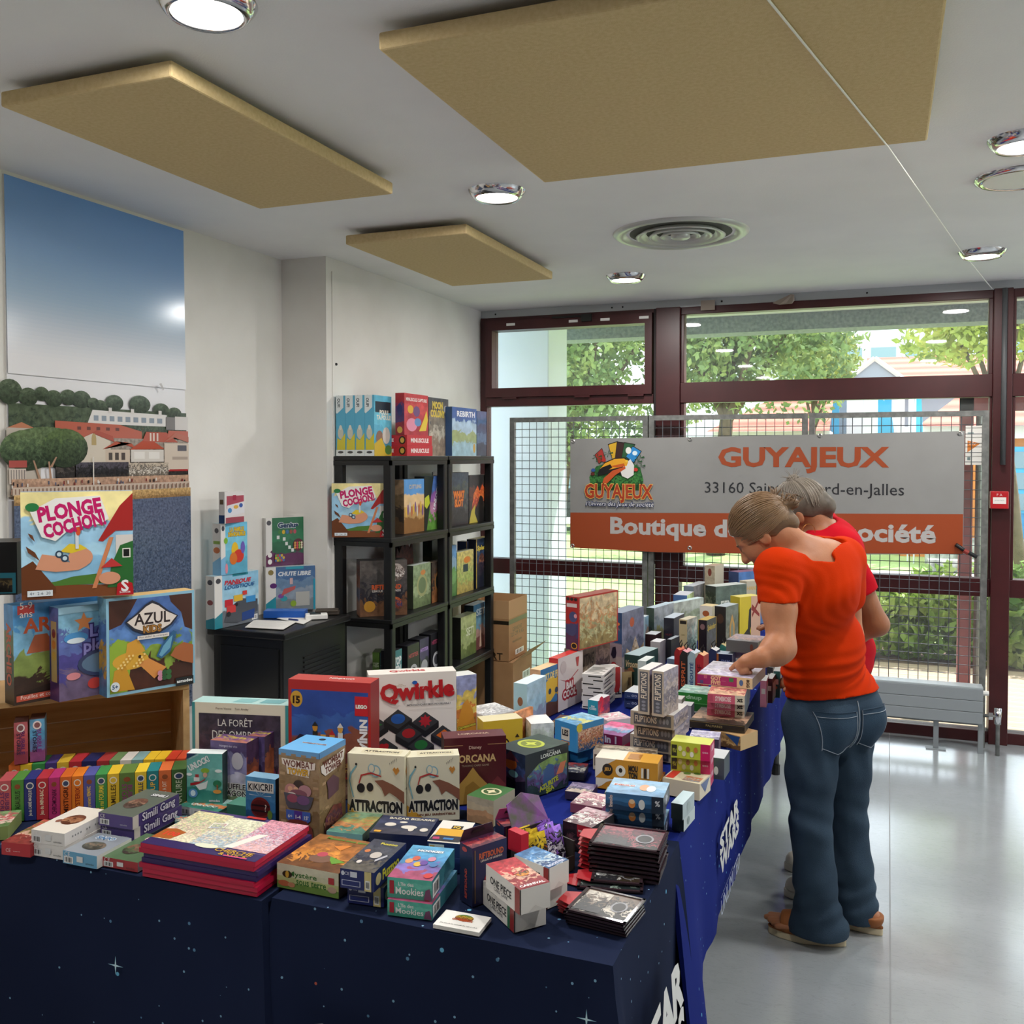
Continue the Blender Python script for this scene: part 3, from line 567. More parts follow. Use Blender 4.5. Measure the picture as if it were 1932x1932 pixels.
M_vinyl = MAT('banner_vinyl', '8c8b89', .55, var=(4, '868583'), bump=(9, .12)); M_eye = MAT('grommet_brass', 'a8a6a2', .3, .9)
YBN = 5.735; cor = [py(p, YBN) for p in ((1076, 828), (1820, 813), (1820, 1045), (1074, 1033))]
bx0, bx1 = cor[0][0], cor[1][0]
bn = thing('banner', 'wide grey and orange vinyl shop banner tied to the mesh fence', 'banner', (0, YBN, 0))
bz0, bz1 = (cor[2][2]+cor[3][2])/2-.012, (cor[0][2]+cor[1][2])/2
sheet = MB(); nx = 24
for i in range(nx+1):
    u = i/nx; x = bx0+(bx1-bx0)*u; wv = .006*math.sin(u*17)+.004*math.sin(u*41)
    zt = cor[0][2]+(cor[1][2]-cor[0][2])*u-.004*math.sin(math.pi*u); zb = cor[3][2]+(cor[2][2]-cor[3][2])*u-.02*math.sin(math.pi*u)
    sheet.v += [(x, wv*.0, zb), (x, 0, zt), (x, .003, zt), (x, .003, zb)]
    if i:
        k = 4*(i-1); sheet.f += [(k, k+4, k+5, k+1), (k+1, k+5, k+6, k+2), (k+2, k+6, k+7, k+3), (k+3, k+7, k+4, k)]
sheet.f += [(0, 1, 2, 3), tuple(4*nx+j for j in (3, 2, 1, 0))]
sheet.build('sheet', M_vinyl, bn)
ik = Ink(); BW, BH = bx1-bx0, bz1-bz0
fc = Face(ik, (bx0, -.0008, bz0), (1, 0, 0), (0, 0, 1), BW, BH); D = fc.draw
lu = lambda x, y=930: float((py((x, y), YBN)[0]-bx0)/BW)
lv = lambda x, y: float((py((x, y), YBN)[2]-bz0)/BH)
def P(*q): return [(lu(x, y), lv(x, y)) for x, y in q]
zl = cor[3][2]; zr_ = cor[2][2]
D(('p', [(0.001, (cor[3][2]-bz0)/BH), (.25, (cor[3][2]-bz0)/BH-.012), (.5, (cor[3][2]/2+cor[2][2]/2-bz0)/BH-.028), (.75, (cor[2][2]-bz0)/BH-.026), (.999, (cor[2][2]-bz0)/BH), (.999, lv(1819, 970)), (0.001, lv(1076, 967))], '9a4626'))
D(('t', 'GUYAJEUX', lu(1511, 868), lv(1511, 868), lu(1668)-lu(1352), '9a4626', {'b': .035, 'h': .205}))
D(('t', '33160 Saint-Médard-en-Jalles', lu(1511, 925), lv(1511, 925), lu(1699)-lu(1324), '2a2c30', {'h': .125}))
D(('t', 'Boutique de jeux de société', lu(1440, 1004), lv(1440, 1004), lu(1745)-lu(1138), 'b4b0ae', {'b': .035, 'h': .185}))
# shop emblem: toucan head before fanned cards, palms and leaves
D(('p', P((1116, 925), (1112, 900), (1125, 880), (1150, 872), (1190, 872), (1208, 882), (1214, 905), (1212, 925)), ('2f6b35', '24562c', '3d7d3c', '1d4524', 1.5, 30)))
for q, c in (([(1122, 858), (1136, 845), (1143, 866), (1130, 876)], 'a8342e'), ([(1147, 838), (1166, 832), (1170, 862), (1156, 870)], 'd2a52f'), ([(1164, 833), (1180, 835), (1176, 866), (1160, 866)], '3a2422'), ([(1178, 834), (1199, 838), (1186, 868), (1172, 866)], '2d5a3a'), ([(1194, 841), (1211, 851), (1196, 874), (1180, 862)], '2e86c8')):
    D(('p', P(*q), '1c1a18')); cx_, cy_ = np.mean([a for a, b in q]), np.mean([b for a, b in q]); D(('p', P(*[(cx_+(a-cx_)*.9, cy_+(b-cy_)*.9) for a, b in q]), c))
D(('e', lu(1186, 850), lv(1186, 850), .008, .03, 'e8e6e0')); D(('e', lu(1198, 855), lv(1198, 855), .007, .02, 'd8e8f0'))
for x, y in ((1127, 862), (1148, 856), (1207, 864), (1209, 880), (1203, 872), (1134, 868)):
    for k in range(6):
        a = k*math.pi/3+.3; D(('p', P((x, y), (x+9*math.cos(a)-1.5*math.sin(a), y-7*math.sin(a)-1.5*math.cos(a)), (x+10*math.cos(a), y-5*math.sin(a)+1)), '23512f'))
for x, y, c in ((1140, 868, 'b03028'), (1200, 886, 'c23a2e'), (1120, 887, '2b4f8a'), (1119, 894, '5a2a22')): D(('e', lu(x, y), lv(x, y), .006, .016, c))
D(('p', P((1128, 898), (1131, 886), (1142, 872), (1160, 864), (1180, 863), (1190, 872), (1192, 888), (1180, 896), (1150, 893)), '1b1a1a'))
D(('p', P((1190, 866), (1197, 878), (1196, 896), (1185, 903), (1174, 898), (1171, 888), (1180, 876)), 'dedcd8'))
D(('p', P((1133, 884), (1142, 874), (1160, 866), (1178, 865), (1186, 871), (1183, 879), (1168, 882), (1150, 886)), 'e0a02a')); D(('p', P((1150, 880), (1178, 874), (1180, 880), (1165, 882)), 'c25a22'))
D(('p', P((1128, 892), (1136, 882), (1152, 876), (1156, 882), (1140, 892)), '181616'))
D(('p', P((1136, 916), (1140, 902), (1156, 888), (1180, 880), (1181, 884), (1162, 896), (1146, 912)), 'c2542a'))
D(('e', lu(1183, 870), lv(1183, 870), .004, .012, 'e8c040'))
D(('t', 'GUYAJEUX', lu(1167, 931), lv(1167, 931), lu(1230)-lu(1104), 'a53a22', {'b': .03, 'h': .16, 'out': 'e0b45a', 'ow': .03}))
D(('t', "l'Univers des Jeux de société", lu(1169, 952), lv(1169, 952), lu(1232)-lu(1105), 'dcdce0', {'h': .05, 's': .25, 'out': '1f2a55', 'ow': .10}))
ik.build('banner_print', bn)
for x, y in ((1081, 833), (1302, 829), (1547, 822), (1811, 818), (1080, 1030), (1301, 1034), (1555, 1046)):
    g_ = py((x, y), YBN-.002); e = MB().lathe([(.006, 0), (.009, .003), (.014, 0)], n=16).build('grommet', M_eye, bn, loc=(g_[0], -.0016, g_[2])); e.rotation_euler = (math.pi/2, 0, 0)
ty = thing('clamp', 'black spring clamp holding the lower corner of the banner', 'clamp', tuple(py((1822, 1040), 5.72)))
for k, s_ in enumerate((-1, 1)): MB().tube([(-.05, .01*s_, .035), (0, 0, 0), (.055, -.004*s_, -.03)], [.010, .012, .010], 8).build('jaw', M_black, ty, smooth=True)
MB().tube([(-.01, -.014, .005), (.012, -.014, -.008)], .013, 8).build('pivot', MAT('clamp_red', '8c2a22', .5), ty)
nt = tag(B((0, 0, 0), (.10, .002, .215)).build('notice', M_paper), 'small white notice with orange triangle on the mesh beside the banner', 'notice'); nt.location = tuple(py((1821, 877), 5.80))
ik = Ink(); fc = Face(ik, (0, -.0003, 0), (1, 0, 0), (0, 0, 1), .10, .215)
for op in (('p', [(.1, .62), (.75, .55), (.1, .32)], 'd8833f'), ('t', 'info', .35, .55, .3, 'fff'), ('r', .1, .8, .4, .83, '9aa'), ('r', .1, .12, .25, .2, '788')): fc.draw(op)
ik.build('notice_print', nt)
rd = thing('radiator', 'low grey horizontal panel radiator under the wide window', 'radiator', (-.45, 5.60, 0)); M_rad = MAT('radiator_enamel', '8e9498', .35)
for k in range(3): B((-1.0, 0, .17+k*.062), (.955, .012, .17+k*.062+.060)).build('panel', M_rad, rd, bevel=.002)
B((-1.0, .012, .165), (.955, .085, .352)).build('core', M_rad, rd)
B((-1.0, 0, .354), (.955, .095, .366)).build('top_grille', MAT('radiator_top', 'a9b1b5', .3), rd, bevel=.002)
for x in (-.75, .1, .73, .95): B((x-.013, .045, 0), (x+.013, .07, .17)).build('leg', M_rad, rd)
for x in (-.75, .73): B((x-.05, .03, 0), (x+.05, .085, .006)).build('foot', M_rad, rd)
MB().tube([(.955, .04, .21), (1.03, .04, .21), (1.03, .04, .0)], .011, 10).build('pipe', M_galv, rd, smooth=True)
MB().tube([(.985, .04, .21), (1.005, .04, .21)], .02, 10).build('valve_nut', M_chrome, rd); MB().tube([(1.03, .04, .17), (1.03, .04, .255)], .018, 10).build('valve', M_chrome, rd, smooth=True); MB().tube([(.955, .04, .33), (.985, .04, .33)], .013, 10).build('bleed_valve', M_white, rd)

# ------------------------------------------------------------------ black shelf units
def shelf_unit(y0_, y1_, label):
    t = thing('shelf_unit', label, 'shelf unit', (-2.36, (y0_+y1_)/2, 0), 0, 'black plastic shelf units'); b = (y1_-y0_)/2-.006; a = .16
    for sx in (-1, 1):
        for sy in (-1, 1): B((sx*(a-.024)-.022, sy*(b-.024)-.022, 0), (sx*(a-.024)+.022, sy*(b-.024)+.022, 1.56)).build('post', M_black, t, bevel=.006)
    for zz in (.03, .405, .785, 1.18, 1.575):
        s_ = B((-a, -b, zz), (a, b, zz+.022)).build('shelf', M_black, t, bevel=.004)
        for q in (((-a, -b, zz-.022), (a, -b+.012, zz)), ((-a, b-.012, zz-.022), (a, b, zz)), ((a-.012, -b, zz-.022), (a, b, zz))): B(*q).build('rim', M_black, s_)
shelf_unit(4.045, 4.70, 'black plastic shelf unit nearer the mural'); shelf_unit(4.70, 5.355, 'black plastic shelf unit nearer the window')
# black cabinet in the corner
cb = thing('cabinet', 'black metal cabinet standing in the wall corner', 'cabinet', (-2.53, 3.64, 0)); M_cab = MAT('black_metal', '141414', .3)
B((-.19, -.25, 0), (.17, .25, .82)).build('body', M_cab, cb, bevel=.004); B((-.21, -.27, .82), (.19, .27, .85)).build('top', M_cab, cb, bevel=.006)
for k in range(14): B((.17, -.1, .45+k*.02), (.176, .2, .458+k*.02)).build('vent_slat', M_cab, cb)
B((-.15, -.256, .06), (.15, -.25, .78)).build('front_panel', M_cab, cb, bevel=.002)
# cardboard cartons
M_card = MAT('cardboard', 'a87f55', .8, var=(8, '9c744c')); M_card2 = MAT('cardboard_inside', 'b58d62', .85)
ct = thing('carton', 'open brown cardboard carton on top of another by the mesh fence', 'carton', (-2.285, 5.56, .34), 0, 'cardboard cartons')
B((-.16, -.16, 0), (.16, .16, .26)).build('body', M_card, ct)
for q in (((-.16, -.16, .26), (.16, -.156, .37)), ((-.16, .156, .26), (.16, .16, .37)), ((-.16, -.156, .26), (-.156, .156, .37)), ((.156, -.156, .26), (.16, .156, .37))): B(*q).build('flap', M_card2, ct)
ik = Ink(); fr = Face(ik, (.16, -.16, 0), (0, 1, 0), (0, 0, 1), .32, .26); ff = Face(ik, (-.16, -.16, 0), (1, 0, 0), (0, 0, 1), .32, .26)
for op in (('r', 0, .86, 1, .97, '5c5038'), ('t', 'GEWICHT\n32.5 CM  R KG', .45, .66, .7, '4a3a28'), ('t', 'MADE IN CHINA', .45, .42, .5, '5a4a36'), ('b', .35, .08, .8, .2)): fr.draw(op)
for op in (('r', 0, .86, 1, .95, '241d14'), ('t', 'MART', .62, .1, .5, '3a2d1e', {'b': .02})): ff.draw(op)
ik.build('stencil_print', ct)
c2_ = thing('carton', 'lower cardboard carton with a raised flap by the mesh fence', 'carton', (-2.27, 5.56, 0), 0, 'cardboard cartons')
B((-.175, -.165, 0), (.175, .165, .335)).build('body', M_card, c2_)
MB().prism([(.175, -.165, .335), (.175, .165, .335), (.275, .165, .42), (.275, -.165, .42)], (.003, 0, .003)).build('flap', M_card2, c2_)
ik = Ink(); fr = Face(ik, (.175, -.165, 0), (0, 1, 0), (0, 0, 1), .33, .33); fr.draw(('t', 'CHUTE LIBRE\nX 6', .4, .45, .5, '4a3a28')); fr.draw(('b', .5, .6, .9, .75)); ik.build('stencil_print', c2_)

# ------------------------------------------------------------------ tables and printed cloths
def cloth_material(name, base, side):
    m, t, b = new_mat(name); N = t.nodes; L = t.links
    tc = N.new('ShaderNodeTexCoord')
    def dots(scale, thr, col):
        v = N.new('ShaderNodeTexVoronoi'); v.inputs['Scale'].default_value = scale; L.new(tc.outputs['Object'], v.inputs['Vector'])
        c = N.new('ShaderNodeMath'); c.operation = 'LESS_THAN'; L.new(v.outputs['Distance'], c.inputs[0])
        w = N.new('ShaderNodeTexWhiteNoise'); L.new(v.outputs['Position'], w.inputs['Vector'])
        k = N.new('ShaderNodeMath'); k.operation = 'GREATER_THAN'; k.inputs[1].default_value = .3; L.new(w.outputs['Value'], k.inputs[0])
        th = N.new('ShaderNodeMath'); th.operation = 'MULTIPLY'; th.inputs[1].default_value = thr; L.new(k.outputs[0], th.inputs[0]); L.new(th.outputs[0], c.inputs[1]); return c.outputs[0]
    n = N.new('ShaderNodeTexNoise'); n.inputs['Scale'].default_value = 1.7; L.new(tc.outputs['Object'], n.inputs['Vector'])
    r = N.new('ShaderNodeValToRGB'); r.color_ramp.elements[0].color = (*hx(base), 1); r.color_ramp.elements[1].color = (*hx(side), 1); r.color_ramp.elements[0].position = .35; r.color_ramp.elements[1].position = .75; L.new(n.outputs[0], r.inputs[0])
    col = r.outputs[0]
    for sc_, th, c in ((30, .075, '7fa8c4'), (12, .05, '6cb4d8'), (7, .026, 'b25a4a'), (18, .06, '5d86a8')):
        mx = N.new('ShaderNodeMix'); mx.data_type = 'RGBA'; L.new(dots(sc_, th, c), mx.inputs['Factor']); L.new(col, mx.inputs[6]); mx.inputs[7].default_value = (*hx(c), 1); col = mx.outputs[2]
    L.new(col, b.inputs['Base Color']); b.inputs['Roughness'].default_value = .9; b.inputs['Specular IOR Level'].default_value = .08
    return m
M_cl1 = cloth_material('navy_star_cloth', '182038', '202944'); M_cl2 = cloth_material('blue_star_cloth', '16226a', '1b2a7a')
M_tleg = MAT('table_leg_grey', '6b6c6e', .4, .5); M_top = MAT('table_board', 'c8c6c0', .6)
def table(label, x0, x1, ya, yb):
    t = thing('folding_table', label, 'table', ((x0+x1)/2, (ya+yb)/2, 0), 0, 'folding tables under the cloths'); a, b = (x1-x0)/2, (yb-ya)/2
    B((-a, -b, .70), (a, b, .735)).build('tabletop', M_top, t)
    for sx in (-1, 1):
        for sy in (-1, 1): lg = MB().tube([(sx*(a-.05), sy*(b-.12), .03), (sx*(a-.05), sy*(b-.12), .70)], .016, 10).build('leg', M_tleg, t, smooth=True); MB().tube([(sx*(a-.05), sy*(b-.12), 0), (sx*(a-.05), sy*(b-.12), .05)], .021, 10).build('foot', M_black, lg)
ZT = .742
def cloth(label, x0, x1, ya, yb, m, drop, amp=.012, flare=.06, sides='fblr', cdrop=0., ZT=.742):
    """a cloth lying on the table and hanging over the named sides with soft folds"""
    t = MB(); nz = 14
    ring = []
    def pts(n, a, b): return [np.array(a)+(np.array(b)-np.array(a))*i/n for i in range(n)]
    C4 = [(x0, ya), (x1, ya), (x1, yb), (x0, yb)]; nm = ['f', 'r', 'b', 'l']; nn = 60
    for i in range(4):
        for q in pts(nn, C4[i], C4[(i+1) % 4]): ring.append((q, nm[i]))
    cxy = np.array([(x0+x1)/2, (ya+yb)/2]); M = len(ring)
    for j in range(nz+1):
        s_ = j/nz
        for i, (q, sd) in enumerate(ring):
            n_ = {'f': (0, -1), 'r': (1, 0), 'b': (0, 1), 'l': (-1, 0)}[sd]; n_ = np.array(n_, float)
            k = i % nn; e = min(k, nn-k)/nn
            if k == 0: n_ = n_+np.array({'f': (-1, 0), 'r': (0, -1), 'b': (1, 0), 'l': (0, 1)}[sd], float)
            has = sd in sides; dr = drop[sd] if has else .004
            corner = math.exp(-(e/.06)**2)
            sl_ = (q[0]+q[1])*6.283; cd_ = math.exp(-((k if sd == 'r' else 99)/4.)**2)*cdrop; dr = dr*(1+cd_)
            off = (amp*(math.sin(sl_/.34)+.5*math.sin(sl_/.19+1))*s_+flare*s_*corner*1.2+.004+flare*.25*s_+.10*cd_*s_) if has else .001
            lip = min(1., s_*9); zz = ZT-dr*s_ if j else ZT
            p = q+n_*off*(lip if has else 0)
            t.v.append((p[0], p[1], zz - (.006*(1-lip) if j else 0)))
        if j:
            for i in range(M): a = (j-1)*M+i; b = (j-1)*M+(i+1) % M; t.f.append((a, b, b+M, a+M))
    t.f.append(tuple(range(M)))
    o = t.build('tablecloth', m, smooth=True); o.data.set_sharp_from_angle(angle=math.radians(35)); return tag(o, label, 'tablecloth', 'star-printed tablecloths')
table('folding table along the front left under the dark cloth', -2.6, -1.16, 1.53, 2.2)
table('folding table at the front corner under the dark cloth', -1.06, -.44, 1.56, 2.06)
table('long folding table along the aisle under the blue cloth', -1.08, -.44, 2.1, 5.03)
c_left = cloth('dark navy starry cloth hanging from the front left table', -2.62, -1.109, 1.515, 2.22, M_cl1, {'f': .72, 'l': .6, 'r': .3, 'b': .3}, .004, .02, 'fbr')
c_mid = cloth('dark navy starry cloth over the front corner table with white block letters', -1.098, -.416, 1.535, 2.09, M_cl1, {'f': .72, 'r': .72, 'l': .3, 'b': .02}, .006, .06, 'frl')
c_long = cloth('bright blue starry cloth hanging beside the aisle', -1.104, -.424, 2.05, 5.05, M_cl2, {'r': .42, 'b': .42, 'l': .42, 'f': .02}, .005, .03, 'rbl', .5, .7405)
# block lettering printed on the hanging cloths
def cloth_print(par, O, U, V, W, H, ops, nm='lettering'):
    ik = Ink(); f_ = Face(ik, O, U, V, W, H)
    for op in ops: f_.draw(op)
    return ik.build(nm, par)
SWo = lambda w=.9, y=.5, c='dcdcda': [('t', 'STAR', .5, y+.17, w, c, {'b': .05, 'h': .30}), ('t', 'WARS', .5, y-.17, w, c, {'b': .05, 'h': .30})]
p0 = py((1130, 1920), 1.49)
cloth_print(c_mid, (-1.0, 1.500, .24), (1, 0, 0), (0, 0, 1), .42, .36, SWo(1.0))
cloth_print(c_mid, (-.36, 1.56, .34), (0, 1, 0), (-.06, 0, 1), .34, .30, SWo(1.0))
cloth_print(c_long, (-.402, 2.60, .425), (0, 1, 0), (-.02, 0, 1), .34, .165, SWo(1.0)); cloth_print(c_long, (-.399, 2.59, .335), (0, 1, 0), (-.01, 0, 1), .36, .065, [('t', 'UNLIMITED', .5, .5, 1.0, 'b9c2d8', {'h': .7}), ('r', .0, .98, .6, 1.0, 'b9c2d8')])
def sparkle(par, p, n_, r):
    ik = Ink(); U = np.cross((0, 0, 1), n_); f_ = Face(ik, np.array(p)-U*r-np.array((0, 0, r)), U, (0, 0, 1), 2*r, 2*r); f_.draw(('s', .5, .5, .5, 4, '9fd4e8', .14)); f_.draw(('s', .5, .5, .28, 4, 'd8f0f6', .2)); ik.build('star_print', par)
sparkle(c_mid, (-.455, 1.512, .655), (0, -1, 0), .018); sparkle(c_left, (-1.45, 1.494, .56), (0, -1, 0), .02)
# ------------------------------------------------------------------ printed boxes
def T(f, txt_, x, y, w, c, **o): return (f, "t", txt_, x, y, w, c, o)
def Rc(f, x0, y0, x1, y1, c): return (f, 'r', x0, y0, x1, y1, c)
def El(f, x, y, rx, ry, c): return (f, 'e', x, y, rx, ry, c)
def Pg(f, pts, c): return (f, 'p', pts, c)
def St(f, x, y, r, n, c, k=.5): return (f, 's', x, y, r, n, c, k)
def Bc(f, x0, y0, x1, y1): return (f, 'b', x0, y0, x1, y1)
def wbs(label, x0, x1, ytop, Xf, z, d, f, ops=(), h=None, group=None, **k):
    """a box on a shelf, cover towards the aisle (+X), between two picked columns of the plane X=Xf"""
    ym = 862.; a = pxw((x0, ym), Xf)[1]; b = pxw((x1, ym), Xf)[1]; hh = h or float(pxw((x0, ytop), Xf)[2]-z)
    k['f'] = f; o = art_box('game_box', b-a, d, hh, k, ops, label, 'game box', group, (Xf, (a+b)/2, z), math.pi/2)
    BOXLOG.append((label, round(b-a, 3), d, round(hh, 3), 90, [round(Xf, 2), round((a+b)/2, 2), z])); return o
TB = 'boxes standing on the tables'
# ---- wooden crate with its rows of small boxes
M_pine = MAT('pine_board', 'd6ac76', .6, var=(3, 'c0935c'), stretch=(1.2, 1.2, 14), bump=(20, .1)); M_pine_e = MAT('pine_end_grain', 'cdaa78', .7, var=(30, 'bb9664'))
ck = thing('wooden_crate', 'open pine wine crate lying on its side on the table', 'crate', (-1.70, 2.02, .742), math.radians(48))
for k in range(4): B((-.56, .255, .002+k*.064), (0, .267, .002+k*.064+.061)).build('back_plank', M_pine, ck)
B((-.56, 0, .242), (0, .27, .256)).build('top_board', M_pine, ck, bevel=.002); B((-.56, .0, .0), (0, .255, .006)).build('bottom_board', M_pine, ck)
for x in (-.56, -.016): B((x, 0, .006), (x+.016, .255, .242)).build('end_board', M_pine_e, ck)
ZC = 1.0
gb('blue adventure game box with a desert canyon cover, leftmost on the crate', (27, 1332), (.25, 72), 1143, .05, ZC, ('4c8fc4', '79b0d0', '7d8f4a', '3a2a22', .55, 9), ops=[T('f', 'ARCHEO', .5, .78, .8, 'c2562f', b=.03, h=.14), T('l', 'ARCHEO', .5, .5, .62, 'c2562f', r=-90, b=.03, h=.5), Pg('f', [(.12, .5), (.2, .68), (.32, .68), (.42, .5)], 'a85a3a'), Rc('f', .04, .9, .2, .99, 'c23c35'), T('f', '5-9\nans', .12, .945, .12, 'f2e8e0'), Rc('f', .02, .03, .6, .09, 'b8503c'), T('f', 'Fouilles et cooperation', .31, .06, .5, 'e8d8d0'), Pg('f', [(0, 0.1), (.5, .2), (1, .34), (1, .1)], '2c211c')], l=('4c8fc4', '6a7a52', '3a4a30', '2a201a', .4, 12), t='4a86b4', group='large games on top of the crate')
a_ = gb('blue-violet underwater game box with a dolphin, between canyon and butterfly boxes', (112, 1325), (.25, 71), 1148, .05, ZC, ('7fb2cc', '5a6aa8', '4a4488', '6a5a78', .7, 10), ops=[T('f', "Le P'tit\nplongeur", .55, .62, .6, '8a86c4', b=.03, out='3a3070'), ('f', 's', .25, .82, .1, 5, 'd8854a', .45), El('f', .17, .66, .12, .06, '4a90c8'), El('f', .17, .63, .09, .03, 'd8e4ea'), El('f', .35, .14, .07, .06, 'c2423c'), El('f', .14, .25, .07, .04, 'd88a90'), El('f', .5, .36, .32, .16, '3a4468'), El('f', .5, .36, .28, .12, '5f7a96'), Rc('f', 0, .93, 1, 1, '9cc4d8'), Rc('l', .2, .2, .8, .85, 'c8a870'), El('l', .5, .72, .2, .05, '8a3a34'), El('l', .5, .6, .2, .05, 'd2843a'), El('l', .5, .48, .2, .05, 'd8a84a')], l=('6a70a8', '4a4a90', '3c3a78', '5a3a6a', .6, 12), t='8ab4cc', group='large games on top of the crate')
gb('light blue framed mosaic game box with a gold butterfly fish, rightmost on the crate', (202, 1317), (368, 1288), 1130, .055, ZC, '8ab9cf', ops=[Rc('f', .03, .03, .97, .97, ('4a6ba8', '5a82bc', '7f9a3c', '4a2a20', .8, 8)), Pg('f', [(.03, .97), (.03, .68), (.16, .72), (.26, .84), (.34, .97)], '47281e'), Pg('f', [(.97, .97), (.97, .58), (.88, .62), (.84, .78), (.72, .9), (.7, .97)], '47281e'), Pg('f', [(.03, .03), (.03, .5), (.12, .58), (.22, .54), (.26, .3), (.22, .03)], '8fae3a'), Pg('f', [(.97, .03), (.97, .3), (.7, .22), (.62, .03)], '47281e'),
   El('f', .26, .34, .2, .09, 'd8a53a'), Pg('f', [(.2, .36), (.22, .52), (.34, .56), (.42, .42)], 'd49a38'), Pg('f', [(.34, .3), (.52, .12), (.66, .22), (.46, .34)], 'd8904a'), Pg('f', [(.04, .05), (.08, .26), (.2, .3), (.3, .04)], 'c9932f'), El('f', .36, .37, .018, .018, '3a2414')] + [El('f', .12+.03*k % .3+.02*(k//5), .28+.028*(k % 5), .012, .012, 'f0d080') for k in range(18)] +
   [Pg('f', [(.2, .74), (.32, .82), (.42, .9), (.5, .94), (.58, .9), (.68, .82), (.8, .75), (.72, .66), (.6, .6), (.5, .54), (.4, .6), (.28, .65)], '2a2c38'), Pg('f', [(.22, .74), (.34, .81), (.43, .88), (.5, .91), (.57, .88), (.66, .81), (.78, .75), (.7, .67), (.58, .62), (.42, .62), (.3, .67)], 'e2d6cc'), T('f', 'AZUL', .5, .755, .4, '2c2022', b=.02, h=.115), T('f', 'KIDS', .5, .645, .2, 'a8742f', b=.03, h=.07, out='3a2a22', ow=.05), Rc('f', .33, .545, .69, .585, 'e2dcd4'), T('f', 'Mon atelier de mosaiques', .51, .565, .32, '4a4a58'),
   Pg('f', [(.54, .35), (.6, .46), (.68, .54), (.74, .6), (.78, .58), (.73, .46), (.7, .38), (.6, .32)], '2f5f88'), Pg('f', [(.57, .36), (.62, .45), (.7, .53), (.73, .55), (.7, .42), (.6, .34)], '6aa4c0'), Pg('f', [(.72, .36), (.76, .42), (.86, .46), (.97, .42), (.97, .22), (.84, .26), (.76, .3), (.7, .34)], 'a8623a'), El('f', .08, .1, .05, .05, 'd8e2e8'), T('f', '5+', .08, .1, .06, '2a4a78', b=.03), Rc('f', .76, .0, .97, .09, '1d1a1c'), T('f', 'asmodee', .865, .05, .18, 'eee', b=.03)] + [El('f', .58+.05*(k % 3), .12+.05*(k//3), .03, .03, ('c98aa0', '2d5a34', '366a3a')[k % 3]) for k in range(6)],
   l=('8ab9cf', '5a82bc', 'c99a3a', '4f7fa8', .8, 14), t='c2a060', group='large games on top of the crate')
PL = [Pg('f', [(.0, .0), (1, 0), (1, .10), (.5, .12), (0, .14)], '7a4628'), Pg('f', [(0, .13), (.3, .16), (.45, .2), (.7, .22), (.75, .12), (0, .12)], '4f7a34'), Pg('f', [(0, .3), (.1, .36), (.3, .1), (.3, .05), (0, .05)], '6a3c22'), Pg('f', [(1, .98), (.88, .86), (.68, .53), (.72, .52), (.84, .62), (1, .62)], 'a82c2a'), Rc('f', .84, .12, 1, .58, 'd8d2cc'), Pg('f', [(.76, .08), (.8, .3), (.88, .48), (1, .52), (1, .08)], '2f6a34'), Rc('f', .9, .36, .975, .45, 'e8e4dc'), Rc('f', .91, .37, .965, .44, '1f1f1f'), Pg('f', [(.62, .08), (.66, .08), (.82, .56), (.78, .56)], 'd0845a'),
      Pg('f', [(.12, .28), (.18, .42), (.3, .4), (.4, .34), (.58, .3), (.5, .26), (.3, .25)], 'd89878'), El('f', .52, .38, .11, .09, 'd89878'), Pg('f', [(.34, .44), (.42, .51), (.52, .5), (.58, .46), (.44, .42)], 'e0c436'), El('f', .33, .415, .035, .035, '34485c'), El('f', .38, .375, .035, .035, '34485c'), El('f', .33, .415, .02, .02, 'c8dce4'), El('f', .38, .375, .02, .02, 'c8dce4'), El('f', .78, .17, .1, .06, 'd89878'), Pg('f', [(.7, .27), (.8, .36), (.9, .28)], 'c23a3a'), Rc('f', .475, .46, .505, .62, 'd2d8dc'), El('f', .5, .63, .022, .045, 'd8542e'), Pg('f', [(.06, .62), (.1, .6), (.12, .54), (.08, .58)], '6a4028'), Pg('f', [(.04, .5), (.12, .44), (.16, .36), (.06, .44)], '6a4028'),
      Pg('f', [(.08, .82), (.3, .94), (.7, .96), (.78, .74), (.7, .69), (.44, .66), (.3, .54), (.18, .58)], 'eceae6'), T('f', 'PLONGE', .43, .83, .56, 'c21f66', b=.05, h=.13, r=9), T('f', 'COCHON!', .47, .69, .55, 'c21f66', b=.05, h=.12, r=13), El('f', .1, .86, .06, .04, '2f7a44'), Pg('f', [(.84, 0), (.85, .11), (.92, .145), (.99, .11), (1, 0)], 'b8202a'), T('f', 'S', .92, .09, .06, 'eee', b=.03), T('f', 'Schmidt', .92, .03, .1, 'eee'), Rc('f', .05, .03, .27, .085, 'dfe6ea'), T('f', '4+  2-6  20', .16, .058, .18, '3a4a60')]
plf = ('f0e2a0', '9cc8e4', 'a8d2e8', '86b8d8', .7, 3.5)
gb('large pig-diving game box with pink title, standing on the crate games', (41, 1133), (252, 1121), 929, .06, 1.255, plf, ops=PL, l=('8ab4d0', 'c84a6a', 'a83a3a', '8a2a2a', .4, 12), t='8a9ab0', group='pig-diving games')
gb('black case with a teal carton, at the left edge on the crate games', (-60, 1124), (33, 1122), 1024, .12, 1.255, '191a1c', ops=[Rc('f', .35, .03, .97, .42, '2f7a8a'), Rc('f', .45, .05, .9, .32, ('3a3024', '6a5a3a', '2a2420', '18140f', 1.5, 30))], t='101113', name='display_case', cat='case')
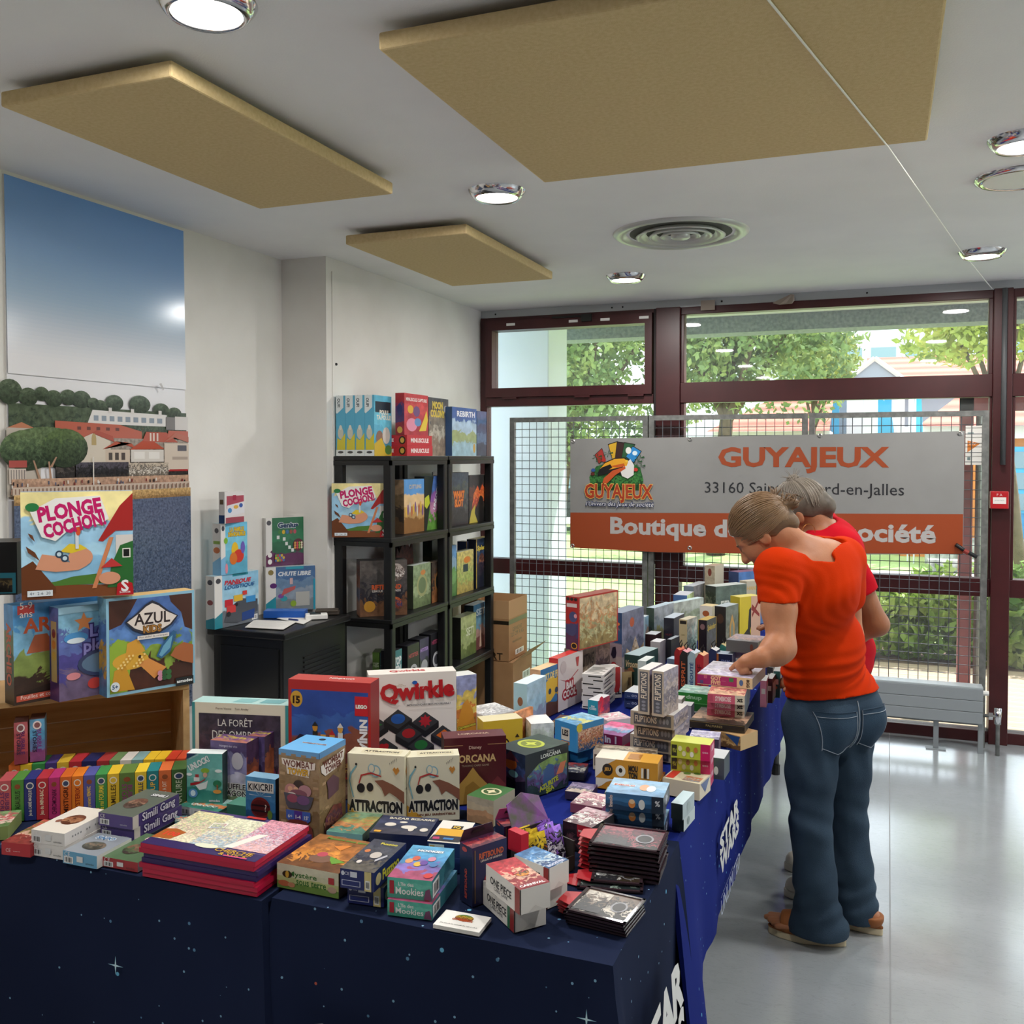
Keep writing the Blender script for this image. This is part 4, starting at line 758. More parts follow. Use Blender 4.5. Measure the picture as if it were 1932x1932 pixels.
front = ['b8565a BUBBLE\\nSTORIES|5a2a60', '4f8a3c BATASAURUS|1a2a18', '2a3474 Jeu du CARRÉ MAGIQUE|e2dcc8', 'b3323a Jeu du MINI-BAC|f0e2c0', 'b5346e CHROMONIAK|4a1838', 'd2682c MISTIGRI|3a1c10', 'dc7a2a MYSTERIX|8a2018', '54589a Mes premiers REMARC|e8c84a', '3f8a4a Le roi FOURMI|e8d048', 'd8b434 FAMILLES|4a3a18', '5f7a3c BUBBLE\\nSTORIES|8a3a70', 'e0be3a PARIS VILLE|2a3a5a', '2a7a7e LE LOUP|e8b84a', 'd06a3a JACQUES A DIT|f0d8c0', '3f6234 NATURE|c8d0b0']
xs = [-3, 22, 46, 69, 92, 114, 136, 158, 180.5, 203, 226, 255, 277.5, 300, 324, 352]
for i, s in enumerate(front):
    c, rest = s.split(' ', 1); tx, tc = rest.split('|'); tx = tx.replace('\\n', '\n')
    base = lambda x: 1552-.075*x
    nm = ('coral', 'green', 'navy', 'red', 'magenta', 'dark orange', 'bright orange', 'violet-blue', 'leaf green', 'golden yellow', 'olive', 'lemon yellow', 'teal', 'terracotta', 'bottle green')[i]
    gb('%s pocket card game box in the front row before the crate' % nm, (xs[i]+.4, base(xs[i])), (xs[i+1]-.6, base(xs[i+1])), .097, .07, .745, c, ops=[T('f', tx, .5, .42, .62, tc, r=-90 if '\n' in tx else 90, b=.012, h=.42 if '\n' not in tx else .7), El('f', .5, .84, .33, .085, 'e2dcd0' if i % 3 != 1 else c), El('f', .5, .84, .24, .06, (c, '8a4a2a', '3a4a6a')[i % 3])], t=tuple(min(1, v*1.12) for v in hx(c)), group='pocket card games in the front row')
rear = ['d2682c', 'd8b434', '3f8a4a', '4a3c78', 'd2ac3a', 'b3323a', '262c5c', 'a83a3a', '6f8a5c', 'd8d0c8', '7fa0a0', 'd8b030', 'd8ac2c', 'c8402c', 'cc4a2e']
rn = ['orange box', 'yellow box', 'green box', 'dark violet box', 'mustard box', 'red box', 'dark blue box', 'crimson box', 'grey-green box', 'white and red box', 'pale teal box', 'yellow box with red edge', 'second yellow box with red edge', 'orange-red box', 'last orange-red box']
xr = [16, 38, 60, 85, 107, 130, 154, 182, 206, 226, 248, 270, 291, 312, 332, 350]
for i, c in enumerate(rear):
    zt = .745+.097
    def bp(x):
        q = pz((x, 1448-.062*x if x < 150 else 1439-.028*(x-150)), zt); return q
    A, Bq = bp(xr[i]+.4), bp(xr[i+1]-.6); w = float(np.linalg.norm((Bq-A)[:2])); an = math.atan2(Bq[1]-A[1], Bq[0]-A[0])
    art_box('game_box', w, .07, .097, {'f': c, 't': tuple(min(1, v*1.1) for v in hx(c))}, [El('f', .5, .8, .32, .09, 'd8cfc0'), El('f', .5, .8, .22, .06, ('7a3028', '30406a', '3a5a30')[i % 3]), T('f', ('LUDO', 'NIM', 'MEMO')[i % 3], .5, .45, .4, '2a2420', r=90)], 'small %s in the back row inside the crate' % rn[i], 'game box', 'pocket card games in the back row', ((A[0]+Bq[0])/2, (A[1]+Bq[1])/2, .748), an)
for lb, p0, p1, tp, c, tc in (('tall coral box standing on the back row at the crate end', (27, 1443), (53, 1440), 1364, ('c2686c', 'b8565a', 'a84a50', '8a3a4a', .4, 16), '5a2a60'), ('tall blue box standing on the back row beside the coral one', (57, 1438), (85, 1435), 1358, ('6aa8cc', '5a9cc4', '6a86b4', '8a4a7a', .4, 16), '7a3a80')):
    gb(lb, p0, p1, tp, .06, .848, c, ops=[T('f', 'BUBBLE', .62, .5, .55, tc, r=-90, b=.02, h=.3), T('f', 'STORIES', .32, .48, .5, '2a2440', r=-90, b=.02, h=.25), El('f', .5, .86, .3, .1, 'e8dcd8'), El('f', .5, .86, .2, .065, '8a5a5a')], t='6a4a48', group='pair of bubble-lettered boxes')
# ---- flat boxes at the front left
TF = 'small flat boxes at the front left'
def en(f): return [Bc(f, .03, .08, .3, .6), T(f, 'CE', .14, .8, .16, 'eee'), Rc(f, .42, .3, .6, .75, 'ddd'), T(f, 'asmodee', .8, .3, .24, '2a2a2a')]
gb('flat red box with a card-game cover at the left table edge', (3, 1612), (57, 1618), 1588, .13, f='b8323a', ops=[T('f', 'CE  -----', .4, .4, .5, 'e8d0cc')], t=('b85a4a', '7a6a3a', 'c8a08a', '8a3a34', 1.6, 22), r='9a2a30', group=TF)
gb('flat green and pink box behind the red one at the left edge', (-40, 1588), (15, 1584), .03, .1, f='8a9a5a', t=('7a9a6a', 'c86a6a', 'd8c0b0', '5a7a4a', 1.6, 22), group=TF)
w1_ = gb('lower white flat box with an animal photo, under its twin', (61, 1613), (121, 1623), 1589, .135, f='e2deda', ops=en('f'), t='ddd8d2', r='d8d4d0', group=TF)
w2_ = gb('upper white flat box with a brown animal photo on top', (59.5, 1589), (122, 1598), .028, .14, w1_.top+.0005, f='e6e2de', ops=en('f')+[El('t', .55, .5, .28, .2, ('6a4030', '8a5a40', 'a87858', '5a3424', 1.5, 30)), El('t', .25, .4, .08, .06, '8a5a4a'), T('r', '.... .. ....', .5, .5, .7, '888')], t='e0d8cc', r='dcd8d4', group=TF)
gb('flat sky-blue box with a grey animal photo', (119, 1628), (183, 1640), 1604, .10, f='6aa8cc', ops=en('f')+[T('t', 'SAPO', .45, .8, .5, '4a7aa8', b=.03, out='e2e6e8'), El('t', .5, .4, .3, .2, ('5a5a50', '7a6a5a', '48483e', '3a3a34', 1.5, 30))], t='8a9098', r='dcdcd8', group=TF)
gb('flat dark red box with a green animal photo', (194, 1634), (260, 1646), 1616, .13, f='a8343a', ops=en('f')+[T('t', 'SMASH', .5, .82, .5, 'c24a5a', b=.03, out='e8e2dc'), El('t', .4, .4, .25, .2, ('5a4a38', '7a5a44', '4a5a3a', '3a3028', 1.5, 30))], t='4f6a4a', r='d8d4d0', group=TF)
g0 = gb('dark flat box under the two violet boxes', (189, 1590), (252, 1601), .012, .17, f='2a2a34', t='2c3640', group=TF)
for k, lb in enumerate(('lower violet flat box with white bubble lettering', 'upper violet flat box with white bubble lettering')):
    r_ = gb(lb, ((190, 1577), (186, 1556))[k], ((253, 1588), (250, 1566))[k], .028, .155, g0.top+.0005+k*.0285, f='5a4a86', ops=[Bc('f', .04, .12, .32, .55), T('f', 'CE', .14, .8, .14, 'ddd'), T('f', 'asmodee', .75, .3, .2, 'ccc'), T('r', 'Simili Gang', .55, .5, .7, 'e4e0ea', b=.02, out='3a2c66'), Rc('r', 0, 0, .12, 1, 'd8d0c8'), T('t', 'SIMILI', .65, .82, .45, 'e2e2e2', b=.03, out='3a3a48'), El('t', .45, .45, .25, .2, ('6a4a40', '8a6a58', '4a3a34', '5a4a44', 1.5, 30))], t='5e665c', r='54447e', group='pair of violet flat boxes')
gb('flat rusty-orange box with a portrait behind the white boxes', (132, 1570), (176, 1567), .03, .06, f='8a4a34', t=('a8683a', 'd0a080', '5a3a2a', '8a4a34', 1.6, 20), group=TF)
gb('flat teal and orange patterned box beside the violet pair', (330, 1566), (352, 1564), .02, .03, f='4a7a7a', t=('5a8a8a', 'c86a4a', 'd8c8a8', '3a6a6a', 2, 30), group=TF)
u0 = gb('green flat box lying under the small boat-cover box', (336, 1537), (412, 1549), 1520, .075, f='d8dcd8', ops=[Bc('f', .06, .2, .32, .85), Bc('f', .4, .2, .6, .85), T('r', 'UNLOCK!', .5, .5, .7, '9ab8a8', b=.02), T('t', 'UNLOCK!', .5, .3, .6, 'dfe8e2', b=.02)], t=('a8ccc8', '5a9a8c', 'c87a4a', '3a7a6c', .8, 16), r='4a7a66', group='escape games with boat covers')
UNL = [Pg('f', [(0, 1), (0, .88), (.3, 1)], '223a5c'), T('f', 'UNLOCK!', .34, .8, .62, 'eee', b=.04, r=28, h=.12), T('f', 'MON PREMIER', .2, .93, .3, 'dde', r=28), Pg('f', [(.1, .4), (.4, .44), (.52, .5), (.5, .46), (.3, .37), (.1, .35)], 'a82c30'), Pg('f', [(.24, .36), (.5, .42), (.6, .46), (.55, .3), (.36, .26)], 'dfe6e4'), Rc('f', .2, .44, .36, .52, 'e6e6e2'), Rc('f', .24, .52, .34, .58, 'b03a3a'), El('f', .52, .66, .12, .05, '8ab03a'), El('f', .52, .57, .06, .05, 'd8a890'), El('f', .86, .4, .12, .07, '2f7a54'), Rc('f', .84, .26, .88, .38, '8a5a34'), El('f', .86, .24, .12, .04, 'd89a48'), El('f', .18, .2, .13, .09, '5a90c0'), El('f', .18, .2, .07, .06, 'd0e6ee'), T('f', 'asmodee', .78, .06, .3, 'dde', b=.02), El('f', .08, .58, .08, .03, 'e6efec'), El('f', .9, .66, .1, .035, 'e6efec')]
gb('small teal box with a boat cover standing before the crate', (353, 1514), (420, 1516), 1421, .035, u0.top+.0005, ('6ab0aa', '7fc0b6', '6ab4a8', '3a8c80', .35, 10), ops=UNL, r='244038', t='dfe6e4', group='escape games with boat covers')
gb('green flat box half hidden behind the boat-cover box', (428, 1540), (470, 1546), .03, .1, f='3f7a66', t='5a9a86', group='escape games with boat covers')
# ---- stack of large thin activity pads
zz = .745; PD = [('b3163c', .0105), ('c01a42', .0105), ('b8183e', .009), ('30205a', .0105), ('35245f', .0105), ('b8183e', .010), ('c21c44', .010)]
nmz = ('lowest crimson', 'second crimson', 'third crimson', 'lower violet', 'upper violet', 'sixth, crimson,', 'top, picture-covered,')
A0 = pz((267, 1654), .745); B0 = pz((483, 1694), .745); an = math.atan2(B0[1]-A0[1], B0[0]-A0[0]); wp = float(np.linalg.norm((B0-A0)[:2])); M0 = (A0+B0)/2
for k, (c, h) in enumerate(PD):
    top = k == len(PD)-1
    ops = [Rc('t', .0, .0, 1, .16, '2e2058'), Rc('t', .3, .16, .66, .92, ('e0dcc0', 'c8d0b0', 'd8c0b0', 'a8b8c0', 3, 60)), Rc('t', .0, .16, .34, .95, ('d8cca0', 'b8c8a0', 'd0a8a0', 'e0d8b8', 3, 60)), Rc('t', .66, .2, 1, 1, ('d89aa8', 'b06a80', 'c8c0d0', 'e0b0b0', 3, 60)), Pg('t', [(0, .16), (.16, .18), (.2, .38), (.08, .44), (0, .4)], 'a85a22'), T('t', '100', .11, .3, .12, 'd83a2a', b=.03), Pg('t', [(.62, .2), (.7, .2), (.82, .62), (.74, .6)], 'eae6dc'), T('t', 'CHERCHE', .76, .125, .32, 'c89a2c', b=.02, h=.07), T('t', '& STICK', .79, .05, .24, 'c89a2c', b=.02, h=.055), El('t', .5, .16, .1, .05, 'dfe0c8'), Pg('t', [(.3, .55), (.42, .6), (.4, .74), (.28, .7)], 'e8e4dc'), Pg('t', [(.31, .57), (.41, .61), (.39, .72), (.29, .68)], ('c8a0a0', 'a8c0a0', 'd8d0a0', '9098a8', 3, 70)), Rc('t', .72, .008, .92, .03, 'd84a7a'), Rc('t', .45, .95, .62, 1, 'b8302c')] if top else []
    art_box('activity_pad', wp, .192, h-.0004, {'f': c, 'r': c, 'l': c, 't': '4a3a70' if top else c}, ops, '%s activity pad in the thick pad stack' % nmz[k], 'activity pad', 'stack of activity pads', (M0[0]+.004*math.sin(k*2.1), M0[1]+.003*math.cos(k*1.7), zz), an+.004*math.sin(k*3)); zz += h
# ---- front edge boxes
gb('beige insect-themed box with an autumn leaf lid at the front edge', (523, 1673), (639, 1696), 1627, .155, f=('e2dcc0', 'dcd6b4', 'c8cc8a', '7a9a4a', .25, 12), ops=[T('f', 'Mystère', .42, .62, .46, '3f7a34', b=.015, h=.26), T('f', 'sous terre', .56, .36, .48, '3f7a34', b=.015, h=.22), El('f', .17, .6, .08, .14, '3a2a1c'), El('f', .17, .6, .03, .14, 'd8a83a'), El('f', .12, .22, .1, .12, 'c8704a'), El('f', .24, .2, .06, .1, 'd0906a'), Rc('f', .84, .52, .93, .78, 'b8343a'), El('f', .9, .3, .07, .13, 'c8a890'), El('t', .5, .3, .18, .12, '7a5a4a'), El('t', .45, .42, .08, .07, 'b84a5a'), Pg('t', [(.45, .7), (.7, .8), (.62, .6)], 'd8843a'), Pg('t', [(.6, .4), (.9, .3), (.75, .2), (.65, .3)], '6a9a3a'), T('t', 'Mystère sous terre', .55, .9, .7, '5a8a3a', b=.03)], t=('8a5a30', 'a86a34', 'c8843a', '6a4428', 1.4, 14), r='5a4a34', group='boxes along the front edge')
fz = None
for k, lb in enumerate(('lower navy box with bright doodles, second of its pair', 'upper navy box with doodle lid and cream end strip')):
    fz = gb(lb, ((656, 1703), (642, 1674))[k], ((724, 1712), (706, 1684))[k], .037, .145, .745 if k == 0 else fz.top+.0005, f='27306a', ops=[T('f', 'CE', .2, .78, .14, 'dde'), El('f', .08, .78, .05, .12, 'd8dce8'), Rc('f', .3, .62, .5, .9, 'd8dce8'), Rc('f', .05, .15, .6, .45, 'c8cce0'), Rc('f', .07, .18, .58, .42, '2a3470'), Rc('f', .72, 0, .92, 1, 'd8c88a'), Bc('f', .75, .1, .88, .55), T('r', 'Fuzzoo', .5, .5, .5, 'd8cc3a', b=.04), El('r', .12, .5, .08, .3, 'c8b884'), T('t', 'Fuzzoo', .6, .88, .5, 'd8cc4a', b=.03), El('t', .55, .5, .16, .1, 'c0b8b0'), El('t', .2, .6, .08, .05, 'c87a4a'), Pg('t', [(.7, .3), (.9, .5), (.85, .55), (.66, .36)], 'b8b8c0'), El('t', .3, .25, .07, .05, 'd8d0c8')], t=('3a3e4c', '4a4e58', '2c303e', '5a564e', 1.2, 24), r='20285a', group='pair of navy doodle boxes')
mk = None
for k, lb in enumerate(('lower turquoise box with white lettering at the front edge', 'upper turquoise box with a forest-creature lid at the front edge')):
    mk = gb(lb, (731, 1726) if k == 0 else (731, 1692), (815, 1737) if k == 0 else (815, 1701), 1696 if k == 0 else .038, .15, .745 if k == 0 else mk.top+.0005, f=('5ab8a4', '6ac0ac', '58b09c', '4aa08c', .5, 14), ops=[T('f', "L'île des", .42, .72, .34, 'eef2ee', b=.02), T('f', 'Mookies', .5, .38, .62, 'f2f4f0', b=.015, h=.34), Rc('f', .05, .2, .15, .85, 'b02a3a'), Pg('f', [(.82, .05), (.86, .5), (.95, .6), (1, .05)], '7a4a6a'), Bc('r', .03, .1, .3, .85), T('t', 'MOOKIES', .52, .84, .6, 'e8eef0', b=.05, out='3a6a9a')] + [El('t', .2+.12*j, .5+.1*math.sin(j*2), .09, .07, ('d89a6a', 'c8604a', 'd8b04a', '6a4a9a', 'd08aa0', '4a7ab0')[j]) for j in range(6)] + [El('t', .85, .12, .1, .07, 'c83a3a')], t=('5aa0c8', '4a8ab8', '7a6ab0', 'a04a6a', .9, 12), r='3a7a86', group='pair of turquoise boxes')
cdv = tag(MB().box((-.031, -.022, 0), (.031, .022, .007)).build('business_card_stack', M_paper), 'small stack of white business cards with the shop emblem', 'business cards')
cq = [pz(p, .752) for p in ((815, 1744), (845, 1717), (928, 1729), (902, 1760))]; cdv.location = (*np.mean(cq, 0)[:2], .745); ang = math.atan2(*(cq[3]-cq[0])[[1, 0]]); cdv.rotation_euler = (0, 0, ang)
wq, dq = float(np.linalg.norm(cq[3]-cq[0])), float(np.linalg.norm(cq[1]-cq[0])); cdv.scale = (wq/.062, dq/.044, 1)
ik = Ink(); fcx = Face(ik, (-.031, -.022, .0071), (1, 0, 0), (0, 1, 0), .062, .044)
for op in (('e', .5, .66, .2, .2, ('3f7a3a', 'd8a030', '2a2a2a', 'b04a2a', 2, 300)), ('t', 'GUYAJEUX', .5, .5, .45, 'b0502a', {'b': .04}), ('t', 'Du mardi au samedi de 10h à 19 h', .5, .2, .8, '3a3a3a')): fcx.draw(op)
ik.build('card_print', cdv)
rb = [T('f', 'RIFTBOUND', .55, .82, .7, 'c8603a', b=.03, h=.1), T('f', 'LEAGUE OF LEGENDS', .55, .735, .62, 'd8c8c0', b=.02), El('f', .55, .35, .22, .2, ('a82a3a', '7a2030', '5a4a8a', '2a2440', 1.5, 50)), El('f', .58, .5, .1, .09, '3a5a9a'), Rc('f', .06, .05, .09, .95, '7a5a3a'), T('l', 'RIFTBOUND', .5, .35, .5, 'b84a3a', r=90, b=.02), El('l', .4, .92, .2, .04, 'b84a3a')]
def hang_box(lb, P0, P1, top, d, tabh, z, c, ops, tabc):
    r = gb(lb, P0, P1, top, d, z, c, ops=ops, l='1f2440', r='1f2440', t=('4a2440', '8a2f3a', 'a84a4a', '5a2a3a', 1, 40), group='hanging card deck boxes', name='deck_box', cat='card deck box')
    MB().prism([(-r.w/2, d, r.h), (r.w/2, d, r.h), (r.w/2-.008, d-.004, r.h+tabh), (-r.w/2+.008, d-.004, r.h+tabh)], (0, .0015, 0)).build('hang_tab', MAT('tab_ink', tabc, .4), r.o)
    MB().prism([(-r.w*.2, d-.0035, r.h+tabh*.5), (r.w*.2, d-.0035, r.h+tabh*.5), (r.w*.16, d-.0055, r.h+tabh*.78), (-r.w*.16, d-.0055, r.h+tabh*.78)], (0, -.0006, 0)).build('hang_slot', M_black, r.o)
    return r
hang_box('navy hanging deck box with a red emblem standing at the front edge', (891, 1712), (956, 1688), 1601, .04, .022, .745, '26264e', rb, '3a2030')
hang_box('plum hanging deck box with a pink tab behind the navy one', (951, 1606), (1003, 1596), 1560, .045, .022, .745+.03, '4a2050', rb, 'a03a6a')
gb('flat dark box under the plum deck box', (948, 1618), (1004, 1608), .029, .06, f='2a2230', t='3a3040', group='boxes along the front edge')
ops1 = [T('l', 'ONE PIECE', .45, .5, .62, '2a2a2e', b=.02, h=.3), T('l', 'CARD GAME', .45, .25, .4, '5a5a60'), Rc('l', .86, 0, 1, 1, '8a2a2a')]
def onep(lb, Cn, R_, h, z, c2, tops, L_len):
    return gb(lb, Cn, R_, h, L_len, z, f='e4e0da', ops=[Rc('f', 0, 0, .03, 1, '2a2422'), Pg('f', [(.25, .0), (.5, .25), (.75, .05), (.75, .0)], 'd6d2cc')]+[(o[0], *o[1:]) for o in ops1]+tops, l='e2ded8', t=c2, r='dcd8d2', group='card booster boxes at the front edge', name='booster_box', cat='booster box')
o1 = onep('white-sided booster box with a green band, lower front one', (970, 1760), (1030, 1744), .045, .745, 'b0a8a0', [Rc('l', .8, 0, .88, 1, '2f6a4a')], .125)
onep('white-sided booster box with a red illustrated lid, on top in front', (981, 1727), (1038, 1711), .045, o1.top+.0005, ('a82a34', 'c23c44', 'd8a890', '8a1f2a', 1.6, 26), [Rc('t', .0, .02, 1, .14, '8a1c28'), T('t', 'CARNIVAL', .5, .08, .8, 'eee', b=.03), El('t', .6, .5, .25, .14, ('e0b090', 'c8404a', '5a4a3a', 'd88a3a', 2, 50))], .125)
o3 = onep('plain white-sided booster box, lower one of the rear pair', (1032, 1716), (1070, 1698), .043, .745, 'b0a8a0', [], .09)
onep('white-sided booster box with a blue illustrated lid, rear top', (1035, 1682), (1073, 1664), .043, o3.top+.0005, ('3a6a9a', '5a8ab8', 'b8c8d4', '2a4a7a', 1.8, 26), [Rc('t', .0, .02, 1, .14, '2a5a88'), T('t', 'BOOSTER', .5, .08, .8, 'dde', b=.03)], .09)
# ---- second line of the front table
gb('small aqua box with a harvest picture lid in front of the cream pair', (616, 1586), (684, 1593), 1568, .125, f='86bcc0', ops=[Rc('f', .3, .1, .56, .6, 'd8d4cc')], t=('7a9a7a', 'a8a060', 'c88a5a', '5a8a7a', 1.3, 16), r='5a6a5a', group='boxes along the front edge')
gb('dark haunted-themed box with pale ghost shapes on its lid', (697, 1614), (806, 1622), .05, .10, f='222a52', ops=[T('t', 'BAZAR BIZARRE', .56, .86, .8, 'd8d0b8', b=.02)]+[El('t', x, y, rx, ry, 'd8d0c4') for x, y, rx, ry in ((.25, .5, .1, .1), (.6, .4, .14, .1), (.45, .65, .07, .05), (.88, .3, .07, .1), (.66, .28, .05, .1))]+[Rc('t', .06, .04, .18, .14, 'd8a03a')], t=('2c3450', '343c5a', '283048', '3a3a4a', .8, 16), r='1e2448', group='boxes along the front edge')
iq = gb('lower navy puzzle box under the yellow-topped one', (801, 1640), (868, 1648), .03, .1, f='28356e', ops=[Rc('f', .05, .2, .5, .85, 'd8dce4'), Rc('f', .08, .3, .22, .75, 'd8a02a')], t='30407a', group='pair of puzzle boxes')
gb('upper puzzle box with a white and yellow lid', (806, 1614), (870, 1620), .03, .115, iq.top+.0005, f='28356e', ops=[Rc('f', .05, .2, .5, .85, 'd8dce4'), Rc('f', .08, .3, .22, .75, 'd8a02a'), Rc('t', 0, .55, 1, 1, 'e0dcd4'), Rc('t', .08, .25, .95, .62, 'd8a42e'), Pg('t', [(.0, .05), (.9, .05), (.95, .3), (.05, .3)], '2a2a34'), Rc('t', .42, .62, .75, .78, '2a2220'), T('t', 'IQ', .58, .7, .2, 'e8c040', b=.03), Pg('t', [(.1, .1), (.3, .12), (.26, .22), (.08, .2)], 'b83a6a'), Pg('t', [(.4, .12), (.7, .12), (.7, .2), (.4, .2)], '3a7ab8')], t='d8d0c4', group='pair of puzzle boxes')
gb('tall sand-coloured castle-tower box with a blue lid', (527, 1571), (603, 1583), 1412, .115, f=('a0886a', '9a8060', 'a89070', '8f7656', .4, 20), ops=[Rc('f', 0, .93, 1, 1, '6aa4d8')]+[Rc(s, .06+.25*k, .93, .18+.25*k, .955, 'a0886a') for s in 'fr' for k in range(4)]+[Rc('r', 0, .93, 1, 1, '5a94c8')]+
   [Rc(s, x, y, x+.13, y+.032, c) for s, xs_ in (('f', ((.03, .7), (.85, .66), (.05, .48), (.86, .44), (.04, .3), (.84, .28), (.06, .14), (.82, .12), (.86, .57), (.02, .6))), ('r', ((.1, .6), (.7, .5), (.2, .3), (.6, .2), (.15, .12), (.7, .66)))) for (x, y), c in zip(xs_, ('b89a78', '8f7450')*6)]+
   [Pg('f', [(.08, .9), (.92, .88), (.9, .8), (.78, .79), (.76, .7), (.22, .72), (.2, .81), (.1, .83)], 'e8e2da'), T('f', 'WOMBAT', .5, .845, .74, '6a3428', b=.02, h=.08), T('f', 'TOWER', .5, .755, .5, 'e0b030', b=.03, h=.07, out='5a2a20', ow=.04), Pg('r', [(.04, .84), (.94, .9), (.9, .78), (.7, .72), (.2, .7), (.06, .76)], 'e8e2da'), T('r', 'WOMBAT\nTOWER', .5, .8, .75, '6a3428', b=.05),
    El('f', .5, .59, .13, .07, '3a2c2c'), El('f', .32, .53, .16, .08, 'c08a86'), El('f', .66, .54, .16, .07, 'b88a92'), El('f', .3, .55, .06, .03, 'e0b090'), El('f', .44, .55, .06, .03, 'e0b090'), El('f', .5, .5, .22, .05, '8a5a68'), El('f', .34, .49, .1, .02, 'eae2dc'), Pg('f', [(.14, .5), (.88, .48), (.8, .36), (.74, .32), (.26, .32), (.2, .36)], '5a5a66'), El('f', .36, .44, .14, .05, 'a0566a'), El('f', .62, .43, .16, .055, '7a5a86'),
    Pg('f', [(.2, .3), (.4, .3), (.4, .2), (.3, .16), (.2, .2)], '4a6ac0'), Pg('f', [(.4, .3), (.6, .3), (.6, .2), (.5, .16), (.4, .2)], '5a3c9a'), Pg('f', [(.6, .3), (.8, .3), (.8, .2), (.7, .16), (.6, .2)], '4a6ac0'), T('f', '6+', .3, .23, .1, 'eee', b=.03), T('f', '1-4', .5, .23, .12, 'eee', b=.03), T('f', "15'", .7, .23, .1, 'eee', b=.03), Pg('f', [(.14, 0), (.16, .12), (.3, .19), (.5, .2), (.7, .19), (.84, .12), (.88, 0)], '7a3a32'), Pg('f', [(.26, 0), (.28, .1), (.4, .14), (.62, .14), (.72, .1), (.74, 0)], '4a1c1a'), Pg('r', [(.25, .62), (.3, .52), (.3, .4), (.7, .44), (.72, .58), (.5, .66)], '6a4a58'), Pg('r', [(.15, 0), (.2, .2), (.5, .3), (.8, .26), (.9, 0)], ('7a3a3a', '5a2a4a', '8a5a4a', '4a2a2a', 1.5, 30)), El('t', .55, .8, .08, .06, '2a3038'), T('t', 'WOMBAT TOWER', .55, .5, .6, '7a4030', b=.05, out='e8e2da')], t='6aaee0', r=('90785a', '8a7050', '987e5e', '7a6244', .4, 20), group=TB)
ATT = [Pg('f', [(0, 0), (0, .26), (.3, .06), (.55, 0)], 'd8a23c'), T('f', 'ATTRACTION', .5, .24, .92, '26262a', b=.06, h=.15, out='eeeade', ow=.04), T('f', 'UN JEU IRRÉSISTIBLE', .56, .1, .72, '7a4a3a', b=.03, h=.05), El('f', .24, .5, .07, .07, '2c2a2c'), El('f', .4, .52, .06, .065, '2c2a2c'), Pg('f', [(.48, .62), (.62, .64), (.8, .58), (1, .48), (1, .3), (.86, .4), (.74, .46), (.66, .4), (.6, .52)], '8a5a48'), El('f', .5, .76, .09, .09, '8ab4c4'), El('f', .5, .76, .07, .07, 'e2dcc4'), El('f', .43, .8, .06, .07, '8ab4c4'), El('f', .43, .8, .045, .055, 'e2dcc4'), Pg('f', [(.86, .72), (.8, .8), (.83, .84), (.86, .81), (.89, .84), (.92, .79)], 'c8873a'), Pg('f', [(.03, .6), (.05, .72), (.16, .84), (.17, .82), (.08, .7), (.05, .6), (.12, .36), (.1, .36)], '7ab0c0'), Pg('f', [(.22, .57), (.26, .68), (.42, .72), (.6, .68), (.6, .7), (.42, .745), (.24, .7), (.2, .57)], 'b83a3a'), El('f', .16, .85, .02, .02, '333')]
for k in range(5): ATT.append(Pg('f', [(.75+.03*k, .86+.012*k), (.745+.03*k, .9+.018*k), (.755+.03*k, .9+.018*k)], '333'))
ATS = [T('r', 'ATTRACTION', .5, .5, .6, '3a3a3a', b=.04, r=0), Pg('r', [(.5, .6), (.2, .76), (.35, .84), (.5, .78), (.65, .84), (.8, .74)], 'c8873a'), Pg('t', [(.2, .2), (.9, .2), (.9, .8), (.2, .8)], 'd0c8a8'), T('t', 'ATTRACTION', .55, .5, .6, '3a3630', b=.05)]
gb('cream magnet-game box with heart drawings, nearer the castle tower', (656, 1548), (763, 1556), 1421, .05, f='e2dcc4', ops=ATT+ATS, r='d8d0b4', t='d8d2b8', group='pair of cream magnet games')
gb('cream magnet-game box with heart drawings, nearer the green deck box', (768, 1551), (867, 1546), 1429, .05, f='e2dcc4', ops=ATT+ATS, r='d8d0b4', t='d8d2b8', group='pair of cream magnet games')
pf = gb('violet party-game box with yellow splashes behind the boat box', (398, 1520), (466, 1528), 1396, .055, f=('5a4a78', '8a86b0', 'b8b4c8', '6a7a5a', .8, 9), ops=[T('f', 'SOUFFLE\nDRAGON', .6, .28, .8, '2a2028', b=.02, out='d8d4d0', ow=.1), St('f', .3, .66, .2, 9, 'd8c23a', .5), El('f', .75, .72, .16, .13, 'c8c4d0'), El('f', .15, .12, .12, .1, '5a8a3a'), El('f', .72, .06, .12, .07, '8a3a6a'), T('f', 'mangez-les vite', .5, .93, .5, 'c8c0d8')], t=('5a3a6a', 'b09a4a', '7a4a7a', 'a86a5a', 1.6, 24), r=('4a3050', '8a4a3a', 'b05a3a', '3a2438', .8, 14), group=TB)
gb('second violet party-game box tucked behind the first', (468, 1508), (500, 1511), 1388, .05, f=('5a4a78', '6a5a88', '4a3a60', '5a3a40', .8, 12), t=('5a3a6a', 'b09a4a', '7a4a7a', 'a86a5a', 1.6, 24), r=('4a3050', 'a85a3a', 'c06a3a', '3a2438', .8, 14), group=TB)
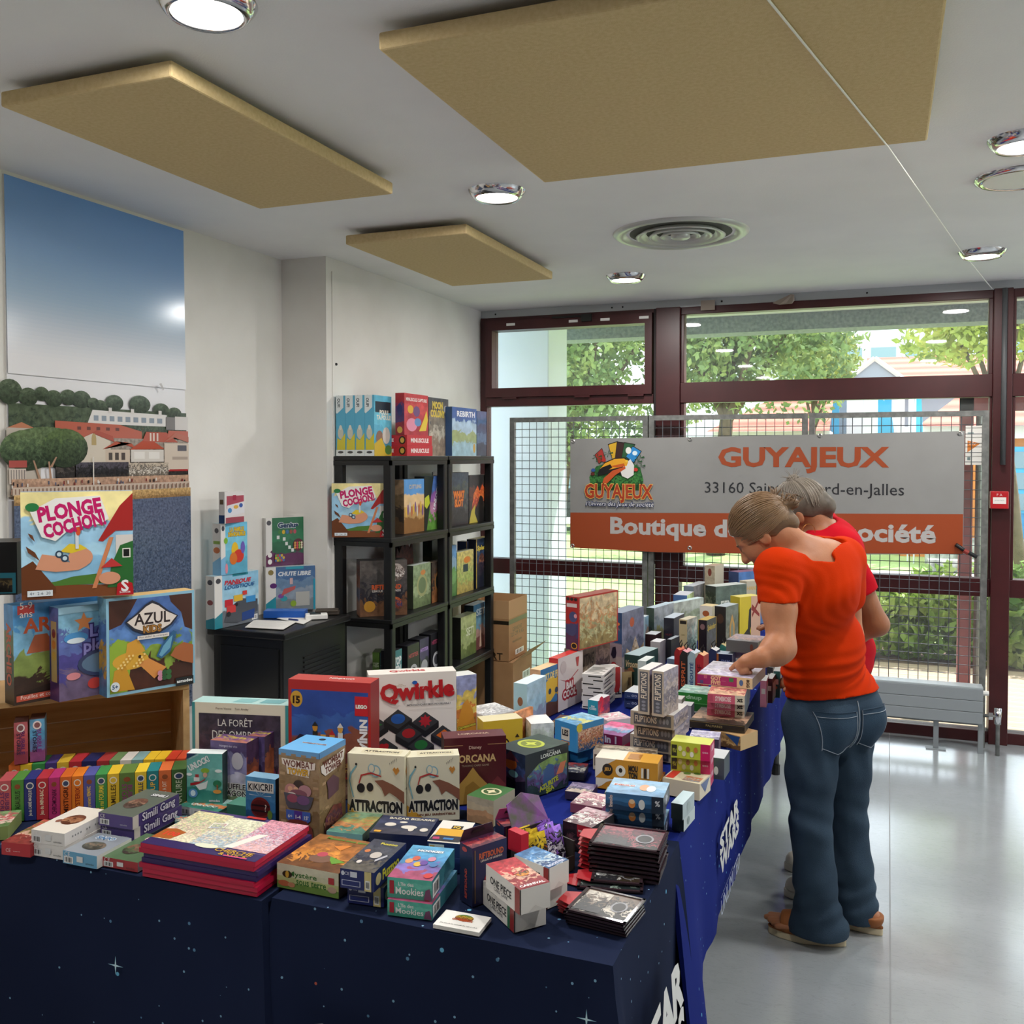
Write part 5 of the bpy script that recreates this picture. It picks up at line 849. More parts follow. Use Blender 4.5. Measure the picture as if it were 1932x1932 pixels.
gb('small blue box with a red barrel drawing', (464, 1548), (520, 1556), 1464, .035, f=('5a9ccc', '4a8abc', '3a78ac', '2a5a86', .4, 12), ops=[Rc('f', .06, .68, .94, .9, 'e8e4dc'), T('f', 'KIKICRI?', .5, .79, .8, '1f1f24', b=.02, r=3, h=.15), El('f', .5, .33, .33, .24, '7a2a26'), El('f', .5, .33, .3, .18, '5a1e1c'), Rc('f', .2, .36, .8, .4, '2a1818'), Rc('f', .2, .24, .8, .28, '2a1818'), El('f', .82, .2, .08, .1, '6a8a3a'), T('f', '?', .68, .34, .06, 'e8dcd0')]+[Pg('f', [(.5, .6), (.5+.4*math.cos(a), .5+.28*math.sin(a)), (.5+.4*math.cos(a+.06), .5+.28*math.sin(a+.06))], 'd8e2ea') for a in (.4, .9, 1.5, 2.1, 2.7)], r='24384c', t='8ab4d0', group=TB)
gb('wide dark forest-shadow game box with a cream and teal frame', (364, 1490), (545, 1500), 1324, .06, f='e0d8c4', ops=[Rc('f', .07, .05, .92, .88, ('3c3444', '4a3c4a', '564858', '2f2836', 1.2, 18)), T('f', 'LA FORÊT', .45, .79, .36, 'e6e2dc', h=.1), T('f', 'DES OMBRES', .46, .64, .5, 'e6e2dc', h=.1), T('f', 'Pierre Vienne    Tom Anoby', .42, .935, .34, '5a4a3a'), Pg('f', [(.78, .2), (.84, .34), (.88, .2), (.9, .32), (.92, .1), (.78, .1)], '7a3a5a'), Rc('f', 0, 0, .03, 1, '3f8f94'), Rc('f', .97, 0, 1, 1, '3f8f94'), Pg('t', [(.4, .2), (.6, .2), (.64, .8), (.44, .8)], '7ab0b0'), Pg('t', [(.68, .2), (.9, .2), (.92, .8), (.7, .8)], '6aa4a8')], l='3f8f94', r='3f8f94', t='a8ccc8', group=TB)
br = gb('brown sketch-printed box under the red-framed minifigure game', (575, 1500), (660, 1508), .05, .055, f=('8a6a58', '7a5a4a', '9a7a66', '6a4a3c', .8, 20), ops=[El('f', .8, .55, .12, .22, 'a88a78'), El('f', .8, .55, .09, .17, '7a5a4c')], t='9a7a66', group=TB)
gb('red-framed game box with a blue sky and tiny fighter figures', (545, 1462), (700, 1474), 1281, .06, br.top+.001, f='b02c2c', ops=[Rc('f', .04, .02, .97, .9, ('2f4a96', '3a5ea8', '8a5040', '5a2c2a', .55, 6)), El('f', .1, .8, .075, .085, 'd2a03a'), T('f', '15', .1, .79, .08, '2a1410', b=.05), T('f', 'NINJAGO', .1, .83, .08, '2a1410'), Rc('f', .81, .66, .97, .86, 'c41e26'), T('f', 'LEGO', .89, .755, .13, 'f4f0e6', b=.06, out='221a10', ow=.03), T('f', 'NINJAGO', .9, .37, .5, 'eae6ea', r=-90, b=.05, h=.11), T('f', 'Dustiny\nBounty', .68, .11, .22, 'b08a4a', b=.03), T('t', 'NINJAGO', .6, .5, .3, 'e8dcd8', b=.03)]+
   [Pg('f', [(.05, .34), (.14, .44), (.26, .42), (.3, .3), (.24, .2), (.05, .18)], '2a2440'), Pg('f', [(.28, .2), (.36, .32), (.5, .24), (.44, .12)], 'a8683a')]+[q for x, y, c, c2 in ((.33, .5, '2a2624', 'c88a2a'), (.43, .42, '2f6ab8', 'd8a048'), (.54, .42, 'b8282c', 'd8a048'), (.64, .5, 'd8d8d8', 'd8a048')) for q in (Rc('f', x-.03, y-.12, x+.03, y-.02, c), El('f', x, y+.02, .032, .045, c2), Pg('f', [(x-.04, y+.03), (x, y+.08), (x+.04, y+.03)], c), Rc('f', x-.028, y-.2, x-.004, y-.12, c), Rc('f', x+.004, y-.2, x+.028, y-.12, c))], t='b03a34', r='8a2426', group=TB)
QT = []
def tile(x, y, s, col, shp):
    q = [(x-s, y), (x, y-s*.62), (x+s, y+.0), (x, y+s*.7)]
    QT.append(Pg('f', [(x-s, y), (x-s, y-.07), (x, y-s*.62-.07), (x+s, y-.07), (x+s, y)], '232324')); QT.append(Pg('f', q, '3a3c3e'))
    if shp == 'o': QT.append(El('f', x, y+.01, s*.5, s*.34, col))
    elif shp == 's': QT.append(('f', 's', x, y+.01, s*.5, 8, col, .6))
    elif shp == 'c':
        for a in range(4): QT.append(El('f', x+s*.22*math.cos(a*1.57+.78), y+s*.2*math.sin(a*1.57+.78), s*.2, s*.17, col))
    elif shp == 'q': QT.append(Pg('f', [(x-s*.55, y-.01), (x-.02, y-s*.32), (x+s*.55, y+.01), (x+.02, y+s*.36)], col))
    elif shp == 'x': QT.append(('f', 's', x, y+.01, s*.55, 4, col, .35))
for a in ((.08, .46, .14, '2f7a3a', 'x'), (.33, .51, .16, '2a5fae', 'o'), (.64, .47, .155, 'b02a34', 's'), (.45, .35, .15, 'b02a2e', 'o'), (.84, .33, .135, 'd86a22', 'q'), (.17, .22, .155, 'b8242c', 'c'), (.59, .22, .15, '2f7a3c', 'o'), (.38, .02, .13, '4a3a8a', 's'), (.74, .02, .13, '2a5fae', 'x')): tile(*a)
gb('large white tile-laying game box with red title and black tiles', (696, 1452), (861, 1440), 1274, .06, f='e8e2da', ops=QT+[T('f', 'Qwirkle', .55, .8, .82, 'b8242a', b=.05, h=.2, r=2), El('f', .52, .9, .03, .02, '2a5fae'), T('f', 'IMPRONONÇABLE MAIS INOUBLIABLE !', .68, .66, .5, '4a4a4e', b=.02), T('f', 'Susan\nMcKinley Ross', .36, .88, .12, '9a7a3a'), Rc('f', .01, .72, .09, .94, '2a3a66')]+[El('f', .05, y, .032, .028, '1e1c1c') for y in (.9, .83, .76)]+[T('t', 'Qwirkle', .45, .5, .4, 'b8343a', b=.04), Rc('f', .03, .02, .1, .1, 'd8c02a')], l='d8d4cc', r='dcd6ce', t='e4ded6', group=TB)
gb('castle-landscape game box standing behind the white tile game', (862, 1410), (899, 1404), 1276, .055, f=('8a90b8', 'c8b05a', 'b8703a', '6a7a34', 1.0, 14), ops=[Pg('f', [(.0, .3), (.3, .6), (.55, .66), (.8, .5), (1, .2), (1, .1), (0, .15)], 'c88a34'), T('f', 'Carcassonne', .5, .28, .9, 'c8c04a', b=.05, r=8, out='2a3020')], t='d8d8d4', group=TB)
# ---- trading card boxes
gb('dark maroon card-game box with a gold mask', (838, 1520), (955, 1512), 1394, .06, f='4f1a22', ops=[T('f', 'LORCANA', .5, .68, .66, 'c8a876', b=.03, h=.11), T('f', 'Disney', .5, .84, .2, 'c8a89a', b=.02), T('f', 'TRADING CARD GAME', .5, .575, .44, 'b09a88'), Pg('f', [(.2, .0), (.24, .3), (.36, .42), (.46, .55), (.56, .42), (.7, .28), (.66, 0)], 'b8924a'), Pg('f', [(.3, .0), (.34, .26), (.46, .34), (.6, .22), (.58, 0)], '9a7636'), Rc('f', .0, .88, .3, .89, 'a87a5a'), Rc('f', .7, .88, 1, .89, 'a87a5a'), Pg('f', [(.72, .26), (.86, .4), (1, .26), (.86, .12)], '6a2a30'), T('t', 'LORCANA', .5, .5, .5, 'b89a84', b=.03)], t='5a2028', r='3f141b', l='3f141b', group='trading card boxes')
gb('dark green-black card-game trove box with a glowing lid emblem', (936, 1489), (991, 1510), 1407, .155, f=('24304a', '3a4a78', '4a3a58', '1c2030', .8, 20), ops=[El('f', .5, .72, .22, .14, 'c86a2c'), Pg('f', [(.25, .78), (.5, 1.), (.8, .8)], '6a3a4a'), El('f', .6, .5, .16, .08, '8ac8c8'), Pg('f', [(0, .3), (.3, .4), (.7, .34), (1, .42), (1, .0), (0, 0)], '1a1a2a'), El('t', .45, .5, .34, .22, 'b8c23a'), El('t', .45, .5, .26, .17, '7a8428'), St('t', .45, .5, .2, 4, 'c8d04a', .4), T('r', 'LORCANA', .58, .86, .46, 'd0d8d0', b=.03, h=.085), T('r', 'Disney', .58, .94, .15, 'c0c8c0'), Pg('r', [(.04, .0), (.04, .5), (.3, .72), (.6, .8), (.96, .78), (.96, 0)], ('7a9a5a', '4a6a8a', '5a4a78', '2a3a3a', 1.6, 18)), Pg('r', [(.38, .12), (.42, .5), (.52, .66), (.64, .6), (.66, .3), (.6, .1)], '3a5a8a'), Pg('r', [(.7, .35), (.8, .6), (.94, .62), (.86, .36)], 'c87a5a'), T('r', 'AZURITE\nSEA', .54, .14, .44, 'b0b83a', b=.05, r=14)], r='1e2a30', t=('2a3a34', '34463c', '24302c', '1c2624', .6, 14), group='trading card boxes')
gb('small deck box with a green lid and a round gold seal', (881, 1548), (931, 1560), 1500, .095, f=('b8ac98', 'c8b89c', 'c89a74', 'b08a68', .4, 14), ops=[El('t', .5, .52, .34, .24, 'd8d0a8'), El('t', .5, .52, .27, .19, '3f5a34'), St('t', .5, .52, .2, 4, 'd8d0a8', .5)], t='3a6a38', r='b0a890', group='trading card boxes')
yb_ = gb('yellow cartoon-face box behind the maroon card box', (912, 1432), (986, 1424), 1362, .06, f='d8b434', ops=[El('f', .55, .3, .12, .2, '2a2418'), El('f', .55, .3, .09, .15, 'd8b434'), Pg('f', [(.8, .5), (.86, .6), (.92, .5)], '3a2a18')], t='dcd0a8', r='c8a42c', group=TB)
gb('white box with line drawings behind the yellow one', (916, 1412), (975, 1400), 1352, .12, f='d8d6d4', t=('e2e0de', 'b8b6b8', 'e6e4e2', 'a8a6a8', 2, 30), group=TB)
gb('thin orange card-like box standing behind the yellow box', (975, 1412), (.085, 76), 1345, .012, f=('d08a5a', 'd8a078', 'c87a4a', 'c8804a', .8, 18), group=TB)
gb('white and green carton beside the tall blue box', (1002, 1418), (1045, 1415), 1366, .09, f=('d8dcd4', 'c8d0c0', 'b8c8a8', 'c8ccc0', .8, 16), t='e6e4e2', group=TB)
bl = gb('blue crowd-scene box, lower of its pair', (1068, 1436), (1090, 1442), 1408, .12, f='2f80bc', t='3a8ac4', r='2a74ac', group='pair of blue crowd games')
gb('tall blue crowd-scene box standing on its twin', (1047, 1408), (1088, 1421), 1357, .11, bl.top+.0005, f='3a8cc8', ops=[Rc('f', .3, .35, .68, .8, 'd8d0c0'), T('f', 'LES', .49, .62, .26, '2a2220', b=.05, h=.2), Rc('f', .3, .2, .68, .32, 'c87a4a'), Rc('r', .05, .02, .98, .78, ('d8b8a0', 'a85a4a', 'c8a070', '3a5a8a', 3, 60)), St('r', .1, .88, .12, 12, 'd8cc4a', .8)], t=('8ab8d0', '6aa8d0', 'c8c87a', '5a9ac8', 1.2, 20), r='4a94cc', group='pair of blue crowd games')
gb('dark flat box with a pale scene beside the blue pair', (1062, 1470), (1102, 1473), .02, .08, f='2a2a30', t=('8a3a3a', '4a4a58', 'a8a8a0', '3a3a44', 1.6, 22), group=TB)
f1 = gb('red flat box under the pink-topped one', (1120, 1412), (1176, 1421), .02, .13, f='a8203a', t='a83a4a', group=TB)
gb('pink and blue topped flat box with white numerals', (1117, 1398), (1174, 1408), .028, .13, f1.top+.0005, f='8a1f48', ops=[T('f', '2 in 1', .5, .5, .6, 'dfd0d8', b=.04)], t=('d85a8a', 'c8a0c0', '6a9ac0', '8a4a8a', 1.2, 14), r='8a5a6a', group=TB)
gb('flat white box with pink lettering beyond the pink-topped one', (1146, 1378), (1192, 1372), .03, .08, f='d8d0d0', t=('e6e2e0', 'd89aa8', 'e0dcda', 'c8a8b0', 1.6, 20), group=TB)
gb('small turquoise cube-game box with a red side', (1109, 1366), (1128, 1369), 1320, .09, f='2f9ab4', ops=[Rc('f', 0, 0, 1, .42, '3a3068'), T('f', '500\nCUBES', .5, .7, .7, 'd8e4ea', b=.04), T('r', '2', .3, .8, .3, 'd83a4a', b=.06)], r=('b04a5a', '8a4a6a', 'c86a6a', '5a3a5a', .8, 18), t='d8d8dc', group=TB)
# ---- stack of thin white quiz boxes
zq = .745; A = pz((1098, 1336), .745); Bq = pz((1138, 1340), .745); an = math.atan2(Bq[1]-A[1], Bq[0]-A[0]); wq = float(np.linalg.norm((Bq-A)[:2])); Mq = (A+Bq)/2
for k in range(9):
    art_box('quiz_box', wq, .15, .0128, {'f': 'dedad4', 'r': 'd6d2cc', 't': 'e4e0dc'}, [Rc('f', (.05, .5, .3)[k % 3], .3, (.55, .95, .9)[k % 3], .62, '26241f'), Rc('r', .1, .3, (.6, .8, .7)[k % 3], .6, '3a3834')]+([Rc('t', .1, .12*j+.1, (.9, .7)[j % 2], .12*j+.13, '33302c') for j in range(6)] if k == 8 else []), ('%s thin white quiz box in the striped stack' % ('bottom', 'second', 'third', 'fourth', 'fifth', 'sixth', 'seventh', 'eighth', 'top')[k]), 'game box', 'thin white quiz boxes', (Mq[0]+.002*math.sin(k*2), Mq[1], zq), an); zq += .0131
gb('white box with a big red and black letter print behind the striped stack', (1146, 1318), (1173, 1316), 1262, .07, f='dcd8d4', ops=[T('f', 'BREL', .5, .2, .9, '2a2428', b=.05), T('f', 'J', .6, .6, .4, 'c03a3a', b=.05), El('f', .3, .75, .2, .1, '3a7a7a')], t='e2dfda', r='c8ccc8', group=TB)
gb('flat tan box leaning behind the striped stack', (1174, 1306), (1192, 1304), 1268, .07, f='b09468', ops=[Rc('f', .6, .3, .9, .7, '7a6040')], t='6a4a3a', group=TB)
n1 = gb('lower dark blue flat box with pale dots', (1178, 1334), (1204, 1337), 1316, .1, f='2f3a60', ops=[T('f', '... oo', .55, .5, .7, 'b8c0d8')], t='d4d8dc', group='pair of dark blue flat boxes')
gb('upper dark blue flat box with pale dots', (1178, 1317), (1204, 1320), .022, .1, n1.top+.0005, f='34426c', ops=[T('f', '... oo', .55, .5, .7, 'b8c0d8')], t='d8dce0', group='pair of dark blue flat boxes')
# ---- fliptions
FL = lambda: dict(f='b8aa9a', r=('8a8494', 'a89a98', '6a6270', '9a8a84', 1.4, 30), t='dcd8d4')
FO = [Rc('f', .08, .12, .94, .88, '5a5c66'), T('f', 'FLIPTIONS', .36, .5, .5, 'd8ccbe', b=.03, h=.42, out='2e2e36', ow=.05)]+[El('f', .7+.08*j, .5, .032, .2, '8a8c98') for j in range(3)]
zf = .745; fp = [((1189, 1427), (1266, 1440)), ((1189, 1412), (1266, 1424)), ((1196, 1391), (1273, 1402)), ((1189.5, 1367), (1271, 1378))]
for k, (a, b) in enumerate(fp):
    r_ = gb('%s lying taupe party-game box in the tower by the sheep box' % ('bottom', 'second', 'third', 'topmost')[k], a, b, (.03, .042, .042, .04)[k], .13, zf, ops=FO, group='taupe party games', **FL()); zf = r_.top+.0005
FV = [Rc('f', .14, .06, .86, .95, '5a5c66'), T('f', 'FLIPTIONS', .5, .64, .56, 'd8ccbe', r=90, b=.03, h=.5, out='2e2e36', ow=.05)]+[El('f', .5, .12+.08*j, .18, .03, '8a8c98') for j in range(3)]
for k, (a, b, tp, lb) in enumerate((((1204, 1346), (1225, 1349), 1262, 'upright taupe party-game box on the tower, first of two'), ((1230, 1350), (1252, 1353.5), 1265, 'upright taupe party-game box on the tower, nearer the aisle'))):
    gb(lb, a, b, tp, .10, zf, ops=FV, group='taupe party games', **FL())
# ---- orange sheep boxes and neighbours
SH = [Pg('f', [(0, 1), (0, .0), (.1, .3), (.18, .7), (.34, 1)], 'e4ded2'), El('f', .2, .45, .085, .3, '2a2622'), T('f', 'JEU', .2, .45, .1, 'dca64a', b=.04), El('f', .41, .45, .08, .28, 'eae4d8'), El('f', .41, .48, .03, .12, '2a2622'), T('f', 'MOU\nTON', .61, .45, .14, '2a2420', b=.06, h=.62)]+[Rc('f', .74+.045*j, .2, .775+.045*j, .7, ('e4dccc', '3a3028', 'e4dccc')[j]) for j in range(3)]
m1 = gb('lower orange sheep-emblem box', (1124, 1486), (1242, 1500), .027, .1, f='c88a2e', ops=SH[:1], t='c88a2e', r='d8b070', group='orange sheep games')
gb('upper orange sheep-emblem box with black lettering', (1123, 1466), (1241, 1479), 1429, .075, m1.top+.0005, f='cc902f', ops=SH+[Rc('t', .0, 0, .45, 1, 'e0d8c8'), Rc('t', .5, .2, .7, .8, 'a87028')], t='d8a040', r='dcb878', group='orange sheep games')
gb('long brown and white box behind the orange sheep box', (1119, 1451), (1236, 1461), .052, .06, f='d0c8ba', ops=[Rc('f', .02, .2, .06, .8, '5a4a3a')], t=('8a7a68', 'b8a894', '6a5c4e', 'a8a090', 1.4, 14), r='c0b4a0', group=TB)
zy = .745
for k in range(3):
    r_ = gb('%s lime and pink fruit-memory box in the stack of three' % ('bottom', 'middle', 'top')[k], ((1265.6, 1478), (1265.6, 1453), (1265.6, 1428))[k], ((1339.5, 1487), (1339.5, 1461.5), (1339.5, 1437))[k], .0415, .06, zy, f='bcc23a', ops=[Rc('f', .02, .1, .16, .8, '33301f'), T('f', 'JEU\nDE', .09, .45, .1, 'd8d84a'), Rc('f', .76, 0, 1, 1, 'c81f5c'), T('f', 'ooo', .88, .5, .14, 'e8d0d8', r=0)]+[El('f', .24+.1*j, (.6, .3)[j % 2], .05, .17, ('e0dca0', 'd8d0a8', 'a06a3a', 'e4e0d0', 'c8783a')[j]) for j in range(5)]+[Rc('r', .3, .5, .8, .85, 'd8a0b4')], r='c01c58', t='d0d46a', group='lime and pink fruit games'); zy = r_.top+.0005
gb('beige sushi-pattern box with a red label under the lime stack edge', (1250, 1498), (1320, 1511), .042, .085, f='cfc2a6', ops=[Rc('t', .04, .1, .26, .9, 'c8382c'), Rc('t', .5, .1, .95, .5, ('c8744a', 'b8b0a8', 'd08a5a', '9a9aa0', 2.5, 60)), El('t', .45, .7, .1, .1, '5a7a3a'), El('t', .7, .8, .1, .08, '5a7a3a'), Pg('r', [(.1, .9), (.9, .9), (.5, .2)], '24407a')], t='d8ccae', r='c8baa0', group=TB)
gb('dark box with a white dot under the lime stack towards the aisle', (1336, 1468), (1366, 1472), 1428, .08, f='4a5560', ops=[El('f', .5, .4, .14, .2, 'd8dcdc')], t='c8ccd0', r='3a444c', group=TB)
bb = None
for k, lb in enumerate(('bottom blue comic-strip box by the aisle corner', 'middle blue comic-strip box by the aisle corner', 'top blue comic-strip box by the aisle corner')):
    bb = gb(lb, ((1144, 1574), (1142.5, 1551), (1142.5, 1525))[k], ((1253, 1586), (1252.5, 1560), (1251.5, 1537))[k], (.034, .037, .037)[k], .10, .745 if k == 0 else bb.top+.0005, f=('3a6a96', '3f74a4', '2f5a84', '26405f', .25, 10), ops=[T('f', 'Insolo', .09, .5, .7, 'd8c8c0', r=90, b=.03), El('f', .46, .45, .06, .26, 'd88a4a'), El('f', .46, .58, .05, .14, 'e8c8a0'), El('f', .63, .45, .055, .3, 'dce0e0'), Rc('f', .8, 0, 1, 1, '2a3442'), T('f', '%', .9, .6, .08, 'd0d4d8', b=.03), T('r', '8+', .5, .5, .3, 'ccd', b=.03), T('t', 'INSOLO', .26, .55, .36, 'c86a5a', b=.04, out='d8e0e8'), El('t', .62, .5, .09, .2, 'd8a07a'), El('t', .74, .45, .08, .2, 'd8e4ea')], t=('8ab0cc', '9abcd4', '7aa4c4', '6a94b8', .6, 12), r='3a424c', group='blue comic-strip games')
wg = gb('lower dark small box with white sides right of the blue stack', (1268, 1566), (1290, 1570), .03, .09, f='26302f', ops=[El('r', .4, .5, .12, .3, '6a7a78')], t='cfdcdc', r='b0bcbc', group='pair of small dark boxes by the aisle')
gb('upper dark small box with a pale blue lid right of the blue stack', (1266, 1544), (1288, 1548), .036, .09, wg.top+.0005, f='2a3436', ops=[El('r', .5, .5, .15, .3, '8a9a98')], t='bcd0d6', r='98a8ac', group='pair of small dark boxes by the aisle')
# ---- right-hand middle stacks
gb('violet-grey patterned cube box between lime stack and dark game box', (1300, 1425), (1356, 1430), 1391, .08, f='54465c', t=('c8c4d8', 'b0acc8', 'd8d4e2', '9c98b4', 1.2, 24), r=('6a5a6a', '7a6a78', '584858', '4a3c4c', 1, 24), group=TB)
bt = gb('brown box with a navy triangle corner at the aisle edge', (1340, 1402), (1397, 1417), .042, .09, f=('a88454', '8a6a40', 'b8945f', '6a4c2c', 1.2, 20), ops=[Pg('f', [(.5, .95), (.98, .95), (.9, .3)], '24467a')], t='b89468', r='c0a070', group=TB)
pm = gb('black and gold game box under the pink trio', (1301, 1372), (1405, 1384), 1358, .16, .745+.043, f='2a2420', ops=[T('f', 'PALMARES', .45, .5, .3, 'b09a6a', h=.3), Rc('f', .0, .86, 1, .9, '9a8050')], t=('3a3430', '8a6a58', 'b8947a', '4a4038', 1, 14), r='3a332c', group=TB)
zs = pm.top+.0005
for k in range(3):
    r_ = gb('%s pink plant-letter box in the stack of three by the hand' % ('bottom', 'middle', 'top')[k], ((1334, 1349), (1334.5, 1337), (1335, 1325))[k], ((1404.6, 1355), (1404.8, 1343), (1405, 1330.5))[k], .0265, .19, zs, f='c85a72', ops=[T('f', 'SYMBIOSE', .42, .5, .42, 'e8c8c8', b=.04, h=.5), Rc('f', .74, 0, 1, 1, 'd8ccb8'), T('f', 'xt', .87, .5, .14, '2a2422', b=.05), Rc('f', 0, .2, .14, .9, 'b84a64')], t=('b86a5a', 'c8947a', 'a85a5a', 'd0a88a', 1.4, 18), r='5f6a70', group='pink plant-letter games'); zs = r_.top+.0005
gv = gb('wide magenta and cream game box the pointing hand touches', (1315.8, 1290), (1419.6, 1301), 1270, .20, zs, f='e0c49a', ops=[Rc('f', .0, .06, .72, .92, 'a02466'), T('f', 'GOT\nFIVE!', .34, .5, .18, 'e0b890', b=.05, h=.75), Rc('f', .05, .1, .11, .4, '5a4a7a'), Rc('f', .58, .5, .66, .85, '3a7a4a'), Rc('f', .12, .6, .18, .9, 'c85a7a'), T('f', 'x x x x', .48, .5, .07, 'd89ab0', r=0), El('f', .8, .5, .035, .28, '4a6a9a'), T('f', '8GG', .92, .5, .7, '4a3428', r=-90, b=.04), El('t', .5, .5, .2, .2, ('d8d4e4', 'c8b8d0', 'e4e0ea', 'd0c0d8', 2, 30))], t=('e0dce8', 'd0cce0', 'e8e4ee', 'c8c0d8', 1.2, 18), r='8a8478', group=TB)
dn = gb('lower green box with white lettering beside the pink trio', (1279, 1338), (1335, 1344), .024, .11, .745+.02, f='2a6a2e', t='3a7a3e', group='green lettered boxes')
gb('upper green box with white lettering and an icy lid', (1278, 1322), (1335, 1328), .03, .11, dn.top+.0005, f='2f8434', ops=[T('f', 'dnup', .55, .5, .5, 'b0d8b4', b=.03, h=.55)], t=('b8d8cc', 'a0c8c0', 'd0e4dc', '8ab8a8', 1, 14), group='green lettered boxes')
gb('flat grey box under the green lettered boxes', (1279, 1352), (1336, 1358), .019, .11, f='5a5c60', t='8a8c90', group=TB)
gb('small pink-marked white box behind the upright taupe boxes', (1268, 1362), (1286, 1364), 1318, .05, f='d0c8c0', ops=[Rc('f', .2, .3, .8, .6, 'c8707a')], t='dcd8d4', group=TB)
gb('plain grey carton left of the black and gold box', (1285, 1372), (1304, 1374), 1330, .05, f='a8a4a8', t='d4d2d4', r='8a868c', group=TB)
gb('small pale blue box in front of the red hanging carton', (1284, 1318), (1300, 1320), .03, .05, f='9cb0c8', t='d0d8e0', group=TB)
# ---- little cartons with pitched tops and cords
def pitched(lb, P0, P1, top, d, c, tc, txt, lab='e0b080'):
    A = pz(P0, .745); Bp = pz(P1, .745); w = float(np.linalg.norm((Bp-A)[:2])); an = math.atan2(Bp[1]-A[1], Bp[0]-A[0]); h = float(rise(A, top)); M = (A+Bp)/2
    t = thing('domino_box', lb, 'game box', (M[0], M[1], .745), an, 'little cartons with pitched tops and cords'); a = w/2; e = w*.75
    m_ = MAT('carton_ink', c, .45)
    MB().add([(-a, 0, 0), (a, 0, 0), (a, d, 0), (-a, d, 0), (-a, 0, h-e), (a, 0, h-e*.35), (a, d, h-e*.35), (-a, d, h-e), (-a*.2, 0, h), (-a*.2, d, h)], [(0,3,2,1), (0,1,5,8,4), (2,3,7,9,6), (1,2,6,5), (3,0,4,7)]).build('body', m_, t)
    MB().add([(-a, -.0005, h-e), (-a*.2, -.0005, h), (-a*.2, d, h), (-a, d, h-e), (a, -.0005, h-e*.35), (a, d, h-e*.35)], [(0,1,2,3), (1,4,5,2)]).build('lid', MAT('carton_lid', lab, .5), t)
    MB().tube([(-a*.2, d*.5, h-.002), (-a*.5, d*.5, h+.012), (a*.3, d*.5, h+.026), (a*.5, d*.5, h+.014), (0, d*.5, h-.002)], .0022, 6).build('cord_loop', M_black, t)
    if txt:
        ik = Ink(); Face(ik, (-a, -.0003, 0), (1, 0, 0), (0, 0, 1), w, h-e).draw(('t', txt, .5, .5, .7, tc, {'r': 90, 'b': .02, 'h': .5})); ik.build('side_lettering', t)
pitched('dark red corded carton, first of the little row', (1272, 1300), (1282, 1302), 1222, .05, '9a1f22', 'd8a048', '', 'c86a4a')
pitched('black corded carton with orange lettering and a pink lid', (1282, 1304), (1296, 1306), 1226, .055, '25211f', 'c8643a', 'ESPRIT', 'd89aa0')
pitched('grey-blue corded carton with navy lettering', (1297, 1307), (1311, 1309), 1228, .055, '9fb4bc', '24467a', 'MÉOUTÉ', 'c0ccd8')
pitched('bright red corded carton with a peach lid', (1312, 1309), (1327, 1311), 1232, .055, 'b3242c', '5a1018', 'BLUFF', 'e0b084')
pitched('navy corded carton with a white barcode lid', (1334, 1276), (1351, 1278), 1222, .05, '2a3358', 'ccc', '', 'e2e2e2')
pitched('teal corded carton with a cream lid at the end of the little row', (1354, 1268), (1370, 1270), 1214, .05, '3a8076', 'ddd', '', 'e0d09a')
# ---- upper part of the long table
gb('light blue invention-themed box beside the cartons', (969, 1394), (994, 1398), 1288, .13, f='a0c4d0', ops=[El('f', .5, .68, .2, .08, '8a5a3a'), El('f', .3, .45, .14, .07, '3a3a3a'), El('f', .62, .44, .18, .08, '5a4a40'), El('f', .9, .46, .1, .05, '333')], r=('a8c8d8', '9ac0d4', '8a9ab8', 'b88a7a', .5, 12), t='d8e4e8', group=TB)
gb('tall orange-edged box with a yellow burst on blue', (1000, 1356), (.039, -10), 1262, .17, f=('e0b088', '2a5a8a', '3a6a9a', 'a8442c', .5, 14), ops=[T('f', 'N', .5, .76, .5, 'e0a878', b=.06), Pg('r', [(.1, .3), (.2, .7), (.4, .8), (.6, .72), (.85, .84), (.8, .3), (.6, .42), (.4, .3)], 'e0b83a'), T('r', 'ART DE FESTE', .5, .82, .8, 'e4d08a', b=.05, h=.12), Pg('r', [(0, 0), (0, .2), (.3, .3), (.6, .24), (1, .3), (1, 0)], '5a3a24'), El('r', .36, .5, .06, .06, '24405f'), El('r', .62, .48, .06, .06, '24405f')], r='2f74a8', t='e0c090', group=TB)
q1 = gb('white game box with a red block title leaning by the burst box', (1053, 1344), (.18, 80), 1243, .035, f='dcd4d2', ops=[T('f', 'BAI\nCOOL', .45, .35, .5, 'eee6e2', b=.05, out='b8283a', ow=.22), El('f', .2, .8, .12, .12, 'c8bcba'), Pg('f', [(.05, .6), (.4, .5), (.8, .66), (.8, .64), (.4, .48)], 'b83a4a'), Pg('f', [(.7, .9), (.74, .72), (.8, .72), (.84, .9)], 'b03a3a')], l='b02a34', t='c8342f', group=TB)
gb('brown-grey box with swirling letters behind the white one', (1088, 1314), (.15, 80), 1226, .05, f=('9a8c78', '867864', 'a89a86', '75695a', 1, 14), ops=[T('f', 'CASTING', .5, .7, .8, '3a3228', b=.02, h=.25, s=.3)], t='b0a08c', group=TB)
gb('dark brown spine-out box beside the swirl-letter box', (1118, 1290), (.15, 80), 1214, .05, f=('6a584c', '8a7468', '5a4a40', '7a6a60', 1, 14), l='5a4638', t='988878', group=TB)
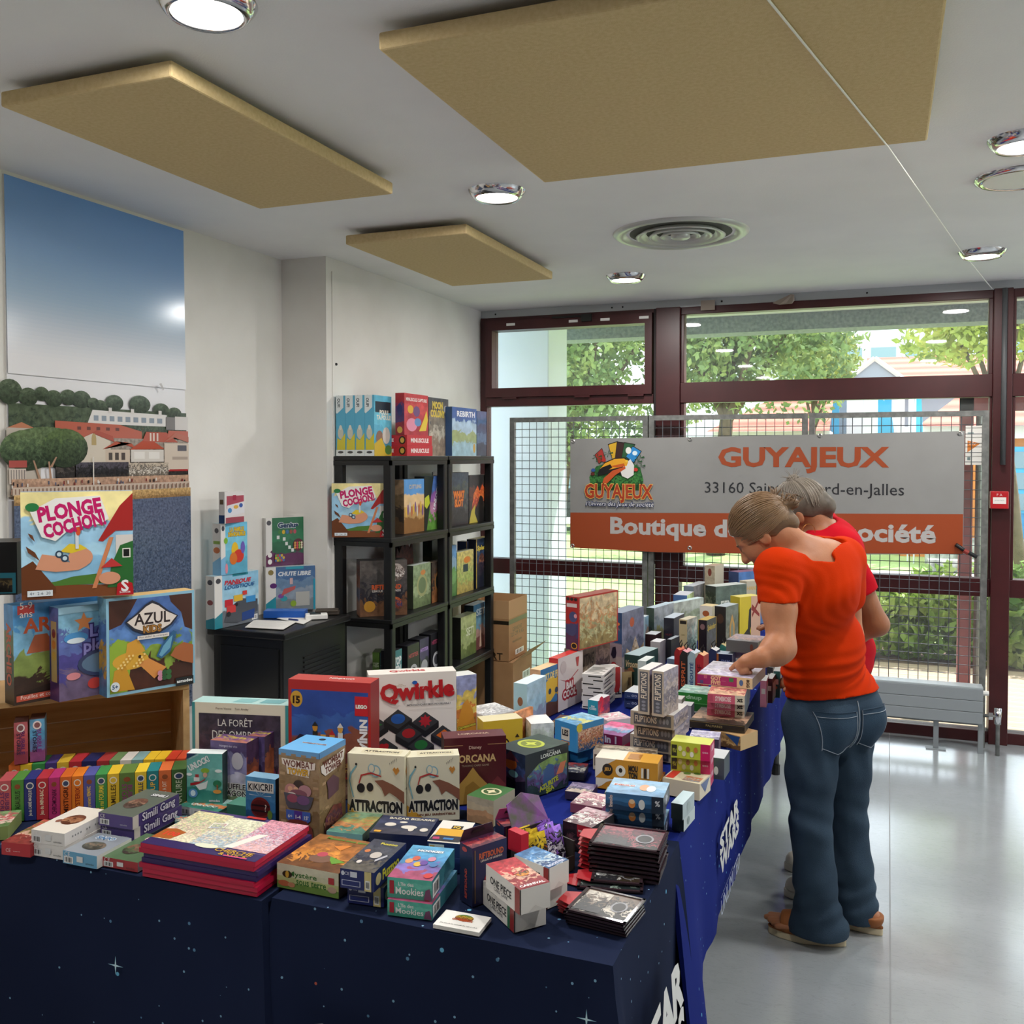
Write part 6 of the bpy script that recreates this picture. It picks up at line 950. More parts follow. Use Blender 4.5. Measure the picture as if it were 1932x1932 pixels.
gb('tall red monster-spine box with a wrapped picture cover, standing high', (1067, 1224), (1091, 1228), 1124, .24, q1.top+.002, f=('b02a28', 'a82824', '4a4470', '5a3050', .35, 12), ops=[El('f', .6, .62, .32, .1, '4a4e78'), El('f', .78, .64, .12, .04, 'd89aa0'), El('f', .5, .38, .36, .12, '4a4870'), El('f', .68, .08, .24, .06, 'd8a83a'), El('f', .68, .08, .19, .045, '2a201c'), Rc('f', .1, .8, .9, .87, 'd8ccc8')]+[El('f', .2+.3*j, .95, .13, .03, '2a201c') for j in range(3)]+[Rc('r', .03, .02, .97, .97, ('d8c8a0', 'c89a6a', 'b8b88a', '9a8a5a', 2, 14))], r='b83a34', t='8a3a34', group=TB)
gb('tall navy pirate-themed box with a red chess-piece spine', (1144, 1268), (1173, 1272), 1154, .20, f=('2c4468', '35507a', 'a08a90', 'b09a94', .12, 8), ops=[T('f', 'CAPTAIN', .5, .86, .66, 'd88a3a', b=.03, arc=3), T('f', 'FLIP', .5, .8, .7, 'd8803a', b=.06, h=.07), Pg('f', [(.3, .3), (.4, .42), (.6, .44), (.66, .34), (.6, .26), (.44, .24)], '2a2034'), El('f', .48, .15, .16, .035, 'b8282e'), Pg('f', [(.36, .05), (.42, .14), (.58, .14), (.64, .05)], 'b8282e'), Rc('f', .3, .02, .72, .05, 'd8a83a'), Rc('f', 0, 0, 1, .02, '2a4a4a'), Pg('r', [(.1, 0), (.2, .4), (.4, .3), (.6, .55), (.8, .3), (1, .4), (1, 0)], ('d8c8b0', 'a8906a', 'c8b8a8', '8a7a6a', 2, 18)), El('r', .45, .8, .1, .08, 'c86a4a')], r=('7a8098', '8a8ca4', '6a7288', '9a928c', .8, 10), t='8c98ac', group=TB)
gb('slim green-spined box right behind the pirate box', (1197, 1250), (1206, 1251), 1160, .035, f=('5a7a6a', '7a6a4a', 'a8783a', '4a4a3a', .6, 12), t='b0b8b8', r='8a948c', group=TB)
gb('slim blue-white box behind the pirate box nearer the mesh', (1207, 1241), (1217, 1242), 1163, .045, f='a8c0d0', r=('8ab0c8', 'a08a7a', '7a94a4', 'b0785a', .8, 10), t='c8d4dc', group=TB)
gb('dark green racing-title box before the pirate box', (1178, 1300), (1206, 1304), 1234, .17, f='27423c', ops=[T('f', 'Vroom', .5, .74, .8, 'c8b088', b=.03, s=.3, h=.18), Pg('f', [(.2, .6), (.5, .66), (.7, .54), (.4, .5)], '8a5a3a'), Rc('f', .5, .04, .8, .12, '7a3a34')], r='2f4a44', t='9fb4b8', group=TB)
gb('pale teal box directly behind the upright taupe boxes', (1203, 1318), (1219, 1320), 1246, .09, f='c0ccc8', r='5a8a84', t='dce4e2', group=TB)
gb('dinosaur-forest box with a black and green spine', (1219, 1234), (1234, 1236), 1146, .19, f=('3a4a40', '2c3a34', '4a5a48', 'a04a34', .5, 14), ops=[El('f', .5, .5, .3, .1, '1f2624'), El('f', .6, .3, .3, .1, '1f2624')], r=('a8b0b8', '8a98a4', '90905f', '6f7a50', .8, 8), t='b8ccd8', group=TB)
gb('green-spined woodland box next to the dinosaur box', (1257, 1218), (1269, 1220), 1137, .25, f='4f7a34', ops=[El('f', .5, .84, .3, .05, '24341c')], r=('b8c0b8', 'a0ac94', '8a9a7a', '7a8a6a', .8, 8), t='c8dce0', group=TB)
gb('blue-spined box with a sunny meadow cover', (1270, 1206), (1296, 1208), 1122, .14, f='4a6a9c', r=('c8dca0', 'a8cc8a', 'd8d8a0', '7aa06a', 1, 10), t='c8ccd4', group=TB)
gb('grey-spined box at the back near the middle mesh panel', (1289, 1192), (1308, 1194), 1105, .2, f='7c8a94', r=('8a8a90', '9a9494', '6a6a70', '7a746c', 1, 10), t='b8c0c8', group=TB)
gb('tall beige ink-drawing box rising at the back', (1329, 1188), (1348, 1190), 1067, .12, f=('b0a48c', 'a89c86', 'b8ac98', '9a8a74', .5, 16), ops=[T('f', 'KAWA', .5, .64, .7, '4a4438', b=.02), El('f', .5, .9, .18, .06, '7a3a2c'), El('f', .5, .35, .3, .16, ('8a5a40', '6a4a38', 'a07a5a', '54402f', 2, 40))], r='c0b8a4', t='b09c88', group=TB)
gb('blue mountain-landscape box at the far back', (1393, 1182), (1440, 1176), 1080, .07, f=('4a74b0', '7a9ccc', 'b8c4dc', '5a7aa8', .5, 10), l='3f4f78', t='7a5a78', group=TB)
gb('long grey-green island-game box with white title', (1350, 1206), (1408, 1198), 1107, .07, f=('5a6a60', '4f6058', '6a7468', '46544c', .8, 10), ops=[T('f', "FEYA'S", .5, .62, .66, 'd0d4cc', b=.02, h=.2)], l=('2a302c', '5a5c50', '3a403a', '24281f', 1, 20), t='c0c8c4', group=TB)
gb('pale tan box with dark edge behind the yellow box', (1408, 1192), (1434, 1189), 1097, .05, f='b8b09c', ops=[T('f', 'HANS', .4, .86, .7, 'c8a868', b=.04), Rc('f', .7, 0, 1, 1, '3a3024')], t='c8c0ac', group=TB)
gb('small cream box with an orange badge and pitched flap', (1320, 1222), (1343, 1225), 1142, .07, f='dcd6ca', ops=[El('f', .5, .82, .28, .07, 'a85a34'), T('f', 'Memoria', .5, .55, .7, 'c88a6a')], l='c8c8c4', r='d0c8b4', t='dcc89a', group=TB)
gb('dark box with a golden arch cover', (1348, 1236), (1369, 1239), 1143, .12, f='2b2826', ops=[El('f', .5, .75, .3, .1, '4a3428'), Pg('r', [(.3, .1), (.3, .6), (.5, .82), (.7, .6), (.7, .1)], 'b88a44'), Pg('r', [(.4, .1), (.4, .55), (.5, .7), (.6, .55), (.6, .1)], '7a8478')], r=('6a726c', '5f6862', '7a7c70', '4a504a', .8, 12), t='b0bcc4', group=TB)
gb('yellow box with a black cat-like silhouette cover', (1395, 1228), (1434, 1223), 1127, .06, f='d0bc2c', ops=[Pg('f', [(.1, 0), (.2, .3), (.4, .4), (.45, .75), (.55, .8), (.62, .55), (.5, .35), (.7, 0)], '24221c'), Rc('f', .55, 0, 1, 1, 'd0a890'), Pg('f', [(.55, .75), (.95, .6), (.95, .66), (.6, .85)], '8a2a24'), Pg('f', [(.6, .6), (.9, .86), (.86, .9), (.58, .66)], '8a2a24')], l='b8a82c', t='dcd07a', group=TB)
gb('charcoal box with faint red lettering in the middle row', (1252, 1244), (1271, 1246), 1165, .14, f='2b2b33', ops=[T('f', 'NUIT', .5, .6, .6, '8a3a3a')], r='4a4c54', t='c0ccd8', group=TB)
gb('cream box with a botanical picture cover', (1281, 1254), (1296, 1256), 1168, .1, f='c8b88c', ops=[Rc('f', .1, .9, .9, .97, '2a2620'), Pg('f', [(.3, .2), (.5, .36), (.6, .3), (.5, .16)], '4a3424'), T('f', 'VERT', .5, .66, .5, '8a7a54')], r=('d8d8d0', 'b8ccc8', '7a9a94', 'd0c8b8', 1.4, 14), t='dcd4bc', group=TB)
gb('black and gold gem-trading box facing the aisle', (1317, 1262), (1333, 1264), 1169, .11, f='241c22', ops=[El('f', .5, .86, .28, .06, '8a6a6a'), Rc('f', 0, 0, .06, 1, 'b8943a'), El('f', .5, .12, .3, .09, '5a2430'), T('r', 'Splendor', .5, .82, .85, 'd8c04a', b=.03, s=.2, h=.14), Pg('r', [(.3, .1), (.5, .5), (.8, .3), (.8, .05)], 'b88a4a'), Rc('r', .95, 0, 1, 1, 'b8943a')], r=('2c344c', '3a4460', '4a4454', '1c2030', .8, 14), t='d0b060', group='gem-trading games')
gb('small maroon box before the dinosaur box', (1217, 1250), (1237, 1252), 1196, .08, f='3a2426', t='ccd0d4', group=TB)
gb('tall pale grey windowed box beside the racing box', (1227, 1280), (1245, 1282), 1210, .07, f='a8a4a6', ops=[El('f', .7, .6, .14, .2, '6a6468')], r='8a8a90', t='d8d8dc', group=TB)
gb('black twin-spine box left of the little corded cartons', (1258, 1276), (1266, 1277), 1206, .09, f='1d1e22', r='3a3c42', t='9aa4ac', group=TB)
gb('small steel-blue box by the first corded carton', (1258, 1290), (1272, 1292), 1242, .05, f='6f8298', t='b0c4d4', group=TB)
zs = .745
for k, (c, t_, h, w) in enumerate((('4a3428', ('5a4030', '3a281f', '6a4c38', '2e2019', 1.5, 30), .032, 0), ('d8d0c8', 'e0dad4', .034, 0), ('d4ccc8', 'dcd6d2', .034, 3), ('6a6a66', ('b8a8b0', 'a89ca8', 'c8a8a0', '8a8c94', 1.6, 20), .045, 18))):
    r_ = gb(('brown patterned flat box at the foot of the pile by the red sleeve', 'lower cream flat box in the pile by the red sleeve', 'upper cream flat box in the pile by the red sleeve', 'wide grey-pink flat box on top of the pile by the red sleeve')[k], (1388-w, 1262-k*10.5-(2 if k == 3 else 0)), (1430, 1266-k*10.5), h, .14, zs, f=c, ops=[El('f', .8, .5, .05, .3, '7a4a3a')] if k == 3 else [Rc('f', .3, .3, .8, .5, 'b0a8a0')], t=t_, group='pile of flat boxes by the far visitor'); zs = r_.top+.0005
n2 = gb('lower navy cartridge-style small box', (1352, 1276), (1384, 1279), 1256, .06, f='222a48', ops=[T('f', 'oo', .3, .5, .3, '6a78a8'), Bc('r', .2, .2, .8, .8)], r='b8c0d0', t='c0c8d4', group='pair of small navy boxes')
gb('upper navy small box with an orange end', (1350, 1257), (1381, 1260), .05, .06, n2.top+.0005, f='1f2644', ops=[Rc('f', 0, 0, .18, 1, 'c8763a'), T('f', 'SIAM', .6, .45, .5, '7a88b8', b=.02)], l='c8763a', r='a8b0c0', t='c8d4e4', group='pair of small navy boxes')
for lb, p0, p1, tp, c, d in (('small pink box at the aisle edge below the hand', (1434, 1334), (1446, 1335), 1284, 'c8829a', .09), ('small dark red box at the aisle edge below the hand', (1447, 1326), (1457, 1327), 1280, '4a2026', .09), ('small teal and white box at the aisle edge by the blue cloth', (1459, 1316), (1471, 1317), 1266, '2c5f5c', .1), ('small black and white box at the aisle edge behind the hand', (1446, 1300), (1458, 1301), 1258, '3a3a3c', .08)):
    gb(lb, p0, p1, tp, d, f=c, ops=[Rc('f', .2, .5, .8, .7, 'd8d4d0'), Rc('r', .1, .1, .9, .8, 'c8d0d0')], t='d0d8d8', group='small boxes along the aisle edge')
# ------------------------------------------------------------------ boxes on the shelves and the cabinet
S4, S3, S2, S1 = 1.5985, 1.2035, .8085, .4285
SG = 'boxes on the black shelves'
OU = [Rc('l', 0, 0, 1, .1, 'dfe4e2'), T('l', 'OUF', .3, .9, .2, '2a3a44', r=-90, b=.03), Pg('l', [(0, 1), (.8, 1), (.8, .8), (.4, .74), (.1, .7), (0, .72)], 'dfe6e6'), T('l', 'OUF!', .3, .88, .14, '2a3a44', r=-90, b=.03, h=.3), El('l', .5, .38, .3, .1, 'c8c8b8'), El('l', .5, .47, .15, .04, 'dcdcd0'), Pg('l', [(.1, .1), (.15, .3), (.5, .26), (1, .38), (1, .1)], 'd0c23a'), El('l', .5, .06, .3, .02, '4a4a4a'), Rc('f', .06, .72, .94, .9, '24303a'), T('f', 'POULE\nTA POULE!', .55, .68, .8, 'e8e0d0', b=.04), El('f', .3, .3, .2, .12, '8a6a5a'), El('f', .68, .34, .22, .14, 'c8c0b8'), Pg('f', [(0, 0), (0, .2), (.4, .3), (.7, .1), (1, .16), (1, 0)], 'c8a83a'), El('f', .8, .1, .2, .08, '4a7a3a')]
for k in range(4):
    art_box('game_box', .175, .0525, .295, {'f': ('5ab0cc', '6abcd4', '5aa8c4', '4a98b4', .4, 8), 'l': '5aaccc', 't': 'c8e0e8'}, OU, '%s blue hen-game box with a tall narrow spine on the top shelf' % ('outermost', 'second', 'third', 'innermost')[k], 'game box', 'tall blue hen games', (-2.297-.0535*k, 4.148, S4), math.pi/2)
RD = [T('f', 'MINUSCULE', .5, .5, .7, 'eadcd8', b=.04, h=.4), T('l', 'CAPTURE', .35, .5, .5, 'eadcd8', b=.04, h=.3), El('l', .86, .5, .1, .4, '2a1c18'), El('l', .86, .5, .06, .26, 'c8a04a')]
wbs('lower red flat box lying on the top shelf', 768, 816, 0, -2.21, S4, .19, 'b82a34', RD, h=.052, t='b83a40', l='b02832', group='red fruit-monster games')
wbs('upper red flat box lying on the top shelf', 768, 815, 0, -2.212, S4+.0525, .19, 'b82a34', RD, h=.052, t='b83a40', l='b02832', group='red fruit-monster games')
wbs('red fruit-monster box standing on two flat ones on the top shelf', 763, 808, 741, -2.225, S4+.105, .05, ('b83a40', 'c2484a', 'b03a44', 'a8323c', .5, 8), [T('f', 'MINUSCULE CAPTURE', .5, .86, .86, 'eadcd8', b=.03), El('f', .25, .62, .12, .1, 'd8a83a'), El('f', .5, .58, .14, .13, '6a4a78'), Pg('f', [(.6, .1), (.8, .4), (.92, .62), (.98, .4), (.9, .12)], 'd8bc3a'), El('f', .3, .25, .22, .16, 'd88aa0'), El('f', .55, .32, .14, .1, '5a8ab8'), El('l', .5, .6, .3, .15, '3a3a6a'), El('l', .5, .12, .3, .08, 'c8a04a')], l=('a82a30', '5a3a68', '4a3460', '8a2a34', .4, 10), t='c86a6a', group='red fruit-monster games')
wbs('grey space-colony box with yellow title on the top shelf', 809, 846, 749, -2.25, S4, .06, ('4a4c50', '7a7468', 'a8a294', '8a7a6a', .9, 8), [T('f', 'MOON\nCOLONY', .45, .8, .7, 'd0b84a', b=.05, h=.26), El('f', .85, .82, .1, .06, '9a9a98')], l='3a3c40', t='8a8c90', group=SG)
wbs('blue island-landscape box with a white title on the top shelf', 853, 899, 767, -2.21, S4, .055, ('2f5a94', '9ab4c8', '8a9a6a', '8fb0bc', .5, 6), [T('f', 'REBIRTH', .56, .87, .72, 'dfe4e6', b=.02, h=.11), El('f', .9, .16, .05, .1, 'b8923a')], l='3a5a88', t='a8b8c8', group=SG)
wbs('dark blue box at the window end of the top shelf', 900, 918, 775, -2.30, S4, .05, ('3a5a86', '2f4a70', '4a6a8c', '24384f', .6, 8), t='c8d4dc', group=SG)
# second shelf
X0, X1 = float(py((627, 950), 4.075)[0]), -2.235
art_box('game_box', .275, .045, .262, {'f': plf, 'l': ('8ab4d0', 'c84a6a', 'a83a3a', '8a2a2a', .4, 12), 't': '8a9ab0'}, PL, 'pig-diving game box with pink title on the shelf end', 'game box', 'pig-diving games', (-2.49+.1246, 3.985+.0581, S3), math.radians(25))
wbs('desert-caravan game box with a blue sky on the second shelf', 762, 800, 905, -2.25, S3, .07, ('5a94cc', 'd8b88a', 'b8945f', '8a6238', .3, 6), [T('f', 'CUTTLING', .55, .86, .6, 'd0b890', b=.02)]+[El('f', .1+.09*j, .4+.04*(j % 3), .035, .1, ('d8b04a', '7a5a8a', 'c8c0b8', 'b86a4a')[j % 4]) for j in range(10)], l=('8a7258', '6a5840', '3a3028', '5a4430', .7, 10), t='8ab0d0', group=SG)
wbs('escape-game box with a slanted white title on the second shelf', 801, 838, 899, -2.25, S3, .06, ('4a6aa8', '8a5a9a', 'b07a9a', '5a8a3a', .8, 8), [Pg('f', [(0, 1), (.45, 1), (.1, 0), (0, 0)], '26302c'), Pg('f', [(.0, .6), (.2, .66), (.26, .5), (.1, .4), (0, .45)], 'b8c03a'), T('f', 'UNLOCK!', .58, .62, .62, 'dfe0e4', b=.05, r=68), Pg('f', [(.6, 0), (1, .4), (1, 0)], '6a9a3a')], l='262a2c', t='8a98a8', group=SG)
wbs('white card with a black floral drawing on the second shelf', 817, 846, 862, -2.44, S3, .008, ('dcdad8', 'e2e0de', '4a4a4a', 'd8d6d4', 2.2, 26), h=.3, group=SG)
wbs('dark box with an orange block title on the second shelf', 852, 884, 892, -2.25, S3, .06, ('3a4450', '4a5048', '38343c', '2a2628', 1.4, 12), [T('f', 'WHAT\nSLOT', .42, .5, .62, 'd87a2a', b=.06, h=.28, out='8a2a1a', ow=.05)], l='26262a', t='4a4c50', group=SG)
wbs('black box with a red flame rider on the second shelf', 885, 924, 897, -2.25, S3, .06, ('2c2a2a', '5a3a34', '3a2e2c', '201e1e', .8, 8), [Pg('f', [(.1, .2), (.2, .6), (.4, .78), (.5, .66), (.62, .8), (.9, .6), (.8, .4), (.5, .5), (.3, .3)], ('c8502c', 'd87a3a', 'a83a2a', '8a2a24', 2, 20)), Pg('f', [(.0, 0), (.1, .25), (.3, .4), (.26, .2), (.4, 0)], 'b8a83a'), El('f', .55, .4, .12, .16, '24201e')], l='1c1a1a', t='3a3838', group=SG)
# third shelf
for k, lb in enumerate(('dark fantasy-duel box facing out on the third shelf', 'dark fantasy-duel box behind its twin on the third shelf')):
    A = pz((700, 1152), S2); Bq = pz((777, 1148), S2); an = math.atan2(Bq[1]-A[1], Bq[0]-A[0]); w = float(np.linalg.norm((Bq-A)[:2])); w = min(w, .27); nrm = np.array([-math.sin(an), math.cos(an)]); an = math.radians(40); dirv = np.array([math.cos(an), math.sin(an)]); nrm = np.array([-math.sin(an), math.cos(an)])
    c0 = np.array([-2.385, 4.065])+dirv*.12+nrm*(.052*k)
    art_box('game_box', .235, .05, .275, {'f': ('5a5450', '4a4644', '2c2a30', '6a4a34', 1.2, 10), 'l': ('2c2a2e', '7a4a30', '3a4a70', 'a8765a', .4, 12), 't': '4a4846'}, [T('f', 'RIFTBOUND', .56, .52, .62, 'c8582e', b=.04, h=.08), T('f', 'LEAGUE OF LEGENDS', .56, .45, .6, 'd8d0c8', b=.02), El('f', .75, .78, .2, .16, ('b8aca4', '5a4a44', 'd8d0c8', '6a5c54', 2, 30)), El('f', .72, .2, .18, .14, ('b85a2a', '3a3a5a', '8a3a2a', '4a3a34', 2, 30)), El('f', .2, .18, .12, .1, 'b8842f'), T('l', 'RIFTBOUND', .5, .72, .4, 'b84a2c', r=90, b=.02, h=.4)], lb, 'game box', SG, (c0[0], c0[1], S2), an)
wbs('green-gold patterned book-like box on the third shelf', 779, 812, 1068, -2.25, S2, .05, ('8a9a78', '7a8a64', '9aa880', '6a7a54', .8, 12), [El('f', .5, .5, .3, .26, 'a0a070'), El('f', .5, .5, .22, .19, '6a7a58'), El('f', .55, .8, .14, .06, 'c8844a')], l='3a4034', t='c8d0c8', group='quest books on the third shelf')
wbs('black and copper patterned book-like box on the third shelf', 814, 846, 1062, -2.25, S2, .05, ('4a4038', '6a4a34', '3a3630', '8a5a38', 1, 14), [El('f', .5, .5, .34, .3, '9a6a3a'), El('f', .5, .5, .28, .25, '26302e'), T('f', 'TOUR', .5, .5, .3, 'b8842f'), El('f', .6, .85, .2, .06, 'c8642c')], l='2c2624', t='6a5a4c', group='quest books on the third shelf')
cs = thing('display_stand', 'black cardboard display with a jagged brown crown top on the third shelf', 'display', (-2.40, 4.5, S2))
MB().prism([(.03, -.10, 0), (.03, .10, 0), (.03, .10, .24), (.03, .085, .33), (.03, .06, .29), (.03, .03, .335), (.03, 0, .31), (.03, -.03, .325), (.03, -.06, .28), (.03, -.085, .31), (.03, -.10, .24)], (.006, 0, 0)).build('panel', MAT('crown_board', '5a342a', .6, var=(40, '2a1c18')), cs); B((-.06, -.09, 0), (.028, .09, .2)).build('box', M_black, cs)
wbs('yellow-green picture box on the third shelf near the window', 862, 893, 1043, -2.25, S2, .05, ('c8b86a', 'b0b06a', '9aa858', 'a8944a', 1.2, 14), [Rc('f', .36, .5, .66, .68, '2a3a44'), El('f', .6, .78, .2, .08, 'd8843a')], l='5a6a3a', t='c8c8a8', group=SG)
wbs('black and gold gem-trading box on the third shelf', 898, 927, 1018, -2.25, S2, .06, ('26344c', '3a4a66', '33303a', '1e2030', .8, 10), [T('f', 'Splendor', .5, .8, .85, 'd8c04a', b=.04, s=.2, h=.12), El('f', .35, .5, .2, .2, ('5a3a34', '8a5a44', '3a3444', '2a2430', 2, 20)), Pg('f', [(.7, .2), (.75, .6), (.9, .7), (.9, .3)], '4a6aa8'), Rc('f', 0, 0, .04, 1, 'c8a84a'), Rc('f', .96, 0, 1, 1, 'c8a84a')], l='1f2230', t='c8b060', group='gem-trading games')
wbs('navy spine-out box behind the yellow-green one', 880, 889, 1022, -2.30, S2, .06, '2a3450', [Rc('f', 0, 0, .05, 1, 'b8943a')], t='8a8450', group=SG)
wbs('blue and green cover box at the shelf post on the third shelf', 850, 861, 1030, -2.25, S2, .05, ('5a8ab8', '8aa8c0', '6a9a5a', '4a7a3a', .5, 8), t='8aa0b0', group=SG)
wbs('dark green spine-out box behind the book-like boxes', 815, 834, 1020, -2.38, S2, .06, ('26342c', '3a3a2c', '2a2a24', '4a3a2a', .8, 14), t='3a4038', group=SG)
# fourth shelf
for lb, x0, x1, tp, xf, c, ops in (('teal number-quiz box with white letters on the low shelf', 741, 757, 1230, -2.25, '3a7a80', [T('f', 'TOP\nTEN', .5, .62, .8, 'e2e6e6', b=.06, h=.4)]), ('black music-quiz box with a record drawing, nearest the post', 768, 790, 1220, -2.25, '24242a', [El('f', .5, .3, .34, .18, 'b8b8bc'), El('f', .5, .3, .2, .11, '3a3a3e'), T('f', 'HITSTER', .5, .72, .8, 'b84a5a', b=.03)]), ('violet music-quiz box on the low shelf', 791, 808, 1208, -2.25, ('3a3054', '4a3a6a', '2a2c3a', '24242a', .4, 8), [T('f', 'HITSTER', .5, .72, .85, 'b08ad0', b=.04), El('f', .5, .3, .36, .16, 'a8a8b0')]), ('black music-quiz box with a big speaker on the low shelf', 812, 833, 1198, -2.25, '26262a', [El('f', .5, .32, .34, .2, 'c8c8cc'), El('f', .5, .32, .22, .13, '4a4a50'), T('f', 'HITSTER', .5, .78, .8, 'b04a6a', b=.03), El('f', .85, .93, .08, .04, 'd86a7a')])):
    wbs(lb, x0, x1, tp, xf, S1, .07, c, ops, l='1e1e22', t='3a3a40', group='quiz boxes on the low shelf')
gb('green number-quiz box lying spine-out on the low shelf', (703, 1290), (716, 1290), 1231, .1, S1, '5a7a34', ops=[T('f', 'TOP\nTEN', .5, .6, .8, 'd8e0c8', b=.03)], t='3a4a2a', group='quiz boxes on the low shelf')
gb('dark green number-quiz box beside the green one', (717, 1290), (729, 1290), 1232, .1, S1, '24403c', ops=[T('f', 'TO\nTEN', .5, .6, .8, 'c8d4d0', b=.03)], t='24302c', group='quiz boxes on the low shelf')
wbs('olive jungle-cover box on the low shelf near the window', 869, 898, 1166, -2.25, S1, .06, ('a8b07a', '8a9a5a', '9aa870', '5f6f3a', .8, 8), [T('f', 'SETI', .6, .6, .5, 'd8dcc0', b=.02)], l='1f201a', t='b0b890', group=SG)
wbs('blue and rose rocket-cover box on the low shelf', 893, 920, 1143, -2.27, S1, .06, ('4a7a98', '6a94a8', 'b08a80', '7a4a48', .6, 8), [T('f', 'SETI', .55, .82, .7, 'd0dce0', b=.03, h=.14), Pg('f', [(.4, .05), (.48, .5), (.56, .05)], 'd8b8a0')], l='22343c', t='d0dcdc', group=SG)
# ---- cabinet top
ZB = .852
SG_ = [Rc('f', .0, .0, .17, 1, 'dcdad6'), El('f', .085, .9, .055, .05, '4a4a50'), Pg('f', [(0, 0), (0, .2), (.17, .3), (.17, 0)], '2a8494'), El('l', .5, .88, .3, .05, '4a4a50'), Pg('l', [(0, 0), (0, .16), (1, .22), (1, 0)], '2a8494'), Rc('f', .4, .95, .75, 1, '2a8494'), Bc('f', .84, .04, .97, .14)]
p1 = gb('blue and white truck-puzzle box standing on the black cabinet', (405, 1188), (488, 1170), 1088, .05, ZB, ('8abcd8', '9ac8e0', 'b0ccd8', '6a7078', .3, 8), ops=SG_+[T('f', 'PANIQUE', .52, .84, .6, 'c0303c', b=.04, h=.09, s=.2), T('f', 'LOGISTIQUE', .56, .745, .68, '33659a', b=.03, h=.08, s=.2), Pg('f', [(.2, .1), (.3, .36), (.6, .5), (.97, .44), (.97, .2), (.5, .04)], '4a4e56'), Rc('f', .22, .38, .4, .52, 'c02a34'), Rc('f', .26, .26, .46, .4, 'c83c3a'), Rc('f', .42, .46, .62, .58, 'd8b03a'), Rc('f', .7, .4, .92, .52, '3a8ac4'), Rc('f', .62, .56, .72, .64, 'c8403a'), Pg('f', [(.6, .06), (.6, .22), (.9, .26), (.88, .08)], '1f3f80'), El('f', .3, .24, .05, .05, '26262a'), El('f', .48, .4, .035, .035, '26262a'), El('l', .5, .5, .34, .05, '8a4a4a')], l='d4d2ce', t='b8d4e0', group='puzzle games on the cabinet')
p2 = gb('pale blue dinosaur-family puzzle box on the truck puzzle', (417, 1086), (467, 1079), 988, .05, p1.top+.0005, ('6ab8d8', '7ac4dc', '6ab4cc', '5aa4c0', .3, 8), ops=SG_[:2]+[Pg('f', [(0, 0), (0, .3), (.17, .36), (.17, 0)], '7ab0d4'), T('f', 'LA FAMILLE\nDINOSAURUS', .6, .82, .64, 'd8b82a', b=.05, h=.17, out='7a3a1a', ow=.04), El('f', .52, .46, .13, .16, 'e0b82a'), El('f', .66, .34, .2, .13, 'c83a2c'), El('f', .82, .5, .08, .12, '6a5ab0'), El('f', .46, .3, .14, .12, 'd0702c'), El('f', .2, .12, .05, .1, 'd88a9a'), El('f', .18, .66, .07, .06, '7ab03a'), El('l', .5, .86, .25, .05, '4a4a50'), Rc('l', .1, .6, .9, .66, '7a9a3a'), El('l', .5, .48, .4, .06, 'b8683a'), Pg('l', [(0, 0), (0, .24), (1, .36), (1, 0)], '7ab0d4')], l='cfcdca', t='a8ccd8', group='puzzle games on the cabinet')
gb('small white and rose pocket-puzzle box on the very top of the pile', (424, 988), (462, 984), 928, .03, p2.top+.0005, 'd8d4d2', ops=[Rc('f', .1, .45, .95, .86, 'a84a5a'), Pg('f', [(.1, .2), (.12, .56), (.95, .66), (.97, .3)], 'd8d8dc'), El('f', .25, .4, .1, .08, '4a8ac0'), El('f', .55, .5, .12, .06, 'd8a84a'), El('f', .8, .54, .09, .07, '3a5aa0'), Rc('f', .4, .72, .56, .88, 'a03048'), Rc('f', .05, .0, .95, .18, '9a4a56'), Rc('l', 0, 0, 1, .26, '24406a'), Rc('l', .2, .6, .8, .75, '5a4a30')], l='c8c6c4', t='e0dedc', group='puzzle games on the cabinet')
p3 = gb('grey-blue marble-drop puzzle box behind the blue tin', (502, 1155), (595, 1149), 1071, .055, ZB, ('4a6a94', '6a86a4', '8a98a8', '7a848c', .4, 8), ops=[Rc('f', 0, 0, .2, 1, 'dcdad6'), El('f', .1, .88, .055, .06, '8a7a4a'), Pg('f', [(0, 0), (0, .18), (.2, .34), (.2, 0)], '2a8ca0'), T('f', 'CHUTE LIBRE', .58, .84, .66, 'd8dce0', b=.04, h=.09, s=.15), El('f', .15, .58, .07, .06, '5a2a6a'), Rc('f', .6, .1, .88, .42, 'b0b0ac'), El('f', .36, .28, .07, .06, '3a9aa8'), El('f', .3, .34, .06, .05, '7a4a94'), Pg('f', [(.3, .34), (.36, .5), (.6, .56), (.58, .48)], 'b85a5a'), El('f', .55, .16, .06, .07, '8aa83a'), Rc('f', .48, .6, .54, .74, 'c8a8a8'), Rc('f', .96, .0, 1, .7, '2a94b0'), Rc('f', .4, .94, .76, 1, '3a9ab0')], l='c8c8c4', t='c8d4d8', group='puzzle games on the cabinet')
